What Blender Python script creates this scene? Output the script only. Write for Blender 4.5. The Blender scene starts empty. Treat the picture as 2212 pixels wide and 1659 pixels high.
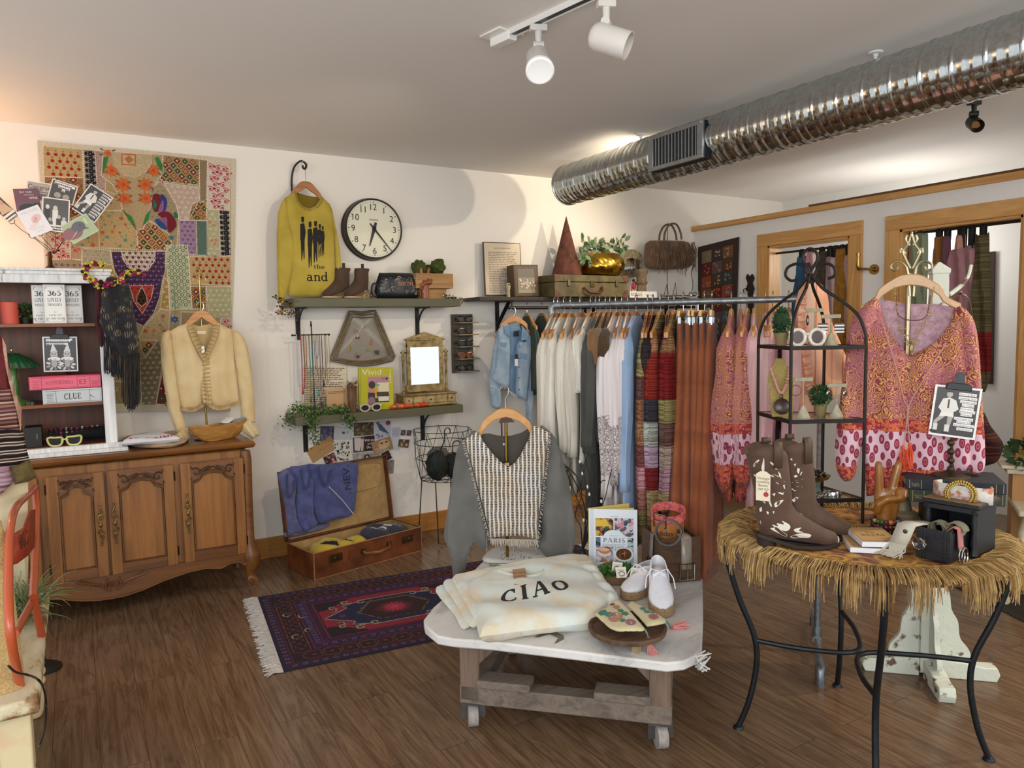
import bpy,bmesh,math,random
from mathutils import Vector as V,Matrix,noise
from mathutils.bvhtree import BVHTree
from math import sin,cos,pi,radians as rad,sqrt,atan2,hypot
S=bpy.context.scene
COL=S.collection
rnd=random.Random(7)
# ------------------------------------------------------------------ camera, world, lights, exposure
FPX,YAW,PIT,ROL,CZ=1595.36,0.533732,0.0798596,0.0173043,1.5
WALL,PART,CEIL=4.924,4.822,2.645
def _axes():
 f=V((sin(YAW),cos(YAW),0));r=V((cos(YAW),-sin(YAW),0));d=V((0,0,-1))
 f2=f*cos(PIT)+d*sin(PIT);d2=d*cos(PIT)-f*sin(PIT)
 return r*cos(ROL)+d2*sin(ROL),d2*cos(ROL)-r*sin(ROL),f2
AX_R,AX_D,AX_F=_axes()
EYE=V((0,0,CZ))
cam=bpy.data.cameras.new('camera');cam_ob=bpy.data.objects.new('camera',cam);COL.objects.link(cam_ob)
cam_ob.matrix_world=Matrix(((AX_R.x,-AX_D.x,-AX_F.x,0),(AX_R.y,-AX_D.y,-AX_F.y,0),(AX_R.z,-AX_D.z,-AX_F.z,CZ),(0,0,0,1)))
cam.sensor_fit='HORIZONTAL';cam.sensor_width=36;cam.lens=FPX/2212*36;cam.clip_start=.05
S.camera=cam_ob
S.view_settings.view_transform='Standard';S.view_settings.look='None'
S.view_settings.gamma=1;S.view_settings.use_curve_mapping=False
S.view_settings.exposure=0.0
w=bpy.data.worlds.new('world');S.world=w;w.use_nodes=True
w.node_tree.nodes['Background'].inputs[0].default_value=(.93,.96,1,1)
w.node_tree.nodes['Background'].inputs[1].default_value=1.15
def lamp(name,kind,loc,energy,colour,target=None,**kw):
 l=bpy.data.lights.new(name,kind);l.energy=energy;l.color=colour
 for k,v in kw.items():setattr(l,k,v)
 o=bpy.data.objects.new(name,l);COL.objects.link(o);o.location=loc
 if target is not None:o.rotation_euler=(V(target)-V(loc)).to_track_quat('-Z','Y').to_euler()
 return o
lamp('shopfront_daylight','AREA',(-1.2,-1.0,2.0),100,(.92,.96,1),(1.6,3.6,.7),shape='RECTANGLE',size=3.0,size_y=1.8)
lamp('side_daylight','AREA',(3.4,-1.6,2.2),50,(1,.95,.86),(3.0,2.4,.8),shape='RECTANGLE',size=2.5,size_y=1.2)
WARM=(1,.83,.62)
lamp('spot_behind_duct','SPOT',(3.32,3.62,2.56),30,WARM,(2.2,4.9,1.6),spot_size=2.7,spot_blend=.6,shadow_soft_size=.02)
lamp('spot_right_track','SPOT',(4.16,3.3,2.5),62,WARM,(2.6,4.8,1.5),spot_size=1.75,spot_blend=.7,shadow_soft_size=.02)
lamp('spot_white_track','SPOT',(1.50,2.42,2.33),40,WARM,(1.1,4.9,1.6),spot_size=1.3,spot_blend=.8,shadow_soft_size=.02)
lamp('spot_table','SPOT',(4.1,.9,2.5),95,WARM,(2.6,1.75,.9),spot_size=1.3,spot_blend=.7,shadow_soft_size=.03)
lamp('orange_lamp','POINT',(-.75,4.6,2.1),11,(1,.47,.14),shadow_soft_size=.1)
lamp('fitting_room_light','POINT',(5.5,3.4,2.0),16,(1,.97,.93),shadow_soft_size=.15)
lamp('far_room_light','POINT',(6.2,4.2,2.5),8,(1,1,1),shadow_soft_size=.15)
# ------------------------------------------------------------------ placing helpers
def ray(x,y):return AX_R*((x-1106)/FPX)+AX_D*((y-829.5)/FPX)+AX_F
def fz(x,y,z):d=ray(x,y);return EYE+d*((z-CZ)/d.z)
def fy(x,y,Y):d=ray(x,y);return EYE+d*(Y/d.y)
def fx(x,y,X):d=ray(x,y);return EYE+d*(X/d.x)
def fp(x,y,P,N):d=ray(x,y);P=V(P);N=V(N);return EYE+d*((P-EYE).dot(N)/d.dot(N))
class Fr:
 def __init__(s,o,u,v):s.o=V(o);s.u=V(u).normalized();s.v=V(v).normalized();s.n=s.u.cross(s.v).normalized()
 def p(s,a,b,c=0):return s.o+s.u*a+s.v*b+s.n*c
 def px(s,x,y):q=fp(x,y,s.o,s.n)-s.o;return(q.dot(s.u),q.dot(s.v))
 def m(s):return Matrix(((s.u.x,s.v.x,s.n.x,s.o.x),(s.u.y,s.v.y,s.n.y,s.o.y),(s.u.z,s.v.z,s.n.z,s.o.z),(0,0,0,1)))
def wallA(Y=WALL):return Fr((0,Y,0),(1,0,0),(0,0,1))
def facing(P,ang):
 a=rad(ang);return Fr(P,(cos(a),sin(a),0),(0,0,1))
# ------------------------------------------------------------------ materials
def lin(h):
 if not isinstance(h,str):return(*h[:3],1)
 r=[int(h[i:i+2],16)/255 for i in(0,2,4)]
 return tuple(c/12.92 if c<=.04045 else((c+.055)/1.055)**2.4 for c in r)+(1,)
def mixc(a,b,t):a,b=lin(a),lin(b);return tuple(a[i]*(1-t)+b[i]*t for i in range(3))
MATS={}
class NB:
 def __init__(s,name):
  s.m=bpy.data.materials.new(name);s.m.use_nodes=True;s.t=s.m.node_tree
  s.b=s.t.nodes['Principled BSDF']
 def n(s,kind,ins=None,**props):
  nd=s.t.nodes.new('ShaderNode'+kind)
  for k,v in props.items():setattr(nd,k,v)
  for k,v in(ins or{}).items():s.set(nd.inputs[k],v)
  return nd
 def set(s,sock,v):
  if hasattr(v,'is_output')or isinstance(v,bpy.types.NodeSocket):s.t.links.new(v,sock)
  else:sock.default_value=v
 def P(s,**k):
  for a,v in k.items():s.set(s.b.inputs[a.replace('_',' ')],v)
 def ramp(s,fac,stops,interp='LINEAR'):
  r=s.n('ValToRGB',{0:fac});c=r.color_ramp;c.interpolation=interp
  while len(c.elements)<len(stops):c.elements.new(.5)
  for e,(p,h)in zip(c.elements,stops):e.position=p;e.color=lin(h)
  return r.outputs[0]
 def co(s,kind='Object',scale=(1,1,1),rot=(0,0,0),loc=(0,0,0)):
  tc=s.n('TexCoord');return s.n('Mapping',{0:tc.outputs[kind],1:loc,2:rot,3:scale}).outputs[0]
 def noise(s,co,scale=10,detail=3,rough=.5,dist=0):return s.n('TexNoise',{'Vector':co,'Scale':scale,'Detail':detail,'Roughness':rough,'Distortion':dist}).outputs[0]
 def math(s,op,a,b=0,c=0):return s.n('Math',{0:a,1:b,2:c},operation=op).outputs[0]
 def mix(s,f,a,b,mode='MIX'):
  nd=s.n('Mix',data_type='RGBA',blend_type=mode);s.set(nd.inputs[0],f)
  s.set(nd.inputs[6],lin(a)if isinstance(a,str)or isinstance(a,tuple)else a);s.set(nd.inputs[7],lin(b)if isinstance(b,str)or isinstance(b,tuple)else b);return nd.outputs[2]
 def bump(s,h,strength=.3,dist=.01):s.P(Normal=s.n('Bump',{'Strength':strength,'Distance':dist,'Height':h}).outputs[0])
def C(h,r=.6,m=0,e=0):
 k=('c',h,r,m,e)
 if k not in MATS:
  b=NB('paint_'+h);b.P(Base_Color=lin(h),Roughness=r,Metallic=m)
  if e:b.P(Emission_Color=lin(h),Emission_Strength=e)
  MATS[k]=b.m
 return MATS[k]
def M(h,r=.7,m=0,var=.12,s=18,bump=0,bs=None,h2=None,sheen=0,lo=.3,hi=.7,coat=0,st=(1,1,1)):
 k=('m',h,r,m,var,s,bump,bs,h2,sheen,lo,hi,coat,st)
 if k not in MATS:
  b=NB('surface_'+h);co=b.co(scale=st);nz=b.noise(co,s,4)
  a1=h2 or tuple(c*(1-2*var)for c in lin(h)[:3])
  b.P(Base_Color=b.ramp(nz,[(lo,a1),(hi,h)]),Roughness=r,Metallic=m)
  if bump:b.bump(b.noise(co,bs or s*4,3)if bs else nz,bump,.01)
  if sheen:b.P(Sheen_Weight=sheen)
  if coat:b.P(Coat_Weight=coat)
  MATS[k]=b.m
 return MATS[k]
def WOOD(h1,h2,axis=0,s=1,r=.5,rings=3.0,bump=.05,coat=0,dk=None):
 k=('w',h1,h2,axis,s,r,rings,dk)
 if k not in MATS:
  b=NB('wood_'+h1);sc=[14*s]*3;sc[axis]=1.1*s
  co=b.co(scale=sc);n1=b.noise(co,1.0,5,.6,.6)
  sc2=[60*s]*3;sc2[axis]=2.0*s;n2=b.noise(b.co(scale=sc2),1,2,.5)
  wv=b.math('FRACT',b.math('MULTIPLY',n1,rings));wv=b.math('PINGPONG',wv,.5)
  f=b.math('ADD',b.math('MULTIPLY',wv,1.1),b.math('MULTIPLY',n2,.5))
  f=b.math('SUBTRACT',f,.15)
  st=[(0,h2),(.85,h1)]if not dk else[(0,dk),(.22,h2),(.85,h1)]
  b.P(Base_Color=b.ramp(f,st),Roughness=r)
  if bump:b.bump(f,bump,.004)
  if coat:b.P(Coat_Weight=coat,Coat_Roughness=.2)
  MATS[k]=b.m
 return MATS[k]
def CLOTH(h,h2=None,weave=900,var=.1,r=.9,bump=.25,blot=4,lo=.35,hi=.65):
 k=('f',h,h2,weave,var,blot,bump,lo,hi)
 if k not in MATS:
  b=NB('cloth_'+h);uv=b.co('UV');nz=b.noise(uv,blot,4,.55,.3)
  c=b.ramp(nz,[(lo,h2 or tuple(x*(1-2*var)for x in lin(h)[:3])),(hi,h)])
  fine=b.noise(uv,weave,2);c=b.mix(.25,c,b.ramp(fine,[(.3,'8a8a8a'),(.7,'ffffff')]),'MULTIPLY')
  b.P(Base_Color=c,Roughness=r,Sheen_Weight=.15,Specular_IOR_Level=.25)
  if bump:b.bump(b.noise(uv,weave*.5,2),bump,.002)
  MATS[k]=b.m
 return MATS[k]
def BANDS(stops,axis=1,rep=1.0,fine=None,key=None,wob=.03,loc=0):
 k=('b',key or str(stops),axis,rep)
 if k not in MATS:
  b=NB('banded_cloth');uv=b.co('UV');sx=b.n('SeparateXYZ',{0:uv}).outputs[axis]
  v=b.math('ADD',sx,b.math('MULTIPLY',b.math('SUBTRACT',b.noise(uv,9,2),.5),wob))
  fr=b.math('FRACT',b.math('ADD',b.math('DIVIDE',v,rep),loc))
  c=b.ramp(fr,stops,'CONSTANT')
  st=b.n('TexNoise',{'Vector':b.co('UV',(2,2,2)if axis==0 else(3,160,1)),'Scale':1,'Detail':2}).outputs[0]
  if fine:c=b.mix(b.ramp(st,[(.46,'000000'),(.54,'ffffff')]),c,fine,'MULTIPLY')
  b.P(Base_Color=c,Roughness=.9,Specular_IOR_Level=.2);b.bump(b.noise(uv,500,2),.3,.002)
  MATS[k]=b.m
 return MATS[k]
def METAL(h,r=.35,m=1.0,var=.1,s=30):return M(h,r,m,var,s)
def GLASS(h='ffffff',r=.02):
 k=('g',h,r)
 if k not in MATS:
  b=NB('glass');b.P(Base_Color=lin(h),Roughness=r,Transmission_Weight=1,IOR=1.45);MATS[k]=b.m
 return MATS[k]
# ------------------------------------------------------------------ mesh building
WL={}
def link(o,parent=None,loc=None):
 COL.objects.link(o)
 if parent is not None:o.parent=parent;WL[o.name]=WL[parent.name]+V(o.location)
 else:WL[o.name]=V(o.location)
 return o
def tag(o,label=None,cat=None,group=None,kind=None):
 for k,v in(('label',label),('category',cat),('group',group),('kind',kind)):
  if v:o[k]=v
 return o
def T(name,label,cat,loc,group=None):
 o=bpy.data.objects.new(name,None);o.location=V(loc);o.empty_display_size=.05;link(o)
 return tag(o,label,cat,group)
class MB:
 def __init__(s):s.v=[];s.f=[];s.uv={}
 def add(s,vs,fs,mi=0,uvs=None):
  o=len(s.v);s.v+=[V(p)for p in vs]
  for f in fs:s.f.append((tuple(i+o for i in f),mi))
  if uvs:
   for i,q in enumerate(uvs):s.uv[o+i]=q
  return s
 def box(s,c,sz,rz=0,mi=0,mat=None):
  x,y,z=[d/2 for d in sz]
  R=mat or Matrix.Rotation(rad(rz),3,'Z')
  vs=[V(c)+R@V((a*x,b*y,d*z))for d in(-1,1)for b in(-1,1)for a in(-1,1)]
  return s.add(vs,[(0,2,3,1),(4,5,7,6),(0,1,5,4),(2,6,7,3),(0,4,6,2),(1,3,7,5)],mi)
 def fbox(s,fr,a0,b0,a1,b1,c0,c1,mi=0):
  vs=[fr.p(a,b,c)for c in(c0,c1)for b in(b0,b1)for a in(a0,a1)]
  return s.add(vs,[(0,2,3,1),(4,5,7,6),(0,1,5,4),(2,6,7,3),(0,4,6,2),(1,3,7,5)],mi)
 def beam(s,a,b,w,h,mi=0,up=(0,0,1)):
  a,b=V(a),V(b);d=(b-a).normalized();u=V(up)
  if abs(d.dot(u))>.95:u=V((0,1,0))
  x=d.cross(u).normalized();y=x.cross(d)
  vs=[p+x*(i*w/2)+y*(j*h/2)for p in(a,b)for j in(-1,1)for i in(-1,1)]
  return s.add(vs,[(0,2,3,1),(4,5,7,6),(0,1,5,4),(2,6,7,3),(0,4,6,2),(1,3,7,5)],mi)
 def tube(s,pts,r,n=8,mi=0,closed=False,flat=1.0):
  pts=[V(p)for p in pts];k=len(pts);rs=r if isinstance(r,(list,tuple))else[r]*k
  tang=[]
  for i in range(k):
   a=pts[(i-1)%k]if closed or i else pts[0];b=pts[(i+1)%k]if closed or i<k-1 else pts[-1]
   t=b-a;tang.append(t.normalized()if t.length>1e-9 else V((0,0,1)))
  u=tang[0].orthogonal().normalized();vs=[]
  for i in range(k):
   u=(u-tang[i]*u.dot(tang[i]));u=u.normalized()if u.length>1e-6 else tang[i].orthogonal().normalized()
   w=tang[i].cross(u)
   vs+=[pts[i]+(u*cos(2*pi*j/n)+w*sin(2*pi*j/n)*flat)*rs[i]for j in range(n)]
  fs=[(i*n+j,i*n+(j+1)%n,((i+1)%k)*n+(j+1)%n,((i+1)%k)*n+j)for i in range(k if closed else k-1)for j in range(n)]
  if not closed:fs+=[tuple(range(n))[::-1],tuple(range((k-1)*n,k*n))]
  return s.add(vs,fs,mi)
 def loft(s,rings,mi=0,caps=True,uvs=False,wrap=True):
  n=len(rings[0]);k=len(rings);vs=[p for r in rings for p in r]
  m=n if wrap else n-1
  fs=[(i*n+j,i*n+(j+1)%n,(i+1)*n+(j+1)%n,(i+1)*n+j)for i in range(k-1)for j in range(m)]
  if caps and wrap:fs+=[tuple(range(n))[::-1],tuple(range((k-1)*n,k*n))]
  uv=None
  if uvs:
   uv=[];y=0
   for i,r in enumerate(rings):
    if i:y+=(V(r[0])-V(rings[i-1][0])).length
    x=0
    for j,p in enumerate(r):
     if j:x+=(V(p)-V(r[j-1])).length
     uv.append((x,y))
  return s.add(vs,fs,mi,uv)
 def lathe(s,c,prof,n=24,mi=0,ax=None,sq=1.0):
  c=V(c);z=V(ax or(0,0,1)).normalized();x=z.orthogonal().normalized()if ax else V((1,0,0));y=z.cross(x)
  return s.loft([[c+x*(max(r,1e-4)*cos(2*pi*j/n))+y*(max(r,1e-4)*sq*sin(2*pi*j/n))+z*h for j in range(n)]for r,h in prof],mi)
 def ball(s,c,r,n=12,mi=0,jit=0,seed=0):
  c=V(c);r=r if isinstance(r,(tuple,list))else(r,r,r);rings=[]
  for i in range(n//2+1):
   t=pi*i/(n//2);q=[]
   for j in range(n):
    a=2*pi*j/n;d=V((sin(t)*cos(a),sin(t)*sin(a),-cos(t)))
    k=1+(jit*noise.noise(d*3+V((seed,seed*.7,0)))if jit else 0)
    st=max(sin(t),.003)
    q.append(c+V((st*cos(a)*r[0]*k,st*sin(a)*r[1]*k,-cos(t)*r[2]*k)))
   rings.append(q)
  return s.loft(rings,mi)
 def prism(s,poly,fr,c0,c1,mi=0,mi2=None):
  n=len(poly);A=sum(poly[i][0]*poly[(i+1)%n][1]-poly[(i+1)%n][0]*poly[i][1]for i in range(n))
  if A<0:poly=poly[::-1]
  vs=[fr.p(a,b,c0)for a,b in poly]+[fr.p(a,b,c1)for a,b in poly]
  s.add(vs,[tuple(range(n))[::-1]]+[(i,(i+1)%n,n+(i+1)%n,n+i)for i in range(n)],mi)
  o=len(s.v)-2*n;s.f.append((tuple(range(o+n,o+2*n)),mi if mi2 is None else mi2));return s
 def sheet(s,poly,fr,c=0,mi=0):
  n=len(poly);A=sum(poly[i][0]*poly[(i+1)%n][1]-poly[(i+1)%n][0]*poly[i][1]for i in range(n))
  if A<0:poly=poly[::-1]
  return s.add([fr.p(a,b,c)for a,b in poly],[tuple(range(n))],mi,[(a,b)for a,b in poly])
 def grid(s,nu,nv,fn,mi=0,uv=None):
  vs=[fn(i/nu,j/nv)for j in range(nv+1)for i in range(nu+1)]
  fs=[(j*(nu+1)+i,j*(nu+1)+i+1,(j+1)*(nu+1)+i+1,(j+1)*(nu+1)+i)for j in range(nv)for i in range(nu)]
  return s.add(vs,fs,mi,[uv(i/nu,j/nv)if uv else(i/nu,j/nv)for j in range(nv+1)for i in range(nu+1)])
 def mesh(s,name,mats,off,smooth=40):
  me=bpy.data.meshes.new(name);me.from_pydata([p-off for p in s.v],[],[f for f,_ in s.f])
  for m in(mats if isinstance(mats,(list,tuple))else[mats]):me.materials.append(m)
  me.polygons.foreach_set('material_index',[m for _,m in s.f])
  if s.uv:
   ly=me.uv_layers.new(name='UVMap')
   for lp in me.loops:
    ly.data[lp.index].uv=s.uv.get(lp.vertex_index,(0,0))
  if smooth:
   me.polygons.foreach_set('use_smooth',[True]*len(me.polygons));me.set_sharp_from_angle(angle=rad(smooth))
  me.update();return me
 def build(s,name,mats,parent,label=None,smooth=40,bev=0,solid=0,kind=None,sub=0):
  o=bpy.data.objects.new(name,s.mesh(name,mats,WL[parent.name]if parent else V((0,0,0)),smooth));link(o,parent)
  if label:o['label']=label
  if kind:o['kind']=kind
  mods(o,bev,solid,sub);return o
 def thing(s,name,label,cat,mats,group=None,smooth=40,bev=0,solid=0,kind=None,sub=0):
  lo=V([min(p[i]for p in s.v)for i in range(3)]);hi=V([max(p[i]for p in s.v)for i in range(3)])
  b=V(((lo.x+hi.x)/2,(lo.y+hi.y)/2,lo.z))
  o=bpy.data.objects.new(name,s.mesh(name,mats,b,smooth));o.location=b;link(o);tag(o,label,cat,group,kind)
  mods(o,bev,solid,sub);return o
def mods(o,bev=0,solid=0,sub=0):
 if solid:m=o.modifiers.new('thick','SOLIDIFY');m.thickness=solid;m.offset=0
 if bev:m=o.modifiers.new('bevel','BEVEL');m.width=bev;m.segments=2;m.limit_method='ANGLE';m.angle_limit=rad(40)
 if sub:m=o.modifiers.new('sub','SUBSURF');m.levels=m.render_levels=sub
def struct(name,mb,mats,bev=0,smooth=40):
 o=mb.build(name,mats,None,bev=bev,smooth=smooth);o['kind']='structure';return o
def dup(root,loc,rz=0,label=None,sc=None,name=None,group=None):
 c=root.copy();COL.objects.link(c);c.location=V(loc);c.rotation_euler=(0,0,rad(rz));WL[c.name]=V(loc)
 if label:c['label']=label
 if group:c['group']=group
 if sc:c.scale=sc
 for ch in root.children:
  d=ch.copy();COL.objects.link(d);d.parent=c
  for g in ch.children:e=g.copy();COL.objects.link(e);e.parent=d
 return c
def bez(pts,n=10):
 pts=[V(p)if len(p)==3 else V((p[0],p[1],0))for p in pts];out=[]
 for i in range(len(pts)-1):
  p0=pts[max(i-1,0)];p1=pts[i];p2=pts[i+1];p3=pts[min(i+2,len(pts)-1)]
  for k in range(n):
   t=k/n;out.append(.5*((2*p1)+(p2-p0)*t+(2*p0-5*p1+4*p2-p3)*t*t+(3*p1-p0-3*p2+p3)*t**3))
 return out+[pts[-1]]
def bez2(pts,n=8,closed=False):
 if closed:pts=[pts[-1]]+list(pts)+[pts[0],pts[1]]
 q=[(p.x,p.y)for p in bez(pts,n)]
 return q[n:-n-1]if closed else q
def inside(x,y,P):
 c=False;j=len(P)-1
 for i in range(len(P)):
  if(P[i][1]>y)!=(P[j][1]>y)and x<(P[j][0]-P[i][0])*(y-P[i][1])/(P[j][1]-P[i][1])+P[i][0]:c=not c
  j=i
 return c
def pdist(x,y,P):
 m=9;j=len(P)-1
 for i in range(len(P)):
  ax,ay=P[j];bx,by=P[i];dx,dy=bx-ax,by-ay;L=dx*dx+dy*dy
  t=0 if L<1e-12 else max(0,min(1,((x-ax)*dx+(y-ay)*dy)/L));m=min(m,hypot(x-ax-dx*t,y-ay-dy*t));j=i
 return m
# a soft flat shape (a garment, a cushion, a folded cloth): outline in a frame, puffed to both sides, with folds
def puff(mb,poly,fr,T=.03,Rr=.05,h=.02,fold=None,mi=0,back=True,bT=None,c=0):
 bm=bmesh.new();f=bm.faces.new([bm.verts.new((a,b,0))for a,b in poly])
 xs=[p[0]for p in poly];ys=[p[1]for p in poly]
 for ax,lo,hi in((0,min(xs),max(xs)),(1,min(ys),max(ys))):
  k=int((hi-lo)/h)
  for i in range(1,k+1):
   co=[0,0,0];co[ax]=lo+i*(hi-lo)/(k+1);no=[0,0,0];no[ax]=1
   bmesh.ops.bisect_plane(bm,geom=bm.verts[:]+bm.edges[:]+bm.faces[:],plane_co=co,plane_no=no,dist=1e-5)
 bm.verts.index_update();nrm=1 if(sum(poly[i][0]*poly[(i+1)%len(poly)][1]-poly[(i+1)%len(poly)][0]*poly[i][1]for i in range(len(poly)))>0)else-1
 vs=[(v.co.x,v.co.y)for v in bm.verts];ds=[pdist(a,b,poly)for a,b in vs]
 fs=[[v.index for v in fc.verts]for fc in bm.faces]
 if nrm<0:fs=[q[::-1]for q in fs]
 bm.free()
 def prof(d):t=min(d/Rr,1);return sqrt(max(0,1-(1-t)**2))
 front=[];rear=[]
 for(a,b),d in zip(vs,ds):
  p=prof(d);z=c+T*p+(fold(a,b)*min(1,d/.02)if fold else 0);front.append(fr.p(a,b,z))
  rear.append(fr.p(a,b,c-(bT if bT is not None else T)*p+(fold(a,b)*.7*min(1,d/.02)if fold else 0)))
 mb.add(front,fs,mi,vs)
 if back:mb.add(rear,[q[::-1]for q in fs],mi,vs)
 return mb
def folds(k=40,amp=.008,ang=0,seed=0,k2=3):
 ca,sa=cos(rad(ang)),sin(rad(ang))
 return lambda a,b:amp*(sin(k*(a*ca+b*sa)+2.5*noise.noise(V((a*k2,b*k2,seed))))+.8*noise.noise(V((a*9,b*4,seed+5))))
def merge_close(o,d=1e-4):
 bm=bmesh.new();bm.from_mesh(o.data);bmesh.ops.remove_doubles(bm,verts=bm.verts,dist=d);bm.to_mesh(o.data);bm.free();return o
# ------------------------------------------------------------------ lettering and printed pictures
_FC={}
def sans(t):
 if t not in _FC:
  cu=bpy.data.curves.new('t','FONT');cu.body=t;cu.size=1;ob=bpy.data.objects.new('t',cu);COL.objects.link(ob)
  dg=bpy.context.evaluated_depsgraph_get();me=ob.evaluated_get(dg).to_mesh()
  vs=[(v.co.x,v.co.y)for v in me.vertices];fs=[tuple(p.vertices)for p in me.polygons]
  ob.evaluated_get(dg).to_mesh_clear();bpy.data.objects.remove(ob);bpy.data.curves.remove(cu)
  x0=min(v[0]for v in vs);x1=max(v[0]for v in vs);k=1/.72
  _FC[t]=([((x-x0)*k,y*k)for x,y in vs],fs,(x1-x0)*k)
 return _FC[t]
TK,TN=.225,.085
def _st(x0,y0,x1,y1,w):
 d=hypot(x1-x0,y1-y0);nx,ny=-(y1-y0)/d*w/2,(x1-x0)/d*w/2
 return[[(x0-nx,y0-ny),(x1-nx,y1-ny),(x1+nx,y1+ny),(x0+nx,y0+ny)]]
def _ar(cx,cy,rx,ry,a0,a1,tk=TK,tn=TN,n=14):
 q=[]
 for i in range(n):
  P=[]
  for a,s in((a0+(a1-a0)*i/n,1),(a0+(a1-a0)*(i+1)/n,1),(a0+(a1-a0)*(i+1)/n,-1),(a0+(a1-a0)*i/n,-1)):
   t=rad(a);w=tn+(tk-tn)*abs(cos(t));P.append((cx+(rx+s*w/2)*cos(t),cy+(ry+s*w/2)*sin(t)))
  q.append(P)
 return q
def _sf(x,y,h=.17):return _st(x-h,y,x+h,y,TN)
def _I(x,y0=0,y1=1,w=TK):return _st(x,y0,x,y1,w)
def glyph(c):
 b,t=.035,.965
 G={'I':(lambda:_I(.2)+_sf(.2,b)+_sf(.2,t),.4),'C':(lambda:_ar(.45,.5,.36,.47,50,310)+_st(.7,.68,.7,.97,TN)+_st(.7,.1,.74,.3,TN),.8),'G':(lambda:_ar(.45,.5,.36,.47,50,325)+_st(.7,.68,.7,.97,TN)+_I(.74,.05,.42)+_sf(.74,.42,.15),.9),'O':(lambda:_ar(.47,.5,.37,.47,0,360,n=28),.94),'A':(lambda:_st(.12,0,.43,1,TN)+_st(.45,1,.76,0,TK)+_st(.22,.33,.65,.33,TN)+_sf(.12,b,.13)+_sf(.77,b,.17),.92),'J':(lambda:_I(.34,.25)+_sf(.34,t)+_ar(.17,.22,.17,.2,180,360),.55),'E':(lambda:_I(.2)+_st(.05,t,.68,t,TN)+_st(.05,b,.72,b,TN)+_st(.2,.5,.5,.5,TN)+_st(.66,.72,.68,1,TN)+_st(.7,0,.72,.28,TN)+_st(.5,.38,.5,.62,TN),.8),'T':(lambda:_I(.38)+_st(.02,t,.74,t,TN)+_st(.04,.7,.02,1,TN)+_st(.72,.7,.74,1,TN)+_sf(.38,b),.76),'M':(lambda:_I(.14,0,1,TN)+_st(.16,1,.48,0,TK)+_st(.48,0,.8,1,TN)+_I(.84)+_sf(.14,b,.12)+_sf(.84,b,.16)+_sf(.84,t,.14)+_sf(.12,t,.12),1.0),'P':(lambda:_I(.2)+_sf(.2,b)+_ar(.34,.72,.26,.25,-90,90)+_st(.05,t,.36,t,TN)+_st(.2,.47,.36,.47,TN),.7),'R':(lambda:_I(.2)+_sf(.2,b)+_ar(.34,.74,.25,.23,-90,90)+_st(.05,t,.36,t,TN)+_st(.2,.51,.36,.51,TN)+_st(.36,.5,.72,.02,TK),.82),'S':(lambda:_ar(.33,.73,.22,.24,30,270,TN*1.6,TN*1.6)+_ar(.33,.26,.25,.24,-150,90,TN*2,TN*1.6)+_st(.2,.62,.46,.38,TK),.66),'L':(lambda:_I(.2)+_sf(.2,t)+_st(.05,b,.68,b,TN)+_st(.66,0,.68,.3,TN),.74),'U':(lambda:_I(.18,.3)+_I(.68,.3,1,TN)+_ar(.43,.3,.25,.27,180,360)+_sf(.18,t)+_sf(.68,t,.13),.86),'V':(lambda:_st(.1,1,.43,0,TK)+_st(.43,0,.74,1,TN)+_sf(.1,t)+_sf(.76,t,.13),.88),'N':(lambda:_I(.16,0,1,TN)+_st(.16,1,.74,0,TK)+_I(.74,0,1,TN)+_sf(.16,b,.13)+_sf(.74,t,.13)+_sf(.1,t,.12),.9),'Y':(lambda:_st(.08,1,.4,.45,TK)+_st(.4,.45,.7,1,TN)+_I(.4,0,.5)+_sf(.4,b)+_sf(.08,t,.15)+_sf(.7,t,.12),.8),'H':(lambda:_I(.18)+_I(.72)+sum([_sf(x,y,.16)for x in(.18,.72)for y in(b,t)],[])+_st(.18,.5,.72,.5,TN),.92),'K':(lambda:_I(.18)+_sf(.18,b)+_sf(.18,t)+_st(.2,.4,.7,1,TN)+_st(.35,.55,.74,0,TK)+_sf(.72,t,.12)+_sf(.76,b,.14),.9),"'":(lambda:_st(.1,1.0,.08,.7,.13),.22),' ':(lambda:[],.4),'3':(lambda:_ar(.3,.74,.2,.22,-90,150)+_ar(.3,.27,.24,.25,-150,90),.62),'6':(lambda:_ar(.32,.3,.23,.27,0,360,n=20)+_ar(.5,.42,.42,.55,110,185),.64),'5':(lambda:_ar(.28,.32,.25,.29,-140,110)+_st(.16,.5,.18,1,TN)+_st(.16,.95,.52,.95,.12),.6),'t':(lambda:_I(.22,.15,.85,.15)+_st(.04,.62,.42,.62,TN)+_ar(.34,.16,.12,.13,180,300,.12),.46),'h':(lambda:_I(.17,0,1,.15)+_I(.56,0,.45,.15)+_ar(.37,.42,.19,.22,0,180,.15)+_sf(.17,b,.14)+_sf(.57,b,.14)+_st(.03,t,.2,t,TN),.72),'e':(lambda:_ar(.32,.32,.25,.3,0,320,.15)+_st(.1,.36,.58,.36,TN),.64),'a':(lambda:_ar(.28,.2,.21,.19,0,360,.14)+_I(.5,.02,.48,.15)+_ar(.3,.46,.2,.17,0,160,.14)+_sf(.58,b,.1),.7),'n':(lambda:_I(.17,0,.64,.15)+_I(.56,0,.42,.15)+_ar(.37,.42,.19,.2,0,180,.15)+_sf(.17,b,.14)+_sf(.57,b,.14)+_st(.03,.62,.2,.62,TN),.72),'d':(lambda:_ar(.3,.31,.23,.29,0,360,.15)+_I(.54,0,1,.15)+_sf(.6,b,.1)+_st(.42,t,.56,t,TN),.72)}
 if c not in G:
  v,f,wd=sans(c);return[[v[i]for i in q]for q in f],wd
 p,wd=G[c];return p(),wd
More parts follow.
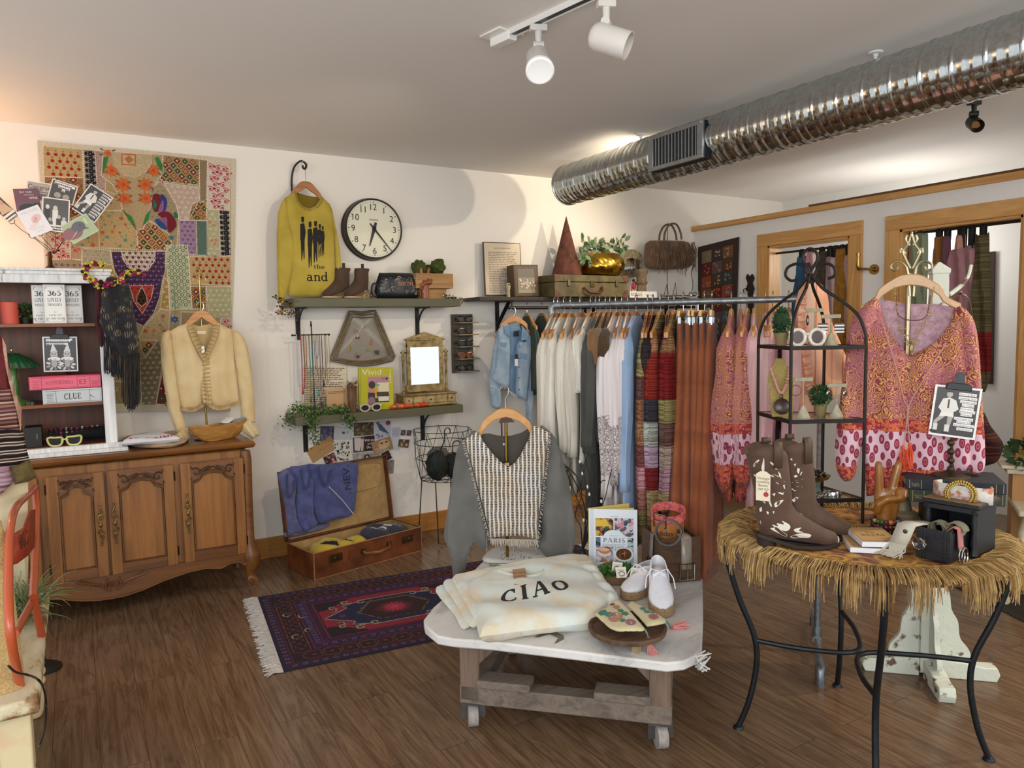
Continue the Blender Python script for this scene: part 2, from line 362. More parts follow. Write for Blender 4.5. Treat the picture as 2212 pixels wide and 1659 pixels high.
def word(t,serif=True,gap=.1):
 if not serif:v,f,wd=sans(t);return[[v[i]for i in q]for q in f],wd
 x=0;out=[]
 for c in t:
  P,wd=glyph(c);out+=[[(a+x,b)for a,b in q]for q in P];x+=wd+gap
 return out,x-gap
class Print:
 def __init__(s,fr,thick=.001,base=0):s.fr=fr;s.mb=MB();s.cols=[];s.k=0;s.base=base
 def mi(s,h):
  if h not in s.cols:s.cols.append(h)
  return s.cols.index(h)
 def up(s):s.k+=1;return s
 def slab(s,w,h,th,col):
  s.mb.fbox(s.fr,-w/2,-h/2,w/2,h/2,-th,0,s.mi(col));return s
 def poly(s,P,col):s.k+=1;s.mb.sheet(P,s.fr,s.base+.00025+.00004*s.k,s.mi(col));return s
 def rect(s,x0,y0,x1,y1,col):return s.poly([(x0,y0),(x1,y0),(x1,y1),(x0,y1)],col)
 def disc(s,x,y,rx,col,ry=None,n=14,rot=0):
  ry=ry or rx;c,q=cos(rad(rot)),sin(rad(rot))
  return s.poly([(x+rx*cos(2*pi*i/n)*c-ry*sin(2*pi*i/n)*q,y+rx*cos(2*pi*i/n)*q+ry*sin(2*pi*i/n)*c)for i in range(n)],col)
 def polys(s,Ps,col,f=lambda a,b:(a,b)):
  s.k+=1
  for P in Ps:s.mb.sheet([f(a,b)for a,b in P],s.fr,s.base+.00025+.00004*s.k,s.mi(col))
  return s
 def text(s,t,x,y,h,col,serif=False,width=None,mid=True,rot=0):
  P,wd=word(t,serif);sx=(width/wd)if width else h;x0=-wd*sx/2 if mid else 0;c,q=cos(rad(rot)),sin(rad(rot))
  def f(a,b):a=x0+a*sx;b=b*h;return(x+a*c-b*q,y+a*q+b*c)
  return s.polys(P,col,f)
 def dashes(s,x0,y0,x1,y1,rows,col,fill=.45,seed=1,words=(2,6)):
  r=random.Random(seed);dy=(y1-y0)/rows;P=[]
  for i in range(rows):
   x=x0;y=y1-(i+1)*dy;w=x1-x0
   end=x1-r.random()*w*.15 if i%4!=3 else x1-r.random()*w*.6
   while x<end-w*.02:
    L=min(w*r.uniform(.03,.13),end-x);P.append([(x,y),(x+L,y),(x+L,y+dy*fill),(x,y+dy*fill)]);x+=L+w*.018
  return s.polys(P,col)
 def stem(s,pts,w,col):
  P=[]
  for(a,b),(c,d)in zip(pts,pts[1:]):
   if hypot(c-a,d-b)>1e-6:P+=_st(a,b,c,d,w)
  return s.polys(P,col)
 def flower(s,x,y,r,col,mid='e0a030',n=8):
  s.poly([(x+(r if i%2 else r*.62)*cos(pi*i/n),y+(r if i%2 else r*.62)*sin(pi*i/n))for i in range(2*n)],col);return s.disc(x,y,r*.3,mid,n=8)
 def blobs(s,x0,y0,x1,y1,cols,n,r,seed=3):
  q=random.Random(seed)
  for i in range(n):
   a,b=q.uniform(x0,x1),q.uniform(y0,y1);R=r*q.uniform(.5,1);k=q.randint(5,8)
   P=[(min(x1,max(x0,a+R*q.uniform(.6,1.2)*cos(2*pi*j/k))),min(y1,max(y0,b+R*q.uniform(.6,1.2)*sin(2*pi*j/k))))for j in range(k)]
   if abs(sum(P[j][0]*P[(j+1)%k][1]-P[(j+1)%k][0]*P[j][1]for j in range(k)))>1e-9:s.poly(P,q.choice(cols))
  return s
 def mats(s,r=.5,fn=None):return[fn(h)if fn else C(h,r)for h in s.cols]
 def build(s,name,parent,label=None,r=.5,fn=None):return s.mb.build(name,s.mats(r,fn),parent,label,smooth=0)
 def thing(s,name,label,cat,group=None,r=.5,fn=None):return s.mb.thing(name,label,cat,s.mats(r,fn),group,smooth=0)
def drape_print(Ps,tgt_bvh,place,direction,off=.0008,name=None,mat=None,parent=None,cut=6):
 """lay lettering on a curved cloth: every vertex is dropped along direction onto the cloth"""
 mb=MB()
 for P in Ps:
  n=len(P)
  if n==4:
   k=cut;a,b,c,d=[V((*q,0))for q in P]
   for i in range(k):
    t0,t1=i/k,(i+1)/k;Q=[a.lerp(b,t0),a.lerp(b,t1),d.lerp(c,t1),d.lerp(c,t0)]
    mb.add([place(q.x,q.y)for q in Q],[(0,1,2,3)])
  else:mb.add([place(*q)for q in P],[tuple(range(n))])
 d=V(direction).normalized();miss=set()
 for i,p in enumerate(mb.v):
  h=tgt_bvh.ray_cast(p-d*.5,d)
  if h[0]is not None:mb.v[i]=h[0]-d*off
  else:miss.add(i)
 mb.f=[(f,k)for f,k in mb.f if not miss.intersection(f)]
 return mb.build(name,mat,parent,smooth=0)if name else mb
def bvh(mb):return BVHTree.FromPolygons(mb.v,[f for f,_ in mb.f])
# ================================================================== the room
def floor_mat():
 b=NB('plank_floor');co=b.co(rot=(0,0,pi/2));br=b.n('TexBrick',{'Vector':co,'Color1':(0,0,0,1),'Color2':(1,1,1,1),'Mortar':(.5,.5,.5,1),'Scale':1,'Mortar Size':.0012,'Bias':0,'Brick Width':1.15,'Row Height':.148},offset=.43,offset_frequency=2)
 tone=b.n('TexNoise',{'Vector':b.co(scale=(6.76,.8,1)),'Scale':1,'Detail':0}).outputs[0]
 off=b.math('MULTIPLY',br.outputs[0],7.0)
 cx=b.n('CombineXYZ',{0:off,1:off,2:off}).outputs[0]
 gco=b.n('VectorMath',{0:b.co(scale=(13,1.3,1)),1:cx},operation='ADD').outputs[0]
 g=b.noise(gco,1.0,6,.62,1.2);g2=b.noise(b.n('VectorMath',{0:b.co(scale=(75,2.6,1)),1:cx},operation='ADD').outputs[0],1,3,.6)
 rings=b.math('PINGPONG',b.math('FRACT',b.math('MULTIPLY',g,5)),.5)
 f=b.math('ADD',b.math('MULTIPLY',g2,.75),b.math('MULTIPLY',rings,.5))
 c=b.ramp(f,[(.1,'402f20'),(.42,'664e38'),(.65,'7c624a'),(.95,'90765b')])
 c=b.mix(b.ramp(br.outputs[0],[(0,'000000'),(1,'595959')]),c,'5d4433','MIX')
 c=b.mix(b.math('MULTIPLY',br.outputs[1],.75),c,'2b1f17')
 b.P(Base_Color=c,Roughness=b.ramp(f,[(0,'8c8c8c'),(1,'6e6e6e')]),Specular_IOR_Level=.35);b.bump(b.math('SUBTRACT',f,br.outputs[1]),.12,.004);return b.m
def paint_mat(h):
 b=NB('wall_paint');co=b.co();b.P(Base_Color=b.ramp(b.noise(co,1.2,2),[(.3,mixc(h,'000000',.02)),(.7,h)]),Roughness=.75,Specular_IOR_Level=.25)
 b.bump(b.noise(co,140,3),.05,.003);return b.m
PINE=WOOD('d6a868','b98548',axis=1,s=1.0,r=.42,rings=4);PINEZ=WOOD('d6a868','b98548',axis=2,s=1.0,r=.42,rings=4);PINEX=WOOD('bd8440','976324',axis=0,s=1,r=.42,rings=4)
wall_m=paint_mat('e9e3d9')
struct('floor',MB().box((2.9,1.4,-.05),(9.2,7.4,.1)),floor_mat())
struct('ceiling',MB().box((2.9,1.4,CEIL+.05),(9.2,7.4,.1)),paint_mat('efebe5'))
struct('wall_back',MB().box((2.9,WALL+.06,1.32),(9.2,.12,2.65)),wall_m)
# partition with a window opening and a doorway
O1,O2=(3.36,4.09),(2.234,2.99);PT=.11;PTOP=2.30
def part_mb():
 m=MB()
 def seg(y0,y1,z0,z1):m.box((PART+PT/2,(y0+y1)/2,(z0+z1)/2),(PT,y1-y0,z1-z0))
 seg(O1[1],WALL,0,PTOP);seg(O1[0],O1[1],2.092,PTOP);seg(O1[0],O1[1],0,1.16);seg(O2[1],O1[0],0,PTOP);seg(O2[0],O2[1],2.092,PTOP);seg(.2,O2[0],0,PTOP);return m
struct('wall_right',part_mb(),paint_mat('e8e6e2'))
struct('wall_far',MB().box((6.05,2.3,1.32),(.1,5.3,2.65)),paint_mat('e3e2de'))
struct('trim_1',MB().box((PART+PT/2-.005,2.56,2.322),(PT+.05,4.72,.044)),PINE,bev=.004)
struct('trim_2',MB().box((PART+PT/2,1.95,2.352),(PT+.05,3.5,.014)),WOOD('6d4421','4a2c14',axis=1))
def casing(name,y0,y1,z0,z1,sill):
 w=.098;x=PART-.011;m=MB()
 m.box((x,(y0+y1)/2,z1+w/2),(.024,y1-y0+2*w,w),mi=0)
 for y in(y0-w/2,y1+w/2):m.box((x,y,(z0+z1)/2),(.022,w,z1-z0),mi=1)
 if sill:m.box((x,(y0+y1)/2,z0-w/2),(.024,y1-y0+2*w,w),mi=0)
 for y in(y0+.009,y1-.009):m.box((PART+PT/2,y,(z0+z1)/2),(PT+.02,.018,z1-z0),mi=1)
 m.box((PART+PT/2,(y0+y1)/2,z1-.009),(PT+.02,y1-y0,.018),mi=0)
 if sill:m.box((PART+PT/2,(y0+y1)/2,z0+.009),(PT+.02,y1-y0,.018),mi=0)
 struct(name,m,[PINE,PINEZ],bev=.002)
casing('window_1',O1[0],O1[1],1.16,2.092,True);casing('door_1',O2[0],O2[1],0,2.092,False)
struct('baseboard_back',MB().box((2.2,WALL-.009,.068),(5.2,.018,.136)),PINEX,bev=.003)
struct('baseboard_right',MB().box((PART-.008,4.3,.068),(.016,1.2,.136)),PINE)
# ------------------------------------------------------------------ ceiling fittings
GALV=None
def galv():
 b=NB('galvanised_steel');co=b.co(scale=(1,.35,1));n=b.noise(co,26,3);v=b.n('TexVoronoi',{'Vector':b.co(),'Scale':60}).outputs[0]
 b.P(Base_Color=b.ramp(b.math('ADD',b.math('MULTIPLY',n,.6),b.math('MULTIPLY',v,.5)),[(.25,'acb1b0'),(.7,'c4c9c8')]),Metallic=1,Roughness=b.ramp(n,[(.3,'606060'),(.7,'707070')]));return b.m
GALV=galv()
DX,DZ,DR,DY0,DY1=3.0425,2.47,.135,-.6,4.33
duct=T('ventilation_duct','large round spiral galvanised duct hanging under the white ceiling','duct',(DX,2.2,DZ-DR))
m=MB();y=DY0;pr=[];k=0
while y<DY1-.001:
 pr+=[(DR,y),(DR+.0035,y+.006),(DR+.0035,y+.012),(DR,y+.018)]if k%3==0 else[(DR,y),(DR+.0018,y+.006),(DR+.0018,y+.011),(DR,y+.017)]
 y+=.041;k+=1
pr+=[(DR,DY1-.012),(DR+.005,DY1-.01),(DR+.005,DY1)]
# a gentle helix: each ring is sheared along the duct
rings=[]
for r,yy in pr:
 rings.append([V((DX+r*cos(2*pi*j/48),min(DY1,yy+(.05*(j/48-.5)if yy<DY1-.06 else 0)),DZ+r*sin(2*pi*j/48)))for j in range(48)])
m.loft(rings,caps=False);m.loft([[V((DX+q*cos(2*pi*j/48),DY1-.004,DZ+q*sin(2*pi*j/48)))for j in range(48)]for q in(DR,.001)],caps=False)
m.build('duct_tube',GALV,duct,smooth=25)
gr=MB();fr=Fr((DX-DR-.012,3.10,2.458),(0,-1,0),(0,0,1));W2,H2=.212,.098
for a0,b0,a1,b1 in((-W2,-H2,W2,-H2+.022),(-W2,H2-.022,W2,H2),(-W2,-H2+.02,-W2+.04,H2-.02),(W2-.04,-H2+.02,W2,H2-.02)):gr.fbox(fr,a0,b0,a1,b1,-.01,.006)
g_o=gr.build('vent_grille',METAL('a9aeb0',.45,.9),duct,bev=.002)
bx=MB();bx.fbox(fr,-W2+.005,-H2,W2-.005,H2,-.10,-.006);bx.build('vent_box',METAL('2c3236',.6,.6),duct)
sl=MB()
for i in range(13):a=-W2+.055+i*.0262;sl.fbox(fr,a,-H2+.02,a+.0075,H2-.02,-.02,.003)
sl.build('louvre_blades',METAL('b4babd',.4,.9),g_o)
for a in(-W2+.012,W2-.012):
 for b_ in(-H2+.011,H2-.011):sc_=MB();sc_.ball(fr.p(a,b_,.007),.005,8);sc_.build('screw',METAL('c8ccce',.3),g_o)
for yy in(3.553,2.018):
 h=MB();h.lathe((DX,yy,CEIL-.006),[(.03,.006),(.028,0),(.01,-.004),(.01,-.014)],16);h.tube([(DX,yy,CEIL),(DX,yy,DZ+DR-.005)],.007);h.build('hanging_rod',C('e3e1dc',.5),duct)
WHITE=C('dfdcd6',.35)
trk=T('ceiling_track','white ceiling lighting track rail above the room centre','track',(1.56,2.3,CEIL-.03))
m=MB();d_=V((1.62-1.5,1.9-2.53,0)).normalized();p0=V((1.535,2.55,CEIL));p1=p0+d_*1.6
for o_ in(-.017,.017):q=V((-d_.y,d_.x,0))*o_;m.beam(p0+q+V((0,0,-.011)),p1+q+V((0,0,-.011)),.003,.022)
m.beam(p0+V((0,0,-.004)),p1+V((0,0,-.004)),.034,.008);m.build('rail',WHITE,trk)
m=MB();m.beam(p0+V((0,0,-.013)),p1+V((0,0,-.013)),.018,.012);m.build('contact_strip',METAL('6f7274',.4),trk)
m=MB();e=p0-d_*.05;m.beam(e-d_*.075+V((0,0,-.004)),e+d_*.05+V((0,0,-.004)),.13,.008);m.beam(e-d_*.06+V((0,0,-.022)),e+d_*.055+V((0,0,-.022)),.045,.034);m.build('feed_plate',C('ebe8e1',.35),trk,bev=.006)
def spot_head(name,label,top,aim,r,L,body_m,ring_m,stem=.09,lens='face',track=True,jz=0):
 t=T(name,label,'spotlight',top);top=V(top);j=top+V((0,0,-stem));aim=V(aim).normalized()
 m=MB();m.beam(top+V((-.03,.012,-.012)),top+V((.03,-.012,-.012)),.034,.024);m.tube([top+V((0,0,-.02)),j],[.014,.012]);m.build('stem',body_m,t,bev=.003)
 m=MB();pz=V((aim.y,-aim.x,0)).normalized();m.tube([j-pz*.02,j+pz*.02],.016,14);m.tube([j,j+V((0,0,-.03))],.01);m.build('swivel_joint',body_m,t)
 c=j+V((0,0,-.028-r*.55))+aim*jz;A=c-aim*(L*.42);m=MB()
 m.lathe(A,[(.001,0),(r*.55,.002),(r*.86,.012),(r,.03),(r,L*.9),(r*1.0,L),(r*.93,L),(r*.9,L-.03),(.001,L-.032)],28,ax=aim);m.build('lamp_housing',body_m,t)
 if lens=='face':
  m=MB();m.lathe(A+aim*L,[(r*.98,-.012),(r*1.12,-.008),(r*1.14,.006),(r*1.0,.012),(r*.64,.008)],28,ax=aim);b_=m.build('bulb_rim',ring_m,t)
  m=MB();m.lathe(A+aim*(L+.004),[(r*.66,0),(r*.3,.003),(.001,.003)],20,ax=aim);m.build('bulb_lens',C('dfe8e6',.1,0,1.1),b_)
 else:
  m=MB();m.lathe(A+aim*(L-.028),[(r*.9,0),(r*.62,.004),(r*.5,.0),(.001,-.01)],20,ax=aim);m.build('bulb',METAL('c9a878',.2),t)
 return t
spot_head('track_spotlight','white track spotlight tilted down with its round bulb rim facing us',(1.572,2.42,CEIL-.02),(-.34,-.62,-.72),.047,.13,C('cfcbc4',.4),C('f4f2ee',.4,0,.15),stem=.075)
spot_head('track_spotlight','cream track spotlight pointing right with a dark open mouth',(1.668,2.13,CEIL-.02),(.55,-.62,-.36),.048,.145,C('e2ddd5',.35),None,stem=.075,lens='deep')
BLK=C('121213',.5)
spot_head('track_spotlight','small black track spotlight under the duct at the right',(4.165,2.194,CEIL-.005),(-.62,-.60,-.42),.034,.12,BLK,None,stem=.07,lens='deep')
# ================================================================== left: tapestry, sideboard, hutch and what they hold
def PX(fr,pts):return[fr.px(*p)for p in pts]
def CR(pts,k,ox,oy):return[(ox+x*k,oy+y*k)for x,y in pts]
def beads(pr,P,col,step,r,closed=False):
 Q=[];P=list(P)+([P[0]]if closed else[])
 for(a,b),(c,d)in zip(P,P[1:]):
  L=hypot(c-a,d-b);n=max(1,int(L/step))
  for i in range(n):
   x,y=a+(c-a)*i/n,b+(d-b)*i/n;Q.append([(x-r,y),(x,y-r),(x+r,y),(x,y+r)])
 pr.polys(Q,col)
def motif(pr,P,kind,seed=1):
 xs=[p[0]for p in P];ys=[p[1]for p in P];q=random.Random(seed)
 k0=pr.k
 def lat(dx,dy,m=.008,jit=0):
  j=0;y=min(ys)+dy*.5
  while y<max(ys):
   x=min(xs)+(dx*.5 if j%2 else 0)+dx*.25;i=0
   while x<max(xs):
    a,b=x+jit*q.uniform(-1,1),y+jit*q.uniform(-1,1)
    if inside(a,b,P)and pdist(a,b,P)>m:pr.k=k0;yield a,b,i+j
    x+=dx;i+=1
   y+=dy;j+=1
 if kind=='flowers':
  for a,b,i in lat(.036,.036,.01):
   pr.flower(a,b,.0125,'a4262a','7c1a1e',8);pr.rect(a-.002,b+.013,a+.002,b+.024,'7a6a38');pr.poly([(a-.006,b+.018),(a,b+.026),(a+.006,b+.018)],'7a6a38')
 elif kind=='ikat':
  for a,b,i in lat(.044,.03,.006):
   c=[('2f2a20','b4432f','e2ddc8'),('4b5a2e','2f2a20','d8c078'),('7d2b22','c99a5a','3a2a22')][i%3]
   for r,h in zip((.019,.012,.005),c):pr.poly([(a-r,b),(a,b-r),(a+r,b),(a,b+r)],h)
 elif kind=='lace':
  y=min(ys);xm=(min(xs)+max(xs))/2;wd=(max(xs)-min(xs))
  while y<max(ys)-.012:
   pr.k=k0
   pr.disc(xm+wd*.12,y+.016,wd*.34,'17151f',.016);pr.disc(xm-wd*.2,y+.016,wd*.2,'17151f',.013,6)
   for dx,dy in((.1,.016),(-.1,.011),(-.1,.021),(.3,.006),(.3,.024)):pr.disc(xm+wd*dx,y+dy,.0022,'c9c4bc',n=6)
   y+=.032
  pr.rect(xm+wd*.2,min(ys)+.01,xm+wd*.27,max(ys)-.01,'0f0e16')
 elif kind=='swirl':
  for a,b,i in lat(.042,.034,.008,.006):
   s=1 if i%2 else-1;pr.stem([(a+s*(.003+.0011*t)*cos(t*.62),b+(.003+.0011*t)*sin(t*.62))for t in range(15)],.0045,'b8485a');pr.disc(a,b,.006,'a8384c')
   pr.disc(a+s*.02,b+.006,.004,'b8485a',.009,8,40*s)
 elif kind=='rings':
  for a,b,i in lat(.034,.0205,.008):pr.disc(a,b,.0105,'3f7247');pr.disc(a,b,.0062,'b9b49a')
 elif kind=='floral':
  cs=['c8813c','7f9a80','b0603c','5e8a84','d0a060']
  for a,b,i in lat(.05,.04,.012,.008):
   h=q.choice(cs);pr.flower(a,b,q.uniform(.009,.017),h,'a2543a',q.choice((6,8,10)))
   t=q.uniform(0,6);pr.stem([(a+.012*cos(t),b+.012*sin(t)),(a+.026*cos(t+.4),b+.026*sin(t+.4))],.002,'6f7d52');pr.disc(a+.027*cos(t+.5),b+.027*sin(t+.5),.007,'6f8a5e',.003,8,t*57)
 elif kind=='purple':
  for a,b,i in lat(.03,.026,.007):pr.disc(a,b,.0075,'5d3f86');pr.disc(a,b,.003,'a07aa8',n=8);pr.disc(a+.014,b+.004,.003,'8a6a3e',n=6)
 elif kind=='curl':
  for a,b,i in lat(.034,.03,.007):pr.stem([(a+.009*cos(t*.7),b+.009*sin(t*.7)*(1-t*.08))for t in range(9)],.002,'d6d3a4');pr.disc(a,b,.003,'d6d3a4',n=8)
 elif kind=='embro':
  for a,b,i in lat(.026,.022,.006,.003):pr.disc(a,b,.006,q.choice(['7a6a52','8f7c5e','6c5a48','95694c']),.0025,8,q.uniform(0,180))
tf=wallA(WALL-.012);tap=Print(tf)
cloth_out=PX(tf,[(81,303),(90,304),(509,343),(507,520),(501,720),(498,889),(240,890),(108,884),(100,600)])
tap.mb.prism(cloth_out,tf,-.006,0,tap.mi('d0c3aa'))
k1=560/2212
def t1(P):return PX(tf,CR(P,k1,0,280))
tap.poly(t1([(368,140),(1965,285),(1980,1690),(1970,2340),(440,2330),(400,1000)]),'a39069')
PATCH=[('b79d6b','flowers',[(368,140),(705,170),(712,410),(375,400)]),('8c6a48','ikat',[(378,402),(710,412),(725,700),(600,760),(560,1000),(400,880)]),('8d8478','lace',[(712,170),(808,178),(832,520),(725,520)]),('a98e88','embro',[(808,178),(880,185),(865,390),(900,430),(900,520),(832,520)]),('ad9a74','floral',[(720,520),(900,520),(1010,560),(1045,690),(830,690),(725,700)]),('ae9770',None,[(880,185),(1390,215),(1390,370),(1300,500),(1290,640),(1220,850),(1160,850),(1050,690),(1010,560),(960,470),(865,390)]),('9a7f58','ikat',[(1390,215),(1700,255),(1700,475),(1365,440)]),('8a7458','embro',[(1700,255),(1770,262),(1760,612),(1705,620)]),('cfc0ac','swirl',[(1770,265),(1960,285),(1960,690),(1765,680)]),('b0a886','curl',[(1765,680),(1870,685),(1875,1080),(1768,1075)]),('a59a84','lace',[(1870,685),(1960,692),(1962,1075),(1875,1080)]),('9b8a6a','embro',[(1365,440),(1420,500),(1500,640),(1525,720),(1510,990),(1470,985),(1440,890),(1350,820),(1270,770),(1300,500)]),('b9a093','curl',[(1400,455),(1690,490),(1700,600),(1610,770),(1525,770),(1510,650),(1440,520)]),('a37a4c','ikat',[(1600,772),(1640,640),(1690,610),(1760,612),(1760,775)]),('9a7d90','purple',[(1525,775),(1675,775),(1682,1070),(1530,1050)]),('4c6a5c','embro',[(1675,775),(1765,780),(1765,1075),(1682,1070)]),('ab8a58','ikat',[(1265,775),(1440,890),(1470,985),(1420,1030),(1180,1025),(1165,850),(1220,850)]),('b49c6c','floral',[(830,690),(1050,690),(1160,850),(1180,1025),(850,1010)]),('ac9468','floral',[(620,760),(830,690),(850,1010),(600,1000)]),('c4b19c','swirl',[(405,880),(600,880),(600,1100),(415,1110)]),('9c8a66','purple',[(415,1110),(600,1105),(700,1115),(700,1330),(420,1330)]),('ae8c6c','swirl',[(600,1000),(700,1010),(695,1112),(600,1100)]),('a49a80','embro',[(700,1010),(945,1030),(950,1150),(700,1150)]),('a98f50','curl',[(740,1150),(950,1150),(1010,1270),(880,1400),(760,1330)]),('3b1f3a','purple',[(945,1040),(1410,1040),(1410,1200),(1385,1290),(1360,1440),(1310,1570),(1225,1676),(1150,1640),(1120,1480),(1060,1300),(980,1230)]),('c0a69c','curl',[(1035,1040),(1325,1040),(1320,1120),(1260,1200),(1180,1215),(1100,1180),(1050,1110)]),('b3342e','embro',[(1105,1330),(1310,1330),(1290,1440),(1215,1570),(1140,1460)]),('3a2618',None,[(1210,1340),(1250,1420),(1255,1470),(1210,1510),(1165,1470),(1170,1420)]),('a8864a','curl',[(1365,1530),(1400,1260),(1440,1300),(1447,1535)]),('b9b394','rings',[(1415,985),(1600,985),(1640,1530),(1450,1540),(1425,1200)]),('b79d6b','flowers',[(1610,1080),(1970,1080),(1970,1335),(1620,1310)]),('8a6840','ikat',[(1620,1335),(1755,1340),(1760,1530),(1640,1530)]),('a9a37c','curl',[(1760,1338),(1975,1340),(1980,1600),(1780,1600)]),('b19c74','floral',[(1250,1660),(1370,1530),(1450,1545),(1440,1700),(1420,1800),(1180,1790),(1225,1690)]),('8c7c5c','embro',[(1545,1555),(1770,1560),(1800,1720),(1540,1720)]),('c4ae98','swirl',[(1880,1602),(1980,1605),(1985,1800),(1880,1800)]),('a5834e','ikat',[(1180,1806),(1340,1796),(1240,1946)]),('82775c','curl',[(1190,1960),(1240,1950),(1345,1800),(1400,1900),(1330,2350),(1210,2350)]),('6d2a2a','ikat',[(1330,2340),(1400,2000),(1480,2000),(1480,2350)]),('8f835c','floral',[(960,2150),(1190,2150),(1200,2350),(965,2340)])]
for i,(h,kd,P)in enumerate(PATCH):
 tap.k=2+i;Q=t1(P);tap.poly(Q,h)
 if kd:motif(tap,Q,kd,i)
 tap.k=48+i%3;beads(tap,Q,'e2d2ba',.0095,.004,True)
for x,y,r in((955,350,40),(1050,470,46),(1065,588,40),(1310,350,40),(1240,470,44),(1245,588,40),(920,200,22)):
 a,b=t1([(x,y)])[0];tap.flower(a,b,r*.0010,'c8642a','b0502a',9)
 for t in(30,150,200,330):tap.disc(a+.035*cos(rad(t)),b+.035*sin(rad(t)),.012,'7a4a4e' if t>180 else'64603a',.004,8,t)
sc2=t1([(945,190),(1295,212),(1292,290),(1240,370),(1150,410),(1060,390),(970,310)]);tap.poly(sc2,'b8a47e');beads(tap,sc2,'e0d2ba',.0085,.003)
q0=t1([(1035,205),(1160,213),(1158,310),(1035,300)]);tap.poly(q0,'b8583c');tap.poly(t1([(1045,213),(1150,221),(1148,300),(1045,292)]),'c0a67a');tap.poly(t1([(1060,250),(1100,222),(1140,258),(1098,292)]),'a6703e')
for P in([(885,235),(925,232),(905,310),(872,385)],[(1320,240),(1350,232),(1385,300),(1388,372),(1345,310)],[(1065,705),(1120,740),(1165,835),(1095,770)],[(1285,680),(1245,730),(1215,825),(1270,770)]):tap.poly(t1(P),'2f7a35')
for P,h in(([(1305,565),(1345,548),(1385,590),(1390,660),(1330,705),(1300,660)],'6d1220'),([(1370,560),(1405,570),(1425,620),(1405,700),(1375,705)],'24357a'),([(1350,690),(1390,600),(1392,690)],'8a5a86'),([(1310,600),(1340,640),(1315,680)],'206a4e'),([(1345,720),(1430,700),(1490,760),(1500,830),(1440,880),(1420,790)],'6d1220'),([(1320,775),(1360,760),(1415,790),(1430,850),(1370,840)],'24457a'),([(1360,770),(1420,750),(1425,840),(1400,800)],'87557c'),([(1485,705),(1510,715),(1520,750),(1490,755)],'1f6b4a'),([(1440,905),(1480,915),(1470,940),(1450,935)],'3a6a6a')):
 tap.poly(t1(bez2(P,4,True)),h)
a,b=t1([(1490,1620)])[0];tap.rect(a-.013,b-.03,a+.013,b+.03,'b5a47e');tap.flower(a,b,.024,'2f4f90','6f7fb0',6)
for(x,y)in((1790,790),(1822,815),(1805,945),(1845,940),(1830,975)):a,b=t1([(x,y)])[0];tap.flower(a,b,.009,'d0682f','e0c080',6)
tap.thing('patchwork_wall_hanging','large embroidered patchwork textile with a cream border hung on the back wall','wall hanging',r=.9,fn=lambda h:M(h,.9,0,.12,90,.25,260))
# ------------------------------------------------------------------ sideboard
BY=4.43;bf=wallA(BY);XC=.103
OAK=WOOD('a06a30','70441c',2,1.0,.38,3,.04,.25);OAKX=WOOD('845223','5c3614',0,1.0,.36,3,.04,.25);DOAK=WOOD('6f4720','4b2d12',0,1.0,.4,3,.04,.2);BRASS=METAL('8a7448',.38,.9)
sb=T('carved_sideboard','long honey brown carved sideboard with scrolled feet under the patchwork hanging','sideboard',(XC,4.66,0))
m=MB();L0,L1=XC-.735,XC+.735
m.box((XC,(BY+.012+4.88)/2,.50),(1.45,4.88-BY-.012,.62));m.build('carcass',OAK,sb,bev=.01)
m=MB()
prf=[(0,0),(.012,.004),(.02,.014),(.022,.026),(.012,.04),(0,.042)]
def ogee(m,x0,x1,yf,yb,z,pf):
 n=len(pf);ring=lambda x,s:[V((x+s*a,yf-a,z+b))for a,b in pf]
 m.loft([[V((x0-.0,yb,z+b))for a,b in pf],[V((x0-a,yf-a,z+b))for a,b in pf],[V((x1+a,yf-a,z+b))for a,b in pf],[V((x1,yb,z+b))for a,b in pf]],caps=False,wrap=False)
 m.add([(x0,yf,z+.042),(x1,yf,z+.042),(x1,yb,z+.042),(x0,yb,z+.042)],[(0,1,2,3)])
ogee(m,L0-.01,L1+.01,BY-.012,4.90,.818,prf);m.build('top_board',OAKX,sb)
def P3(P):return PX(bf,CR(P,.27125,0,930))
right=P3([(905,1338),(1000,1318),(1130,1275),(1300,1200),(1500,1130),(1640,1100),(1762,1100),(1830,1062),(1905,1048),(1950,1075)])
zt=.205;out=[(XC,right[0][1])]+[(max(a,XC),b)for a,b in right[1:]];xr=XC+.70
out=[p for p in out if p[0]<xr]+[(xr,.16)]
full=[(xr,zt)]+[(XC-.70,zt)]+[(2*XC-a,b)for a,b in reversed(out)]+out
m=MB();m.prism(full,bf,-.03,.006);m.tube([bf.p(a,b+.006,.008)for a,b in[(2*XC-a,b)for a,b in reversed(out)]+out],.006,6);m.build('apron',OAKX,sb)
ac=bf.px(245,1262)
m=MB()
for i in range(-4,5):t=rad(90+i*15);m.tube([bf.p(ac[0]+.006*cos(t),ac[1]-.014+.006*sin(t),.012),bf.p(ac[0]+.03*cos(t),ac[1]-.014+.036*sin(t),.012)],[.003,.006],6)
for s in(-1,1):
 def c_(pts,r):m.tube([bf.p(ac[0]+s*a,ac[1]+b,.012)for a,b in bez2(pts,6)],r,6)
 c_([(.012,-.026),(.03,-.022),(.036,0),(.028,.03),(.034,.034)],.006);c_([(.036,-.02),(.06,.006),(.1,.022),(.15,.034),(.165,.04)],.0055)
 for i in range(5):a,b=.05+.022*i,.002+.008*i;c_([(a,b),(a+.006,b+.012),(a+.018,b+.016)],.0035);c_([(a,b),(a+.014,b-.004)],.003)
m.build('shell_carving',WOOD('7a4c26','583215',0,1,.4,3),sb)
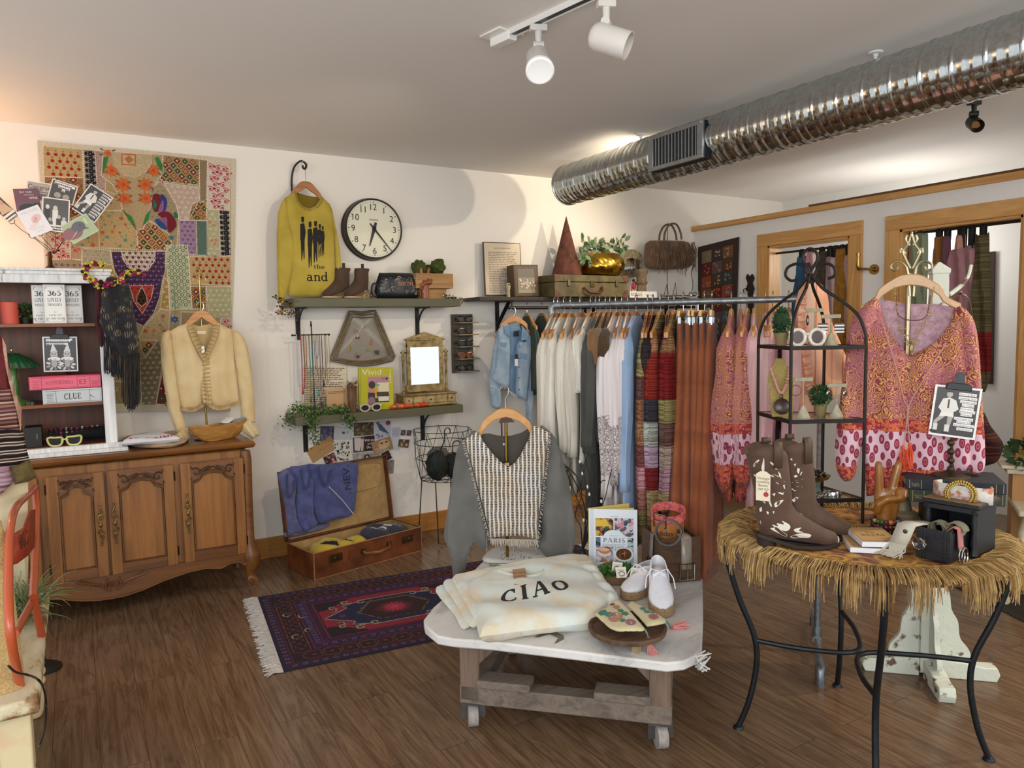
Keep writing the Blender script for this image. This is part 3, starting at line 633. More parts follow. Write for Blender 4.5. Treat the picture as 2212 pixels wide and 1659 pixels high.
def door(n,x0,x1,hs):
 z0,z1=.205,.765;w=.055;d=MB();f=bf
 d.fbox(f,x0+w,z0,x1-w,z0+w,0,.0178,1);d.fbox(f,x0+.003,z0,x0+w,z1,0,.018,0);d.fbox(f,x1-w,z0,x1-.003,z1,0,.018,0)
 xa,xb=x0+w,x1-w;hx=(xb-xa)/2;xm=(xa+xb)/2
 arch=[(xa,z1-.112),(xa+.012,z1-.108),(xa+.04,z1-.096),(xa+hx*.55,z1-.066),(xm,z1-.056)]
 arch+=[(2*xm-a,b)for a,b in reversed(arch[:-1])]
 d.prism([(xb,z1),(xa,z1)]+arch,f,0,.0178,1)
 d_o=d.build('door',[OAK,OAKX],sb,bev=.002)
 p=MB();p.fbox(f,xa-.004,z0+w-.004,xb+.004,z1-.05,0,.006);p.build('door_panel',WOOD('aa7034','7a4c1e',2,.8,.33,2.5,.02,.3),d_o)
 q=MB();q.tube([f.p(*k,.014)for k in[(xa+.006,z1-.118),(xa+.006,z0+w+.006),(xb-.006,z0+w+.006),(xb-.006,z1-.118)]+[(a*.985+xm*.015,b-.006)for a,b in reversed(arch)]],.0055,6,closed=True)
 q.tube([f.p(a,b+.004,.02)for a,b in arch],.006,6);q.build('panel_moulding',DOAK,d_o)
 c=MB()
 for s in(-1,1):
  cx=xm+s*(hx-.026);cy=z1-.055
  c.tube([f.p(cx+s*(.028-.0016*t)*cos(t*.45+.6)*.9,cy+(.028-.0016*t)*sin(t*.45+.6),.021)for t in range(16)],[.0045]*15+[.006],6)
  c.tube([f.p(cx+s*.026,cy+.036,.02),f.p(cx+s*.022,cy+.024,.02)],.004,6);c.tube([f.p(cx+s*.03,cy-.04,.02),f.p(cx+s*.024,cy-.026,.02)],.004,6)
  for i in range(4):a=xm+s*(.012+i*.014);b=z1-.038-i*.006;c.tube([f.p(a,b,.021),f.p(a+s*.008,b+.012,.021),f.p(a+s*.02,b+.01,.02)],[.003,.0045,.002],6);c.tube([f.p(a,b-.002,.021),f.p(a+s*.016,b-.012,.02)],[.004,.002],6)
  c.tube([f.p(xm,z1-.03,.021),f.p(xm+s*.03,z1-.038,.021),f.p(xm+s*.06,z1-.064,.021)],.0035,6)
 c.build('scroll_carving',WOOD('54351a','38210e',0,1,.4,3),d_o)
 hx_=(x1-.03)if hs>0 else(x0+.03);zc=.485;h=MB();s=hs
 for v in(-1,1):
  h.tube([f.p(hx_+s*a,zc+v*b,.03-abs(b)*.06)for a,b in bez2([(0,.01),(-.012,.03),(-.004,.052),(.009,.06),(.006,.075),(0,.09),(.004,.104)],5)],.0042,6)
  h.tube([f.p(hx_+s*a,zc+v*b,.028)for a,b in bez2([(0,.028),(.012,.036),(.008,.05),(-.004,.05)],5)],.0035,6);h.ball(f.p(hx_,zc+v*.108,.024),.006,8);h.ball(f.p(hx_-s*.004,zc+v*.066,.026),.006,8)
 h.ball(f.p(hx_,zc,.03),(.009,.006,.014),10);h.build('door_handle',BRASS,d_o)
 for zz in(z0+.05,z1-.09):g=MB();g.tube([f.p(x0 if hs>0 else x1,zz,.014),f.p(x0 if hs>0 else x1,zz+.05,.014)],.005,8);g.build('hinge',METAL('3a2e1e',.5),d_o)
wd=.272
door(1,XC-wd+.002,XC-.004,1);door(2,XC+.004,XC+wd+.06,-1);door(3,XC+wd+.09,XC+.70,-1);door(0,XC-.70,XC-wd-.03,1)
for s in(-1,1):
 fm=MB();cx=XC+s*.715;R=[]
 for a,z,r in((0,.80,.03),(.004,.74,.032),(.002,.5,.03),(0,.28,.032),(.004,.215,.042),(.012,.17,.05),(.012,.14,.046),(.002,.09,.028),(-.002,.055,.02),(.004,.035,.018)):
  R.append([V((cx+s*a+r*cos(2*pi*j/14),BY+.018-a*.6+r*sin(2*pi*j/14),z))for j in range(14)])
 fm.loft(R);fm.tube([V((cx+s*(.006+(.024-.0013*t)*cos(t*.42)),BY-.006,.032+(.028-.0014*t)*sin(t*.42-.6)))for t in range(15)],[.02-.0006*t for t in range(15)],8)
 fm.build('front_foot',OAKX,sb)
 fm=MB();fm.lathe((cx,4.84,0),[(.02,0),(.016,.06),(.03,.15),(.03,.3)],12);fm.build('back_foot',OAKX,sb)
# ------------------------------------------------------------------ hutch on the sideboard
HY=4.49;hf=wallA(HY);HX0,HX1=-.66,.176;HZ0,HZ1=.861,1.83
def distress():
 b=NB('chipped_white_paint');co=b.co(scale=(9,9,2.2));n=b.noise(co,1.2,6,.7);n2=b.noise(b.co(scale=(70,70,3)),1,3)
 b.P(Base_Color=b.mix(b.ramp(n,[(.33,'000000'),(.39,'ffffff')]),'9b8a76',b.ramp(n2,[(.3,'d3d3d1'),(.7,'eeeeec')])),Roughness=.6);b.bump(b.math('ADD',n,n2),.15,.004);return b.m
CHIP=distress();HW=WOOD('7d4116','4c2408',2,.9,.45,2.5);HWX=WOOD('8a4c1c','5c300f',0,.9,.4,3)
hu=T('hutch_cabinet','open hutch with chipped white frame and dark wood shelves standing on the sideboard','shelf unit',((HX0+HX1)/2,4.68,HZ0))
m=MB();m.fbox(hf,HX1-.058,HZ0,HX1,HZ1-.05,-.02,0);m.build('side_stile',CHIP,hu,bev=.004)
m=MB();m.fbox(hf,HX0,HZ0,HX0+.058,HZ1-.05,-.02,0);m.build('side_stile',CHIP,hu,bev=.004)
m=MB();m.fbox(hf,HX0-.01,HZ1-.075,HX1+.008,HZ1-.03,-.02,.006);m.fbox(hf,HX0-.02,HZ1-.032,HX1+.012,HZ1-.014,-.40,.016);m.fbox(hf,HX0-.03,HZ1-.014,HX1+.018,HZ1,-.40,.026);m.build('crown_moulding',CHIP,hu,bev=.003)
m=MB();m.fbox(hf,HX0-.01,HZ0,HX1+.045,HZ0+.022,-.02,.045);m.fbox(hf,HX0-.01,HZ0+.02,HX1+.02,HZ0+.045,-.02,.018);m.build('base_rail',CHIP,hu,bev=.003)
m=MB();m.fbox(hf,HX0+.01,HZ0+.01,HX1-.01,HZ1-.03,-.365,-.35);m.build('back_panel',HW,hu)
for x in(HX0+.01,HX1-.024):m=MB();m.fbox(hf,x,HZ0,x+.014,HZ1-.03,-.40,-.015);m.build('side_panel',HW if x<0 else WOOD('73512f','4c2f17',2,.9,.5),hu)
SZ1=fy(100,699,4.53).z;SZ2=fy(130,872,4.53).z
for z in(SZ1,SZ2):m=MB();m.fbox(hf,HX0+.02,z-.018,HX1-.02,z,-.35,-.03);m.build('shelf_board',HWX,hu,bev=.002)
m=MB();m.fbox(hf,HX0+.02,HZ0+.01,HX1-.02,HZ0+.046,-.35,-.015);m.build('floor_board',HWX,hu)
SZ3=HZ0+.046
def at(px,Y):return fy(px,700,Y).x
# upper shelf: coral candle, small plant, three boxed books
m=MB();x0,x1=at(1,4.58),at(41,4.58);m.lathe(((x0+x1)/2,4.62,SZ1),[(.001,0),((x1-x0)/2,0),((x1-x0)/2,.112),((x1-x0)/2-.006,.114),(.001,.112)],28)
m.thing('candle','thick coral red pillar candle on the top hutch shelf','candle',M('e0604c',.55,0,.06))
def leafball(c,r,n,size,cols,seed=1,sq=(1,1,1),mb=None,cone=0):
 mb=mb or MB();q=random.Random(seed)
 for i in range(n):
  u=q.uniform(-1,1);t=q.uniform(0,2*pi);s=sqrt(1-u*u);k=(1-cone*max(0,(u+1)/2))
  d=V((s*cos(t),s*sin(t),u));p=V(c)+V((d.x*sq[0]*k,d.y*sq[1]*k,d.z*sq[2]))*r*q.uniform(.82,1.05)
  a=(d+V((q.uniform(-.6,.6),q.uniform(-.6,.6),q.uniform(-.2,.8)))).normalized();b=a.orthogonal().normalized()*size*.32;b=Matrix.Rotation(q.uniform(0,6),3,a)@b
  mb.add([p,p+a*size*.5+b,p+a*size,p+a*size*.5-b],[(0,1,2,3)],q.randrange(cols))
 return mb
GREENS=[M('3f5a2a',.6,0,.15,60),M('55702f',.6,0,.15,60),M('2c4422',.6,0,.15,60)]
t=T('small_plant','small dark leafy plant between the coral candle and the boxed books','plant',(at(56,4.66),4.66,SZ1))
m=MB();m.lathe((at(56,4.66),4.66,SZ1),[(.001,0),(.022,0),(.027,.035),(.02,.035)],16);m.build('pot',C('2a231c'),t)
leafball((at(56,4.66),4.66,SZ1+.06),.034,220,.022,3,4).build('foliage',GREENS,t)
def book365(pa,pb,Y,name_l,tilt=0):
 xa,xb=at(pa,Y),at(pb,Y);w_=xb-xa;h=.203;f=facing((xa+w_/2,Y,SZ1+h/2),tilt);p=Print(f);p.slab(w_,h,.032,'b9b4ad');p.rect(-w_/2+.003,-h/2+.003,w_/2-.003,h/2-.003,'e9e5dd');p.rect(-w_/2+.008,-h/2+.01,w_/2-.008,h/2-.01,'d6d1c8');p.rect(-w_/2+.0095,-h/2+.0115,w_/2-.0095,h/2-.0115,'ebe7e0')
 p.text('365',0,.043,.026,'4c4743',True,.06);p.text('LOVELY',0,.012,.02,'4c4743',True,.062);p.text('THOUGHTS',0,-.010,.013,'4c4743',True,.064);p.text('for',0,-.045,.008,'6a645e');p.text('EACH DAY',0,-.062,.008,'5a544e',True);p.text('OF THE YEAR',0,-.08,.009,'5a544e',True)
 for sx in(-1,1):
  for sy in(-1,1):p.stem([(sx*(w_/2-.018),sy*(h/2-.012)),(sx*(w_/2-.012),sy*(h/2-.016)),(sx*(w_/2-.01),sy*(h/2-.026))],.003,'8a837b')
 p.thing('boxed_book',name_l,'book','matching boxed gift books',r=.35)
book365(72,114,4.60,'boxed gift book of thoughts half hidden at the left of three');book365(97,145,4.55,'boxed gift book of thoughts standing in front of its two neighbours');book365(137,181,4.60,'boxed gift book of thoughts with a bright reflection, closest to the hutch post')
# middle shelf: green lamp, clip stand with card, two game boxes shaped like books
lx=at(20,4.6);t=T('table_lamp','green pleated glass table lamp on the middle hutch shelf','lamp',(lx,4.62,SZ2))
zb=fy(20,795,4.6).z;zt_=fy(20,762,4.6).z
m=MB();pr=[(.001,zt_),(.03,zt_-.004),(.075,zt_-.028),(.105,zt_-.06),(.118,zb),(.114,zb)]
m.loft([[V((lx+r*(1+.03*cos(24*2*pi*j/96))*cos(2*pi*j/96),4.62+r*(1+.03*cos(24*2*pi*j/96))*sin(2*pi*j/96),z))for j in range(96)]for r,z in pr],caps=False)
m.build('lamp_shade',M('1f5a38',.12,0,.2,20,coat=.6),t)
m=MB();m.lathe((lx,4.62,SZ2),[(.001,0),(.075,0),(.078,.012),(.03,.03),(.02,.06),(.026,.1),(.016,.15),(.02,zb-SZ2),(.03,zb-SZ2+.01)],24);m.build('lamp_base',M('4e7f3a',.3,0,.1,coat=.4),t)
m=MB();m.ball((lx,4.62,zt_+.012),(.007,.007,.012));m.build('finial',METAL('c9b98a',.3),t)
def clipstand(name_l,base,card_c,cw,ch,ang,tilt,art,frame_h,knobs,dark='1f1d1b',lean=0):
 t=T('clip_photo_stand',name_l,'photo stand',base);b=V(base);DK=METAL(dark,.5,.7)
 m=MB();m.lathe(b,[(.001,0),(.062,0),(.06,.006),(.03,.012),(.01,.022),(.006,.03)],28);m.build('foot',DK,t)
 f=facing(card_c,ang);c,s=cos(rad(tilt)),sin(rad(tilt));f=Fr(f.o,f.u*c+f.v*s,f.v*c-f.u*s)
 m=MB();m.tube([b+V((0,0,.02)),f.p(0,-ch*.3,-.012)],.005)
 if knobs:
  z0=b.z+.035;z1=f.p(0,-ch/2,0).z+.02;n=max(3,int((z1-z0)/.03))
  for i in range(n):m.ball(b.lerp(f.p(0,-ch*.5,-.012),(i+.8)/(n+.5)),.0125,10)
 m.tube([f.p(0,-ch*.3,-.012),f.p(0,ch/2,-.012)],.004);m.build('stem',DK,t)
 p=Print(f);p.slab(cw,ch,.0012,'e9e8e4');art(p,cw,ch);p.build('photo_card',t,r=.3)
 m=MB();m.fbox(f,-cw*.28,ch/2-.012,cw*.28,ch/2+.006,-.014,.006);m.prism([(-cw*.28,ch/2-.012),(cw*.28,ch/2-.012),(cw*.24,ch/2+.012),(-cw*.24,ch/2+.012)],f,.004,.009)
 m.build('clip',C('141312',.4),t,bev=.002)
 m=MB();m.prism([(-.02,ch/2+.004),(.02,ch/2+.004),(.014,ch/2+.03),(.014,ch/2+.044),(.006,ch/2+.052),(-.006,ch/2+.052),(-.014,ch/2+.044),(-.014,ch/2+.03)],f,-.004,.001);m.lathe(f.p(0,ch/2+.038,.001),[(.009,0),(.009,.003),(.005,.003)],14,ax=f.n);m.build('clip_lever',C('201f1e',.35),t)
 return t
def art_twins(p,w,h):
 p.rect(-w/2+.006,-h/2+.006,w/2-.006,h/2-.006,'333233')
 for i,(a,b)in enumerate(((.42,.43),(.38,.36),(.3,.29))):p.rect(-w*.4,h*a-.006,w*.36-.01*i,h*a+.004,'ece9e4');p.dashes(-w*.39,h*a-.005,w*.34-.01*i,h*a+.003,1,'3a3a3a',.6,i)
 for s in(-1,1):
  x=s*w*.19;p.poly([(x-.016,.012),(x+.016,.012),(x+s*.004,.06)],'d8d5d0');p.disc(x,-.002,.017,'b8b4b0',.02);p.disc(x-.006,.001,.003,'3a3838');p.disc(x+.006,.001,.003,'3a3838');p.rect(x-.006,-.012,x+.006,-.010,'4a4646')
  p.disc(x,-.025,.03,'e4e2de',.011)
  for k in range(9):p.disc(x+.028*cos(k*.7),-.055+.024*sin(k*.7),.011,['d9d7d3','9a9896','c4c1bc','77757a'][k%4],.006,8,k*40)
  p.disc(x,-.05,.014,'a9a6a4',.02)
cf=wallA(4.62);ca,cb=cf.px(131,767)
clipstand('black clip stand holding a twin clowns card on the middle hutch shelf',(at(142,4.6),4.63,SZ2+.124),(ca,4.6,fy(131,765,4.6).z),.157,.185,0,-1,art_twins,0,False)
def gamebox(pts,z0,h,Y,cols,label,art):
 xa,xb=at(pts[0],Y),at(pts[1],Y);w_=xb-xa;f=facing((xa+w_/2,Y,z0+h/2),pts[2]);p=Print(f)
 n=7;th=.055
 prof=[(h/2*sin(rad(a)),.011*cos(rad(a))-.011)for a in range(-90,91,30)]
 p.mb.fbox(f,-w_/2,-h/2,w_/2,h/2,-.20,-.011,p.mi(cols[0]));p.mb.fbox(f,-w_/2+.004,-h/2+.005,w_/2-.002,h/2-.005,-.012,0,p.mi(cols[1]));art(p,w_,h)
 return p.thing('book_shaped_game_box',label,'game box',None,.4)
def art_pink(p,w_,h):
 d='8a2338'
 for x in(-w_*.33,w_*.16):p.rect(x-.001,-h*.38,x+.001,h*.4,d)
 p.rect(-w_*.46,h*.36,w_*.3,h*.38,d);p.rect(-w_*.46,-h*.38,w_*.3,-h*.36,d);p.text('SCATTERGORIES',-w_*.085,-h*.12,h*.22,'b04a56',True,w_*.38);p.dashes(-w_*.2,h*.12,w_*.06,h*.2,1,'b04a56');p.text('E3',w_*.235,-h*.18,h*.36,d)
 p.dashes(-w_*.45,-h*.3,-w_*.35,h*.3,5,'b04a56',.3);p.rect(w_*.34,-h*.42,w_*.345,h*.42,'b53050');p.dashes(w_*.37,-h*.35,w_*.47,h*.1,3,'a02a48',.4)
def art_white(p,w_,h):
 d='4b5257'
 for x in(-w_*.28,w_*.29):p.rect(x-.001,-h*.4,x+.001,h*.42,d)
 p.rect(-w_*.45,h*.38,w_*.46,h*.40,d);p.rect(-w_*.45,-h*.40,w_*.46,-h*.38,d);p.text('CLUE',0,-h*.22,h*.42,d,True,w_*.29);p.text('?',w_*.37,-h*.16,h*.34,d,False,None,True,60);p.dashes(-w_*.43,-h*.32,-w_*.31,h*.32,6,d,.3)
gamebox((81,211,-1),SZ2,.075,4.52,('d9dad8','c6cbcb'),'white grey book shaped game box at the bottom of the pair',art_white)
gamebox((53,211,1.5),SZ2+.0765,.07,4.52,('c8324e','e8647c'),'pink book shaped game box lying on the white grey one',art_pink)
m=MB();x=at(58,4.53);m.lathe((x,4.53,SZ2),[(.001,0),(.011,0),(.011,.012),(.008,.02),(.001,.021)],14);m.box((x-.018,4.535,SZ2+.01),(.016,.016,.02));m.thing('trinket','tiny dark green trinket on the shelf edge beside the game boxes','trinket',C('22301f',.3))
# bottom of the hutch: dark box, sunglasses, bracelet roll, red strap
def sunglasses(name,label,o,rz,w_,h,fcol,lcol,shape='square',group=None,arms=.12,bar=True,sc=1,fold=False):
 t=T(name,label,'sunglasses',o,group);f=facing(o,rz);FM=M(fcol,.22,0,.12,60);LM=C(lcol,.25)
 lens=[]
 for s in(-1,1):
  cx=s*w_*.27
  if shape=='round':P=[(cx+w_*.205*cos(2*pi*i/24),h*.5+h*.46*sin(2*pi*i/24))for i in range(24)]
  else:P=bez2([(cx-s*w_*.2,h*.86),(cx,h*.93),(cx+s*w_*.21,h*.93),(cx+s*w_*.2,h*.4),(cx+s*w_*.1,h*.08),(cx-s*w_*.1,h*.07),(cx-s*w_*.19,h*.36)],4,True)
  lens.append(P)
 m=MB()
 for P in lens:m.tube([f.p(a,b,0)for a,b in P],h*.105,8,closed=True)
 m.tube([f.p(-w_*.1,h*.62,0),f.p(0,h*.7,.004),f.p(w_*.1,h*.62,0)],h*.09,8)
 fo=m.build('frame',FM,t)
 for P in lens:m=MB();m.prism(P,f,-.0015,.0015);m.build('lens',LM,t,smooth=0)
 for s in(-1,1):
  m=MB();z=h*.8;q=[f.p(s*w_*.48,z,0),f.p(s*w_*.495,z,-.01),f.p(s*w_*.48,z*.97,-arms*.6),f.p(s*w_*.46,z*.5,-arms)]
  m.tube(q,[h*.1,h*.1,h*.08,h*.06],6);m.build('temple_arm',FM,t)
 return t
x=at(66,4.6);m=MB();m.box((x-.02,4.62,SZ3+.052),(.075,.12,.104));m.box((x-.004,4.559,SZ3+.055),(.006,.003,.03),mi=1);m.thing('jewellery_box','plain black box in the dark bottom corner of the hutch','box',[C('17140f',.5),C('6b675c',.4)],bev=.003)
sunglasses('sunglasses','pale yellow square sunglasses in the bottom of the hutch',(at(123,4.50),4.512,SZ3),-3,.155,.05,'d8d488','14140f')
t=T('bracelet_roll','black velvet display roll packed with pink and gold bracelets','jewellery display',(at(150,4.62),4.66,SZ3))
m=MB();xa,xb=at(88,4.64),at(213,4.62);m.tube([(xa,4.66,SZ3+.04),(xb,4.64,SZ3+.042)],.034,16);m.box(((xa+xb)/2,4.66,SZ3+.008),(xb-xa,.06,.016));m.build('velvet_roll',C('0e0c0d',.9),t)
q=random.Random(5)
for i in range(11):
 x=xa+.012+(xb-xa-.024)*i/10;h=['8c1f2e','3a2a24','c0317c','d9c9a8','b42f78','a52a50','e0d0b0','c04890','c8a860','d8d0c4','5a2a30'][i];m=MB()
 for k in range(14):t_=2*pi*k/14;m.ball((x+q.uniform(-.002,.002),4.66-.002*i/10+.037*cos(t_),SZ3+.041+.037*sin(t_)),q.uniform(.004,.007),6)
 m.thing('beaded_bracelet',['dark red','dark brown','magenta','pale gold','hot pink','crimson','cream','orchid pink','brassy','silver white','maroon'][i]+' beaded bracelet on the black velvet roll','bracelet',M(h,.4,0,.25,90),'bracelets on the velvet roll')
m=MB();a=fz(150,958,SZ3+.006);m.box((a.x+.02,4.56,SZ3+.007),(.075,.03,.014),8);m.thing('leather_case','small rust red leather case behind the yellow sunglasses','case',M('8c3a2c',.5),bev=.003)
# ------------------------------------------------------------------ card tree on the hutch
cx=at(117,4.64);t=T('card_holder','bronze wire card tree with curled ends on top of the hutch','card holder',(cx,4.66,HZ1))
DB=METAL('4a3a26',.45,.8);m=MB();m.lathe((cx,4.66,HZ1),[(.001,0),(.045,0),(.044,.008),(.02,.018),(.011,.03),(.01,.085),(.006,.1)],20);m.build('base',DB,t)
kf=wallA(4.66)
def wire(pts,curl):
 q=[kf.p(*kf.px(*p),-.01)for p in pts];m=MB();m.tube(bez(q,8),.0016,6)
 e=kf.px(*curl);m.tube([kf.p(e[0]+.016*cos(2*pi*i/18),e[1]+.016*sin(2*pi*i/18),.004)for i in range(18)],.0016,6,closed=True);m.build('wire_arm',DB,t)
for pts,c in(([(118,548),(105,540),(75,515),(45,495),(30,481)],(24,477)),([(118,548),(112,535),(98,520),(90,510)],(86,503)),([(118,548),(119,530),(120,505)],(120,498)),([(118,548),(125,535),(140,518),(146,510)],(151,508)),([(118,548),(100,530),(85,520),(76,513)],(70,508)),([(118,548),(124,540),(135,520),(142,512)],(141,506))):wire(pts,c)
def card(px,label,art,corners,dz,bg,border=None):
 f=wallA(4.66-dz);Q=PX(f,corners);u=V((Q[1][0]-Q[0][0],Q[1][1]-Q[0][1]));w_=u.length;v=V((Q[0][0]-Q[3][0],Q[0][1]-Q[3][1]));h=v.length
 c=(sum(a for a,_ in Q)/4,sum(b for _,b in Q)/4);an=atan2(u.y,u.x);g=Fr((c[0],4.66-dz,c[1]),(cos(an),0,sin(an)),(-sin(an),0,cos(an)));p=Print(g)
 p.slab(w_,h,.003,border or bg)
 if border:p.rect(-w_/2+.006,-h/2+.006,w_/2-.006,h/2-.006,bg)
 art(p,w_,h);return p.thing('greeting_card',label,'card','cards on the wire card tree',.35)
def a_couple(p,w,h):p.disc(-w*.1,h*.1,w*.18,'d8b394',h*.16);p.disc(w*.18,h*.14,w*.14,'c69a78',h*.12);p.poly([(-w*.4,-h*.2),(w*.4,-h*.25),(w*.3,h*.05),(-w*.2,h*.02)],'cfa884');p.rect(-w*.42,-h*.33,w*.4,-h*.25,'e8dccb');p.rect(-w*.42,-h*.45,w*.3,-h*.37,'e8dccb');p.dashes(-w*.4,-h*.45,w*.3,-h*.25,2,'4a3a34',.3)
def a_wine(p,w,h):p.text('SELF CARE',-w*.02,h*.32,h*.07,'e6d9d6',False,w*.5);p.dashes(-w*.1,h*.22,w*.3,h*.27,1,'d6c4c4');p.text('WINE',w*.25,h*.05,h*.1,'e6d9d6',False,w*.34);p.disc(0,-h*.35,w*.4,'1c1417',h*.22);p.disc(w*.35,-h*.2,w*.16,'1c1417',h*.1)
def a_script(p,w,h):p.rect(-w*.46,-h*.4,w*.46,h*.4,'b5a596');p.text('Congrats',-w*.05,h*.12,h*.22,'2a2228',False,w*.8);p.dashes(-w*.2,-h*.15,w*.4,h*.06,2,'3a3034');p.poly([(-w*.45,-h*.4),(w*.3,-h*.4),(w*.1,-h*.1)],'6a5a58')
def a_faces(p,w,h):
 for i,b in enumerate((.36,.22,.08)):p.rect(-w*.38+.02*i,h*b-.008,w*.4-.02*i,h*b+.006,'e8e4de');p.dashes(-w*.36+.02*i,h*b-.007,w*.38-.02*i,h*b+.005,1,'3c3835',.5,i)
 for s in(-1,1):p.disc(s*w*.16,-h*.22,w*.13,'a89a8c',h*.14);p.rect(s*w*.16-.004,-h*.3,s*w*.16+.004,-h*.29,'5a4c44')
def a_family(p,w,h):
 for x,y,r,c1,c2 in((-.3,.22,.07,'d9d2c8','2e2a2a'),(-.02,.2,.08,'cfc8bc','e4dfd2'),(.12,-.05,.06,'b9b0a4','3a3532'),(.3,-.1,.06,'c4bcb0','d8d2c8'),(-.2,-.15,.06,'b0a698','5a524a')):p.rect(w*(x-.1),-h*.38,w*(x+.1),h*(y-.05),c2);p.disc(w*x,h*y,w*r,c1,h*r)
 p.rect(-w*.4,-h*.36,w*.2,-h*.3,'e8e4dc');p.rect(-w*.4,-h*.44,w*.3,-h*.39,'e8e4dc');p.dashes(-w*.38,-h*.44,w*.25,-h*.3,2,'4a4644',.3)
def person_bw(p,w,h,x=-.16,strips=True):
 p.disc(w*x,h*.34,w*.07,'b5ada4',h*.06);p.rect(w*(x-.07),h*.38,w*(x+.07),h*.41,'2a2624');p.poly([(w*(x-.22),h*.06),(w*(x-.14),h*.24),(w*x,h*.28),(w*(x+.16),h*.23),(w*(x+.24),h*.06),(w*(x+.12),-h*.02),(w*(x-.13),-h*.02)],'dcd8d0');p.rect(w*(x-.02),h*.06,w*(x+.02),h*.24,'3a3634')
 p.poly([(w*(x-.14),-h*.02),(w*(x+.14),-h*.02),(w*(x+.15),-h*.12),(w*x,-h*.1),(w*(x-.18),-h*.12)],'e6e2da')
 p.poly([(w*(x-.17),-h*.11),(w*(x-.04),-h*.11),(w*(x-.2),-h*.24),(w*(x-.18),-h*.4),(w*(x-.26),-h*.42),(w*(x-.28),-h*.22)],'b0a8a0');p.poly([(w*(x+.02),-h*.1),(w*(x+.14),-h*.11),(w*(x+.1),-h*.28),(w*(x+.06),-h*.42),(w*(x-.01),-h*.42),(w*(x+.02),-h*.26)],'a8a098')
 p.rect(w*(x-.28),-h*.4,w*(x-.18),-h*.27,'d6d2ca');p.rect(w*(x-.02),-h*.41,w*(x+.09),-h*.27,'d6d2ca');p.rect(w*(x-.34),-h*.45,w*(x-.18),-h*.4,'1c1a19');p.rect(w*(x-.06),-h*.46,w*(x+.08),-h*.41,'1c1a19')
def a_shorts(p,w,h):
 person_bw(p,w,h)
 for i in range(9):y=h*(.4-.095*i);p.rect(w*.1,y-h*.035,w*(.44-.03*(i%3)),y+h*.025,'e6e2dc');p.dashes(w*.11,y-h*.03,w*(.42-.03*(i%3)),y+h*.02,1,'3a3634',.6,i)
def a_bird(p,w,h):p.disc(-w*.3,-h*.05,w*.35,'8e5a5a',h*.3,rot=-10);p.disc(0,h*.1,w*.24,'5f5c66',h*.26);p.poly([(w*.12,h*.05),(w*.3,-h*.2),(w*.14,-h*.12)],'6a4a42');p.disc(w*.08,h*.14,.004,'15131a');p.poly([(-w*.5,-h*.3),(-w*.1,-h*.02),(-w*.2,-h*.12)],'d8e4ee');p.rect(w*.3,h*.05,w*.34,h*.35,'dfe9a0')
def a_baby(p,w,h):p.text('WELCOME',0,h*.34,h*.09,'c9c4c4',False,w*.8);p.disc(w*.12,h*.08,w*.24,'e3bfb8',h*.13,rot=20);p.disc(w*.02,-h*.02,w*.1,'d8a8a4',h*.07);p.disc(w*.1,h*.08,w*.06,'c98f90',h*.04);p.poly([(-w*.42,-h*.2),(-w*.1,-h*.02),(w*.1,-h*.1),(-w*.3,-h*.26)],'ecd4ce');p.text('LITTLE',0,-h*.3,h*.08,'d0caca',False,w*.5);p.text('ONE',0,-h*.41,h*.07,'d0caca',False,w*.3)
card(0,'black and white couple card at the far left of the wire tree',a_couple,[(-22,424),(4,405),(44,464),(-14,494)],.012,'2c211e','e2cdb0')
card(0,'pale card with curly script peeping out at the back of the wire tree',a_script,[(60,389),(125,399),(118,440),(55,430)],.004,'a89a8e','e6dccb')
card(0,'plum coloured self care card on the wire tree',a_wine,[(27,407),(81,406),(89,460),(39,458)],.022,'6d3f4c')
card(0,'brown card with two round faces high on the wire tree',a_faces,[(119,386),(175,404),(150,445),(98,424)],.01,'4a4440','d9d2c6')
card(0,'dark tilted card of a man in shorts at the right of the wire tree',a_shorts,[(197,396),(246,428),(204,482),(154,450)],.016,'3f3c3a','dcd6cc')
card(0,'old family photograph card in the middle of the wire tree',a_family,[(91,424),(151,432),(142,504),(97,497)],.026,'54504c','e8e4de')
card(0,'light green card with a bird in a clear sleeve',a_bird,[(132,491),(188,462),(210,492),(158,531)],.03,'a9b790','b9c4a4')
card(0,'white welcome baby card low on the wire tree',a_baby,[(37,458),(84,441),(112,497),(66,515)],.034,'e9e5e8')
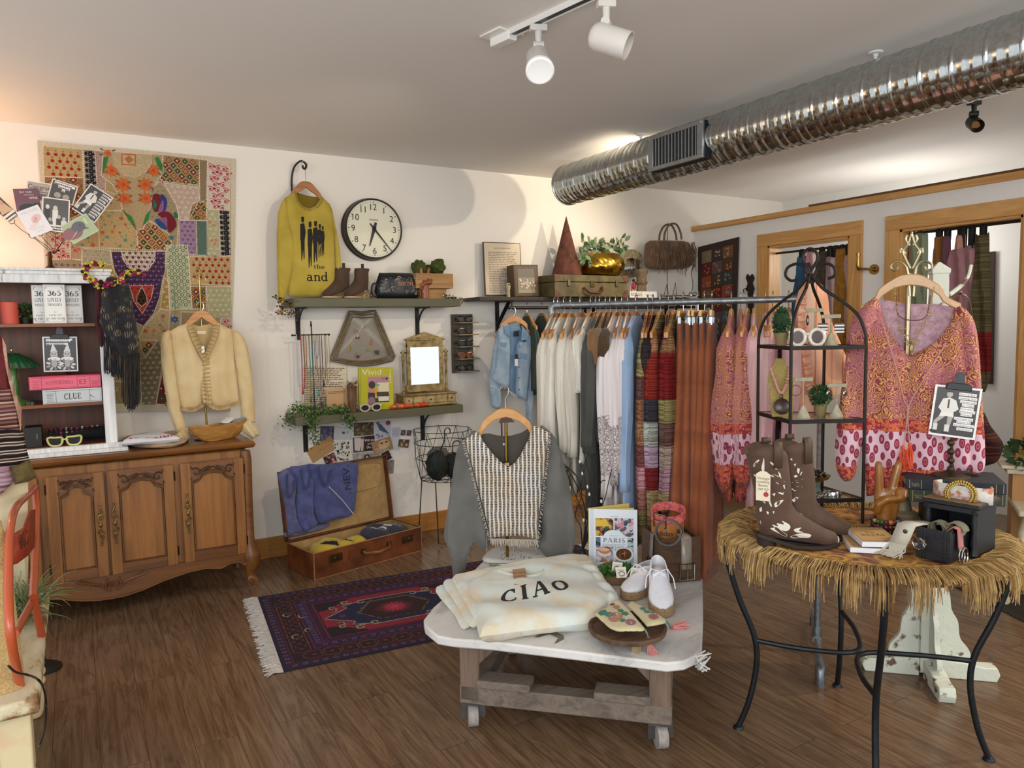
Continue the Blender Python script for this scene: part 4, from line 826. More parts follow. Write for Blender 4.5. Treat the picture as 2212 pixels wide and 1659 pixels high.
# ================================================================== hangers, garments on stands, cream jacket, near left corner
HWOOD=WOOD('cf9550','a96d30',0,1.5,.35,3,.02,.3);HWOOD2=WOOD('b0713a','86501f',0,1.5,.35,3,.02,.3);CHROME=METAL('cfd2d4',.15)
def hang_parts(t,fr,w,wood,hook=True,drop=.1,hk=None):
 top=[(0,.0),(.03,-.003),(.06,-.018),(.1,-.045),(w*.36,-.075),(w/2,-drop)];bot=[(w/2,-drop-.026),(w*.34,-.098),(.09,-.073),(.055,-.05),(.03,-.042),(0,-.04)]
 s_=drop/.1;top=[(a,b*s_ if i<5 else b)for i,(a,b)in enumerate(top)];bot=[bot[0]]+[(a,b*s_+(.02*(s_-1)))for a,b in bot[1:-1]]+[(0,-.04)];half=bez2(top,4)+bez2(bot,4);P=half+[(-a,b)for a,b in reversed(half)][1:-1]
 m=MB();m.prism(P,fr,-.007,.007);m.build('hanger_arms',wood,t,bev=.003)
 if hook:
  hk=hk or.075;R=.019;m=MB();q=[fr.p(0,-.01),fr.p(0,hk-.04)]+[fr.p(-R+R*cos(rad(a))+.0,hk-.03+R*sin(rad(a))+.0)for a in range(0,200,20)]
  q=[fr.p(0,-.01),fr.p(.0,hk-.055),fr.p(.012,hk-.04)]+[fr.p(-.004+R*cos(rad(a)),hk-R+R*sin(rad(a)))for a in range(-20,200,20)]
  m.tube(q,.0021,6);m.build('hook',CHROME,t)
def hanger(label,pos,ang,w=.43,wood=None,group=None,hk=None):
 t=T('clothes_hanger',label,'hanger',pos,group);hang_parts(t,facing(pos,ang),w,wood or HWOOD,True,.1,hk);return t
def ruffle(mb,fr,pts,w,amp,n,c=0,mi=0,seed=0):
 pts=bez2(pts,10);L=[0]
 for a,b in zip(pts,pts[1:]):L.append(L[-1]+hypot(b[0]-a[0],b[1]-a[1]))
 def fn(u,v):
  s=u*L[-1];i=max(j for j in range(len(L)-1)if L[j]<=s+1e-9);q=(s-L[i])/max(1e-6,L[i+1]-L[i]);a=pts[i][0]+(pts[i+1][0]-pts[i][0])*q;b=pts[i][1]+(pts[i+1][1]-pts[i][1])*q
  dx,dy=pts[i+1][0]-pts[i][0],pts[i+1][1]-pts[i][1];l=hypot(dx,dy)or 1;ph=u*n*2*pi+1.3*sin(u*17+seed)
  return fr.p(a-dy/l*(v-.3)*w+.3*amp*v*cos(ph),b+dx/l*(v-.3)*w,c+.004+amp*(.25+v)*sin(ph))
 return mb.grid(n*8,4,fn,mi,lambda u,v:(u*L[-1],v*w))
def outline(P,n=4):return bez2(P,n,True)
JY=4.62;jf=wallA(JY);k=560/2212
def t2(P):return PX(jf,CR(P,k,0,560))
st=fz(433,950,.861);jx=jf.px(436,700)[0]
BR=METAL('a58a4e',.3,.95)
t=T('garment_stand','slim brass garment stand with a scroll top on the sideboard','garment stand',(jx,JY+.015,.861))
m=MB();m.lathe((jx,JY+.015,.861),[(.001,0),(.07,0),(.07,.006),(.035,.012),(.016,.022),(.016,.04),(.02,.05),(.012,.062),(.008,.066)],28);m.build('base',BR,t)
zt2=t2([(1690,60)])[0][1];m=MB();m.tube([(jx,JY+.015,.90),(jx,JY+.015,zt2-.05)],.006,10);m.build('pole',BR,t)
m=MB();z0=zt2-.07
for s in(-1,1):
 m.tube([jf.p(jx+s*a,z0+b,-.012)for a,b in bez2([(0,-.03),(.012,0),(.03,.004),(.034,-.014),(.024,-.02)],5)],.0025,6);m.tube([jf.p(jx+s*a,z0+b,-.012)for a,b in bez2([(0,.01),(.016,.026),(.013,.042),(0,.066)],5)],.0028,6)
m.ball(jf.p(jx,z0+.075,-.012),(.004,.004,.012),8);m.build('scroll_finial',BR,t)
t=T('clothes_hanger','light wooden hanger holding the cream jacket','hanger',(jx,JY,t2([(1700,450)])[0][1]));hang_parts(t,jf.__class__(V((jx,JY,t2([(1710,438)])[0][1])),(1,0,0),(0,0,1)),.33,HWOOD,True,.2,.05)
CREAM=CLOTH('e0cb9e','d2b684',700,.08,blot=6);t=T('jacket','cream cotton jacket with ruffled front hanging on the brass stand','jacket',(jx,JY-.02,1.12))
body=t2([(1595,545),(1520,570),(1440,615),(1455,760),(1480,900),(1505,1100),(1535,1275),(1640,1290),(1735,1240),(1752,1195),(1765,1235),(1860,1275),(2045,1225),(2020,1000),(2000,850),(1985,700),(1975,600),(1920,575),(1850,540),(1825,640),(1770,760),(1738,850),(1700,770),(1640,660)])
bk=t2([(1590,545),(1700,570),(1850,542),(1900,640),(1900,800),(1740,900),(1560,800),(1540,640)])
m=MB();puff(m,bk,jf,.004,.02,.03,folds(60,.002),c=-.008);m.build('inner_back',CLOTH('c9ae78',None,700),t)
m=MB();puff(m,body,jf,.035,.06,.014,folds(75,.006,5,2),c=.014);m.build('body',CREAM,t)
sl1=t2([(1440,600),(1385,630),(1366,690),(1370,850),(1390,1040),(1430,1280),(1500,1480),(1590,1440),(1545,1300),(1525,1150),(1495,950),(1478,800),(1462,680)])
sl2=t2([(1975,590),(2060,640),(2105,740),(2135,900),(2160,1150),(2175,1390),(2110,1400),(2050,1390),(2045,1200),(2010,950),(1985,750)])
for P,sd in((sl1,3),(sl2,9)):m=MB();puff(m,P,jf,.035,.04,.012,folds(50,.006,20,sd),c=.02);m.build('sleeve',CREAM,t)
m=MB();ruffle(m,jf,t2([(1600,560),(1640,680),(1700,800),(1740,880),(1735,1000),(1720,1100),(1740,1230)]),.03,.009,22,.05);ruffle(m,jf,t2([(1845,555),(1825,660),(1780,770),(1752,870),(1765,1000),(1775,1100),(1780,1240)]),-.03,.009,22,.05)
ruffle(m,jf,t2([(1535,1270),(1640,1285),(1735,1235)]),.03,.007,12,.03);ruffle(m,jf,t2([(1775,1240),(1865,1272),(2045,1225)]),.03,.007,12,.03);m.build('ruffle_trim',CLOTH('cfb27c',None,700),t)
for P in([(1480,1500),(1540,1440),(1600,1430),(1625,1510),(1560,1560),(1490,1540),(1440,1530)],[(2035,1400),(2110,1350),(2190,1440),(2205,1490),(2140,1530),(2060,1470)]):
 m=MB();puff(m,t2(P),jf,.03,.03,.008,folds(190,.008,30,4),c=.04);m.build('cuff_ruffle',CREAM,t)
p=Print(jf,base=.0);a,b=t2([(1718,625)])[0];p.base=.0;p.rect(a-.022,b-.008,a+.022,b+.008,'e8dec8');p.text('TRUE PEOPLE',a,b-.003,.007,'4a4238',False,.036);lb=p.build('neck_label',t);lb.location=(0,-.003,0)
m=MB();a,b=t2([(1720,770)])[0];m.fbox(jf,a-.0085,b-.02,a+.0085,b+.02,.055,.057);m.build('price_tag',C('ece8e0'),t)
# bowl, folded tees
bo=fz(478,957,.861);t=T('dough_bowl','pale wooden boat shaped bowl on the right end of the sideboard','bowl',(bo.x+.02,4.56,.861));rings=[]
def bl(z,k,inn=0):return[V((bo.x+.02+(.165*k-inn)*cos(a)*(1+.08*abs(cos(a))),4.56+(.07*k-inn*.5)*sin(a)+.04*cos(a),.861+z+.014*cos(a)**2*(z/.085)+.012*cos(a)*(z/.085)))for a in[2*pi*i/28 for i in range(28)]]
m=MB();m.loft([bl(.001,.5),bl(.012,.62),bl(.05,.88),bl(.088,1),bl(.09,.97,.004),bl(.05,.84,.006),bl(.016,.55,.01)]);m.build('bowl',WOOD('c69654','9c6a30',0,1.2,.45,4),t)
for i,(dx,dy,h,rz,lb)in enumerate(((.07,.02,'cfd3d8',20,'pale grey'),(.10,.0,'7c93ab',-25,'blue grey'),(.045,-.005,'e6e4dc',50,'white'))):
 m=MB();fr=Fr((bo.x+.02+dx,4.57+dy,.955+.008*i),(cos(rad(rz)),sin(rad(rz)),.25),(-sin(rad(rz)),cos(rad(rz)),.1));puff(m,outline([(-.04,-.025),(.04,-.02),(.045,.022),(-.035,.028)]),fr,.008,.02,.01,folds(90,.003,0,i));m.thing('folded_sock_pair',lb+' folded socks in the boat shaped bowl','socks',CLOTH(h),'socks in the wooden bowl')
hz=Fr((0,0,.875),(1,0,0),(0,1,0))
m=MB();puff(m,outline(PX(hz,[(262,955),(300,936),(395,935),(400,955),(330,965)])),hz,.014,.03,.015,folds(40,.003),c=0);m.thing('folded_tee','beige folded tee underneath the white slogan tee','shirt',CLOTH('c4a67e'))
z2=Fr((0,0,.907),(1,0,0),(0,1,0));P=[fz(x,y,.90)for x,y in[(262,965),(285,948),(345,941),(388,950),(402,966),(398,972),(300,983),(268,984)]]
P=[(q.x,max(4.395,q.y))for q in P];m=MB();puff(m,outline(P),z2,.018,.035,.012,folds(45,.004,70,4));bv=bvh(m);tee=m.thing('folded_tee','white folded tee with a red printed slogan on the sideboard','shirt',CLOTH('e6e6ea','d8d9e2'))
P_,wd=word("JE T'AIME",True);a=fz(276,975,.915);b=fz(400,965,.915);dv=(b-a)
def pl(x,y):q=V((fz(288,970,.91).x,4.412,.93)).lerp(V((fz(394,962,.91).x,4.42,.93)),x/wd)+V((.004*y,.03*y,0));return q
drape_print(P_,bv,pl,(0,0,-1),name='printed_slogan',mat=C('b0203c',.8),parent=tee)
# black fringed scarf, maroon scarf, pom-pom garland at the hutch corner
SY=4.43;sf=wallA(SY)
def ts(P):return PX(sf,CR(P,k,0,560))
m=MB();puff(m,ts(outline([(860,170),(900,240),(880,400),(850,520),(890,640),(880,740),(850,735),(830,620),(810,560),(820,400),(815,240)])),sf,.015,.02,.012,folds(120,.006,0,3),c=-.01);m.thing('maroon_scarf','narrow maroon velvet scarf hanging behind the black fringed one','scarf',CLOTH('4a1420','2c0a12',bump=.1))
def scarfmat():
 b=NB('dark_leaf_cloth');uv=b.co('UV');v=b.n('TexVoronoi',{'Vector':uv,'Scale':22,'Randomness':.9});w_=b.n('TexWave',{'Vector':uv,'Scale':30,'Distortion':9,'Detail':2}).outputs[0]
 f=b.math('MULTIPLY',b.ramp(v.outputs['Distance'],[(.3,'ffffff'),(.5,'000000')]),b.ramp(w_,[(.45,'000000'),(.8,'ffffff')]))
 b.P(Base_Color=b.mix(f,'0f0c14','7d6a4e'),Roughness=.8,Sheen_Weight=.2);return b.m
t=T('fringed_scarf','black fringed scarf with tan leaf print hanging off the hutch corner','scarf',sf.p(*ts([(1030,900)])[0]))
P=ts([(905,165),(960,150),(1060,190),(1110,260),(1130,380),(1160,540),(1180,660),(1190,760),(1130,820),(1060,850),(985,760),(930,690),(885,620),(850,520),(862,400),(865,300),(895,220)])
m=MB();puff(m,outline(P,3),sf,.022,.03,.012,folds(85,.011,8,1),c=.01);m.build('scarf_cloth',scarfmat(),t)
q=random.Random(3);m=MB()
for i in range(120):
 u=i/119;x0=880+310*u;y0=640+200*u+q.uniform(-15,15)if u<.55 else 790+q.uniform(-10,20);y1=(960+60*u*2 if u<.5 else 1180+110*sin((u-.5)*6))+q.uniform(-30,20);x1=x0+(30*(1-u)-20*u if u>.5 else 10)+q.uniform(-12,12)
 if u>.5:x1=1040+150*(u-.5)*2+q.uniform(-10,10)
 A=ts([(x0,y0),((x0+x1)/2+q.uniform(-8,8),(y0+y1)/2),(x1,y1)]);m.tube([sf.p(a,b,.01+.012*q.random())for a,b in A],[.0016,.0018,.0022],4)
m.build('fringe',C('0e0b10',.8),t,kind='stuff')
q=random.Random(8);m=MB()
pth=[sf.p(a,b,.02)for a,b in ts(bez2([(880,45),(800,40),(740,60),(722,110),(745,165),(800,190),(830,230)],8))]+[sf.p(a,b,.04)for a,b in ts(bez2([(880,235),(1000,200),(1040,180),(1050,140),(1110,120),(1160,115),(1210,140)],8))]
cols=['c6bb3a','1c1a14','d4c84a','8a1a3a','b02a5a']
for i,pt in enumerate(pth):
 for j in range(4):m.ball(pt+V((q.uniform(-.011,.011),q.uniform(-.014,.004),q.uniform(-.011,.011))),q.uniform(.006,.011),6,(q.randrange(3)if i%11<6 else 3+q.randrange(2)))
m.tube([sf.p(a,b,.02)for a,b in ts([(830,225),(810,180)])],.012,8,3)
m.thing('pompom_garland','yellow black and pink pompom garland draped over the hutch corner','garland',[M(c,.9,0,.2,120)for c in cols])
# near left: striped sweater, pale cloth, bench, orange chair, curly plant, cable
NY=3.3;nf=wallA(NY)
m=MB();puff(m,PX(nf,outline([(-60,1000),(0,1010),(54,1030),(58,1110),(60,1180),(56,1290),(40,1300),(-60,1290)],3)),Fr(nf.o+V((0,.06,0)),nf.u,nf.v),.02,.03,.03,folds(60,.008,0,2));m.thing('pale_skirt','pale cream cloth hanging below the striped sweater at the left edge','skirt',CLOTH('dccfae','d2c39c'))
t=T('striped_sweater','patchwork striped sweater with frayed seams at the left edge','sweater',nf.p(*nf.px(10,1060)))
def swm(cols,rep,key):return BANDS(cols,1,rep,'d0c0b4',key,.012)
ST1=swm([(0,'8a6a62'),(.2,'5c3a3a'),(.35,'a88878'),(.5,'6d4540'),(.68,'b59a88'),(.82,'553238')],.045,'s1');ST2=swm([(0,'2a2024'),(.25,'cfc5b4'),(.4,'352b2c'),(.6,'b8ad9c'),(.75,'241c22')],.03,'s2');ST3=swm([(0,'b89aa8'),(.3,'8d6f82'),(.55,'c9b4bc'),(.8,'9a7a90')],.04,'s3')
for i,(P,mt)in enumerate((([(-60,700),(0,722),(12,740),(22,790),(26,842),(-60,850)],M('6d2024',.9,0,.2,30,.3,300)),([(-60,842),(27,838),(40,870),(48,920),(48,930),(-60,925)],ST1),([(-60,922),(49,925),(56,960),(64,992),(30,1010),(-60,1000)],ST2),([(20,1008),(64,990),(72,1012),(80,1030),(60,1040),(32,1046),(28,1020)],M('6a5a2e',.9,0,.2,60,.3,300)),([(-60,1000),(22,1005),(30,1040),(0,1070),(-60,1080)],ST3),([(6,728),(14,745),(20,790),(36,850),(48,880),(46,930),(38,890),(22,830),(10,780)],M('c69a80',.9,0,.15,60,.3,300)))):
 m=MB();puff(m,PX(nf,P),nf,.03,.04,.014,folds(45,.006,15,i),c=.01 if i<5 else.03);m.build('knit_panel' if i<5 else'frayed_trim',mt,t)
BZ=.45;bx1=-.143;t=T('farm_bench','low weathered bench with chunky turned legs and a peeling top','bench',(-.55,3.0,0))
def benchmat():
 b=NB('peeling_bench');n=b.noise(b.co(scale=(8,3,8)),1.5,6,.65);b.P(Base_Color=b.ramp(n,[(.3,'6b4a2a'),(.42,'9a7b52'),(.5,'cdbf9c'),(.7,'ddd2b6')]),Roughness=.6);b.bump(n,.5,.01);return b.m
m=MB();m.box(((bx1-1.0)/2,(2.47+3.5)/2,BZ-.024),(1.0+bx1,1.03,.048));m.build('bench_top',benchmat(),t,bev=.012)
LEGM=M('dccba0',.55,0,.1,6,.1,h2='d8a890',lo=.25,hi=.45)
for y in(2.575,3.36):
 m=MB();x=bx1-.07;m.box((x,y,BZ-.048-.105),(.085,.085,.21));m.lathe((x,y,0),[(.022,0),(.03,.02),(.036,.06),(.04,.11),(.03,.125),(.044,.135),(.044,.15),(.032,.158),(.046,.17),(.046,.186),(.04,.195)],24);m.build('leg',LEGM,t,bev=.006)
m=MB();m.box((-.6,2.575,BZ-.1),(.7,.02,.09));m.build('apron',LEGM,t)
OX=-.185;of=Fr((OX,0,0),(0,1,0),(0,0,1));of=Fr((OX,0,0),(0,-1,0),(0,0,1))
def o3(P,c=0):return[fx(x,y,OX)for x,y in P]
ORG=M('b9532f',.35,0,.1,10,.05,h2='7a4a34',lo=.28,hi=.36,coat=.3);t=T('orange_chair','worn orange tubular metal chair standing on the bench','chair',(OX,2.8,BZ))
foot1=fz(44,1482,BZ);top=fx(66,1052,-.17);foot2=fz(90,1374,BZ)
m=MB();up=bez([foot1,fx(22,1365,-.2),fx(18,1240,-.205),fx(22,1140,-.205),fx(36,1094,-.2),fx(60,1070,-.185),fx(75,1052,-.17)],8);dn=bez([fx(75,1052,-.17),fx(79,1100,-.165),fx(76,1200,-.165),fx(72,1290,-.165)],6);m.tube(up+dn[1:],.0125,10);m.build('back_frame',ORG,t)
m=MB();m.tube([fx(72,1288,-.165),foot2],.0125,10);m.build('front_leg',ORG,t)
m=MB();m.tube([fx(32,1370,-.2),fx(76,1288,-.165)],.0125,10);m.build('seat_brace',ORG,t);m=MB();m.tube([fx(26,1340,-.26),fx(62,1280,-.22)],.0115,8);m.build('seat_brace',ORG,t)
m=MB();A=[fx(24,1156,-.203),fx(50,1140,-.19),fx(63,1103,-.178),fx(76,1100,-.167),fx(75,1180,-.167),fx(60,1200,-.18),(fx(36,1218,-.195)),fx(22,1222,-.203)]
m.add(A,[tuple(range(8))]);m.build('back_plate',M('b5432a',.4,0,.12,8),t,solid=.003)
u=(fx(72,1140,-.165)-fx(30,1168,-.2));pf=Fr(fx(50,1168,-.186)+V((.004,0,0)),u,(0,0,1));p=Print(Fr(pf.o,pf.u,pf.v));p.text('BIG',0,-.02,.05,'5f241c',True,.15);o_=p.build('stencilled_letters',t)
t=T('curly_plant','curly grey green air plant on the bench inside the orange chair','plant',fz(52,1330,BZ));m=MB();q=random.Random(2);c0=fz(52,1335,BZ)
for i in range(170):
 a=q.uniform(0,6.28);L=q.uniform(.07,.2);d=V((cos(a)*.5,sin(a)*.9,q.uniform(.1,1.1))).normalized();s=q.choice((-1,1));pts=[c0+V((q.uniform(-.03,.03),q.uniform(-.08,.08),.02))]
 for j in range(7):pts.append(pts[-1]+d*L/6);d=(d+V((.25*s*sin(j*1.3+a),.25*s*cos(j*1.1),-.18*j/3))).normalized()
 for p_ in pts:p_.z=max(p_.z,BZ+.004)
 m.tube(pts,[.0028,.0028,.0026,.0024,.002,.0016,.001,.0007][:len(pts)],4,q.randrange(2))
m.build('leaves',[M('8c9c68',.6,0,.15,30),M('6d8250',.6,0,.15,30)],t,kind='stuff')
m=MB();cb=[fx(18,1438,-.2),fx(34,1452,-.19),fx(60,1458,-.17),fx(82,1468,bx1+.008),fx(95,1490,bx1+.012),fx(100,1530,bx1+.012),fx(96,1575,bx1+.012),fx(84,1612,bx1+.01)];m.tube(bez(cb,6),.0032,6);m.thing('power_cable','thin black cable trailing over the bench edge','cable',C('141210',.5))
m=MB();m.loft([[V((-.33+.13*cos(a)*k_,2.60+.2*z_-.02,BZ+.001+z_*.48))+V((0,.035*sin(a)*k_,0))for a in[2*pi*i/20 for i in range(20)]]for z_,k_ in((0,1.12),(.05,1.14),(.4,1.04),(.8,.92),(.97,.8),(1,.6))]);m.thing('canvas_bag','speckled tan canvas bag leaning at the left edge on the bench','bag',M('c2a470',.9,0,.14,160,.4,200,h2='a5854f'))
m=MB();q0=fz(112,1440,0);m.lathe((-.2,3.83,0),[(.001,0),(.075,0),(.075,.008),(.05,.024),(.02,.03),(.012,.05),(.01,.3)],24);m.thing('stand_foot','black round stand foot on the floor behind the bench','stand',C('15120f',.5))
# ================================================================== green shelves, clock, wall pieces
OLIVE=M('5c5a42',.55,0,.05,8);IRON=C('141210',.5);GOLD=METAL('b49a5a',.22)
S1,S2,SF=1.69,.942,4.67
for nm,x0,x1,z,lb,bx in(('wall_shelf',1.19,2.353,S1,'upper olive green wall shelf holding boots and the planter',(1.276,2.126)),('wall_shelf',1.172,2.353,S2,'lower olive green wall shelf holding necklaces and the gilt mirror',(1.296,2.146))):
 t=T(nm,lb,'shelf',((x0+x1)/2,4.8,z-.055));m=MB();m.box(((x0+x1)/2,(SF+WALL)/2,z-.0275),(x1-x0,WALL-SF,.055));m.build('shelf_board',OLIVE,t,bev=.002)
 for x in bx:
  m=MB();m.box((x,WALL-.005,z-.055-.105),(.03,.008,.21));m.box((x,4.82,z-.059),(.03,.2,.008));m.tube([V((x,WALL-.01-.17*sin(a)-.0,z-.06-.17*cos(a)))if 0 else V((x,WALL-.01-.175*(1-cos(a)),z-.235+.175*sin(a)))for a in[pi/2*i/10 for i in range(11)]],.007,8);m.build('bracket',IRON,t)
k5=480/2212
# sweatshirt on an iron wall hook
YY=4.77;yf=wallA(YY)
def t5(P):return PX(yf,CR(P,k5,560,320))
hx,hz_=t5([(462,330)])[0]
m=MB();q=[yf.p(a,b,c)for(a,b),c in zip(t5([(380,520),(372,380),(372,260),(388,160),(430,112),(458,130),(466,170),(455,205),(435,195),(432,172)]),[-.12,-.12,-.12,-.10,-.06,-.03,0,0,0,0])];m.tube(bez(q,6),.0065,8);m.thing('wall_hook','curled black iron wall hook above the yellow sweatshirt','hook',IRON)
t=T('clothes_hanger','brown wooden hanger inside the yellow sweatshirt','hanger',(hx,YY,hz_));hang_parts(t,Fr((hx,YY,hz_),(1,0,0),(0,0,1)),.3,HWOOD2,True,.19,.125)
YEL=CLOTH('bca648','aa9436',800,blot=5);t=T('sweatshirt','yellow sweatshirt with a black band print on the wall hook','sweatshirt',(hx,YY,S1+.01))
neck=[(360,430),(385,520),(430,580),(490,605),(550,580),(590,530),(605,490)]
body=t5(neck+[(655,520),(700,565),(725,650),(740,900),(752,1150),(750,1390),(742,1470),(600,1478),(440,1485),(290,1475),(275,1400),(290,1200),(270,900),(240,700),(225,560),(260,490)])
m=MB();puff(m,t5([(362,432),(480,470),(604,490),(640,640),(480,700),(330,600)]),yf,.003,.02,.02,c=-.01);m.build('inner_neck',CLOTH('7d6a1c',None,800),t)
m=MB();puff(m,body,yf,.03,.06,.011,folds(45,.004,10,2),c=.012);bvb=bvh(m);bo_=m.build('body',YEL,t)
for P,sd in(([(255,490),(215,540),(180,650),(166,850),(168,1150),(178,1440),(180,1530),(235,1548),(268,1440),(320,1250),(350,1010),(330,850),(290,700)],1),([(690,555),(718,620),(760,830),(795,1010),(815,1240),(800,1300),(755,1310),(745,1000),(725,800)],5)):
 m=MB();puff(m,t5(P),yf,.028,.03,.011,folds(40,.006,30,sd),c=.018);m.build('sleeve',YEL,t)
m=MB();m.tube([yf.p(a,b,.03)for a,b in t5(bez2([(348,440),(375,530),(430,600),(490,625),(560,600),(603,545),(622,500)],5))],.007,8,flat=.5);m.build('collar_rib',CLOTH('a08a2a',None,800),t)
P_,wd=word('the');A=t5([(525,1205),(632,1205)]);w1=(A[1][0]-A[0][0])/wd
Ps=[[(A[0][0]+a*w1,A[0][1]+b*w1*.82)for a,b in q]for q in P_]
P_,wd=word('and',True,.04);B=t5([(455,1325),(665,1325)]);w1=(B[1][0]-B[0][0])/wd;Ps+=[[(B[0][0]+a*w1,B[0][1]+b*w1*.95)for a,b in q]for q in P_]
q=random.Random(4)
for x,y0,y1,w_ in((415,690,1120,34),(488,740,1190,32),(540,735,1140,34),(582,765,1090,26),(612,785,1080,22)):
 H=y1-y0
 for P in([(x-w_*.4,y0),(x+w_*.4,y0),(x+w_*.45,y0+H*.1),(x,y0+H*.15),(x-w_*.4,y0+H*.1)],[(x-w_*.7,y0+H*.17),(x+w_*.5,y0+H*.15),(x+w_*.9,y0+H*.35),(x+w_*.6,y0+H*.55),(x-w_*.7,y0+H*.55)],[(x-w_*.6,y0+H*.5),(x+w_*.6,y0+H*.5),(x+w_*.55,y1-20),(x+w_*.3,y1),(x+w_*.1,y0+H*.75),(x-w_*.2,y1+10),(x-w_*.4,y1)]):Ps.append(t5(P))
drape_print(Ps,bvb,lambda a,b:yf.p(a,b,.1),(0,1,0),name='black_print',mat=C('191414',.85),parent=t,cut=1)
# clock
cc=fy(809,494,WALL-.08);R=.207;t=T('wall_clock','round cream wall clock with a deep dark brown rim','clock',(cc.x,WALL,cc.z-R))
m=MB();m.lathe((cc.x,WALL,cc.z),[(R*1.0,0),(R*1.02,.01),(R*.99,.02),(R*1.02,.03),(R*.99,.04),(R*1.01,.05),(R*.985,.075),(R*.96,.085),(R*.93,.08),(R*.93,.07)],64,ax=(0,-1,0));m.build('rim',M('3a332d',.45,.2),t)
cfr=Fr((cc.x,WALL-.07,cc.z),(1,0,0),(0,0,1));p=Print(cfr);p.disc(0,0,R*.935,'d9d6bf',n=64)
for i in range(60):
 a=2*pi*i/60;b5=i%5==0;L=.011 if b5 else.006;w_=.0034 if b5 else.0016;r0=R*.885
 p.polys(_st(r0*sin(a),r0*cos(a),(r0-L)*sin(a),(r0-L)*cos(a),w_*1.5),'22201d')
for n_ in range(1,13):a=2*pi*n_/12;p.text(str(n_),R*.71*sin(a),R*.71*cos(a)-.021,.042,'22201d')
p.text('Simplex',0,R*.27,.012,'4a4640',False,.062);p.build('dial',t,r=.35)
for nm,(tx,ty),w_,tail in(('hour_hand',(-.036,-.118),.012,.045),('minute_hand',(.123,-.148),.007,.045)):
 d=V((tx,ty)).normalized();n_=V((-d.y,d.x));m=MB();m.prism([(-d*tail+n_*w_*.6)[:],(-d*tail-n_*w_*.6)[:],(-n_*w_)[:],(V((tx,ty))-n_*w_*.25)[:],(V((tx,ty))+n_*w_*.25)[:],(n_*w_)[:]],cfr,.004,.006);m.lathe(cfr.p(0,0,.003),[(.014,0),(.014,.005),(.001,.006)],16,ax=cfr.n);m.build(nm,C('1c1a19',.5),t)
# boots
def boot(t,o,ang,L,H,shaft,heel,leather,sole,b_top=.05,toe=.02,dip=0,lean=0):
 ca,sa=cos(rad(ang)),sin(rad(ang));o=V(o)
 def W(x,z,y=0):return o+V((ca*x-sa*y,sa*x+ca*y,z))
 R=[((L-.004),.022,0,.009,toe*.7),(L*.95,.027,0,.019,toe*1.25),(L*.82,.034,4,.026,.041),(L*.66,.044+heel*.15,8,.034,.045),(L*.52,.052+heel*.3,16,.042,.041),(L*.4,.055+heel*.5,26,.05,.038),(L*.25,.052+heel*.9,46,.071,.036),(L*.215,.085+heel,68,.061,.036),(L*.215,.125+heel,86,.057,.038)]
 n=5;x0,z0=R[-1][0],R[-1][1]
 if H>z0+.02:
  for i in range(1,n+1):s=i/n;R.append((x0-.01*s+lean*s,z0+(H-z0)*s,90,.056+(shaft-.056)*s**.7,.038+(b_top-.038)*s))
 rings=[]
 for x,z,an,a,b in R:
  c,s=cos(rad(an)),sin(rad(an));q=[]
  for j in range(20):
   th=2*pi*j/20;e=a*cos(th);X=x+s*e;Z=z+c*e
   Z-=dip*cos(th)**2 if R[-1][1]==z else 0;q.append(W(X,max(Z,.012+heel*max(0,min(1,(L*.45-X)/(L*.45)))*.92),b*sin(th)))
  rings.append(q)
 m=MB();m.loft(rings,caps=False,uvs=True);m.add(rings[0],[tuple(range(20))[::-1]]);u=m.build('upper',leather,t,solid=.003)
 m=MB();out=[]
 for x,hw in((0.0,.022),(.02,.032),(L*.25,.033),(L*.45,.034),(L*.65,.045),(L*.8,.044),(L*.93,.028),(L+.002,.012)):out.append((x,hw))
 top=lambda x:.012+heel*max(0,min(1,(L*.45-x)/(L*.45)))
 for dz in(0,):
  ringL=[W(x,top(x)+.002,h)for x,h in out]+[W(x,top(x)+.002,-h)for x,h in reversed(out)];ringB=[p-V((0,0,.011))for p in ringL];m.loft([ringL,ringB])
 hb=[W(.002,0,0)+V((0,0,0))]
 hr=lambda z,k:[W(.035+.032*k*cos(2*pi*j/14)+.012*(1-k),z,.03*k*sin(2*pi*j/14))for j in range(14)]
 m.loft([hr(0,.88),hr(.004,.9),hr(heel*.6,.95),hr(heel+.006,1.08)]);m.build('sole_and_heel',sole,t);return u
BRN=M('4a3523',.8,0,.15,12,.15,120,sheen=.1);q5=lambda x,y,Y:fy(560+x*k5,320+y*k5,Y)
for(x,y,Y,ang,lb)in((880,1480,4.79,208,'brown suede ankle boot leaning behind its partner on the upper shelf'),(1066,1490,4.80,214,'brown suede ankle boot in front on the upper shelf')):
 p0=q5(x,y,Y);t=T('ankle_boot',lb,'boot',(p0 .x,Y,S1),'brown suede ankle boots');boot(t,(p0 .x,Y,S1),ang,.215,.2,.06,.05,BRN,M('b79a74',.7),.04)
 m=MB();m.box((p0 .x-.02,Y,S1+.215),(.018,.006,.04));m.build('pull_tab',C('1a1614'),t)
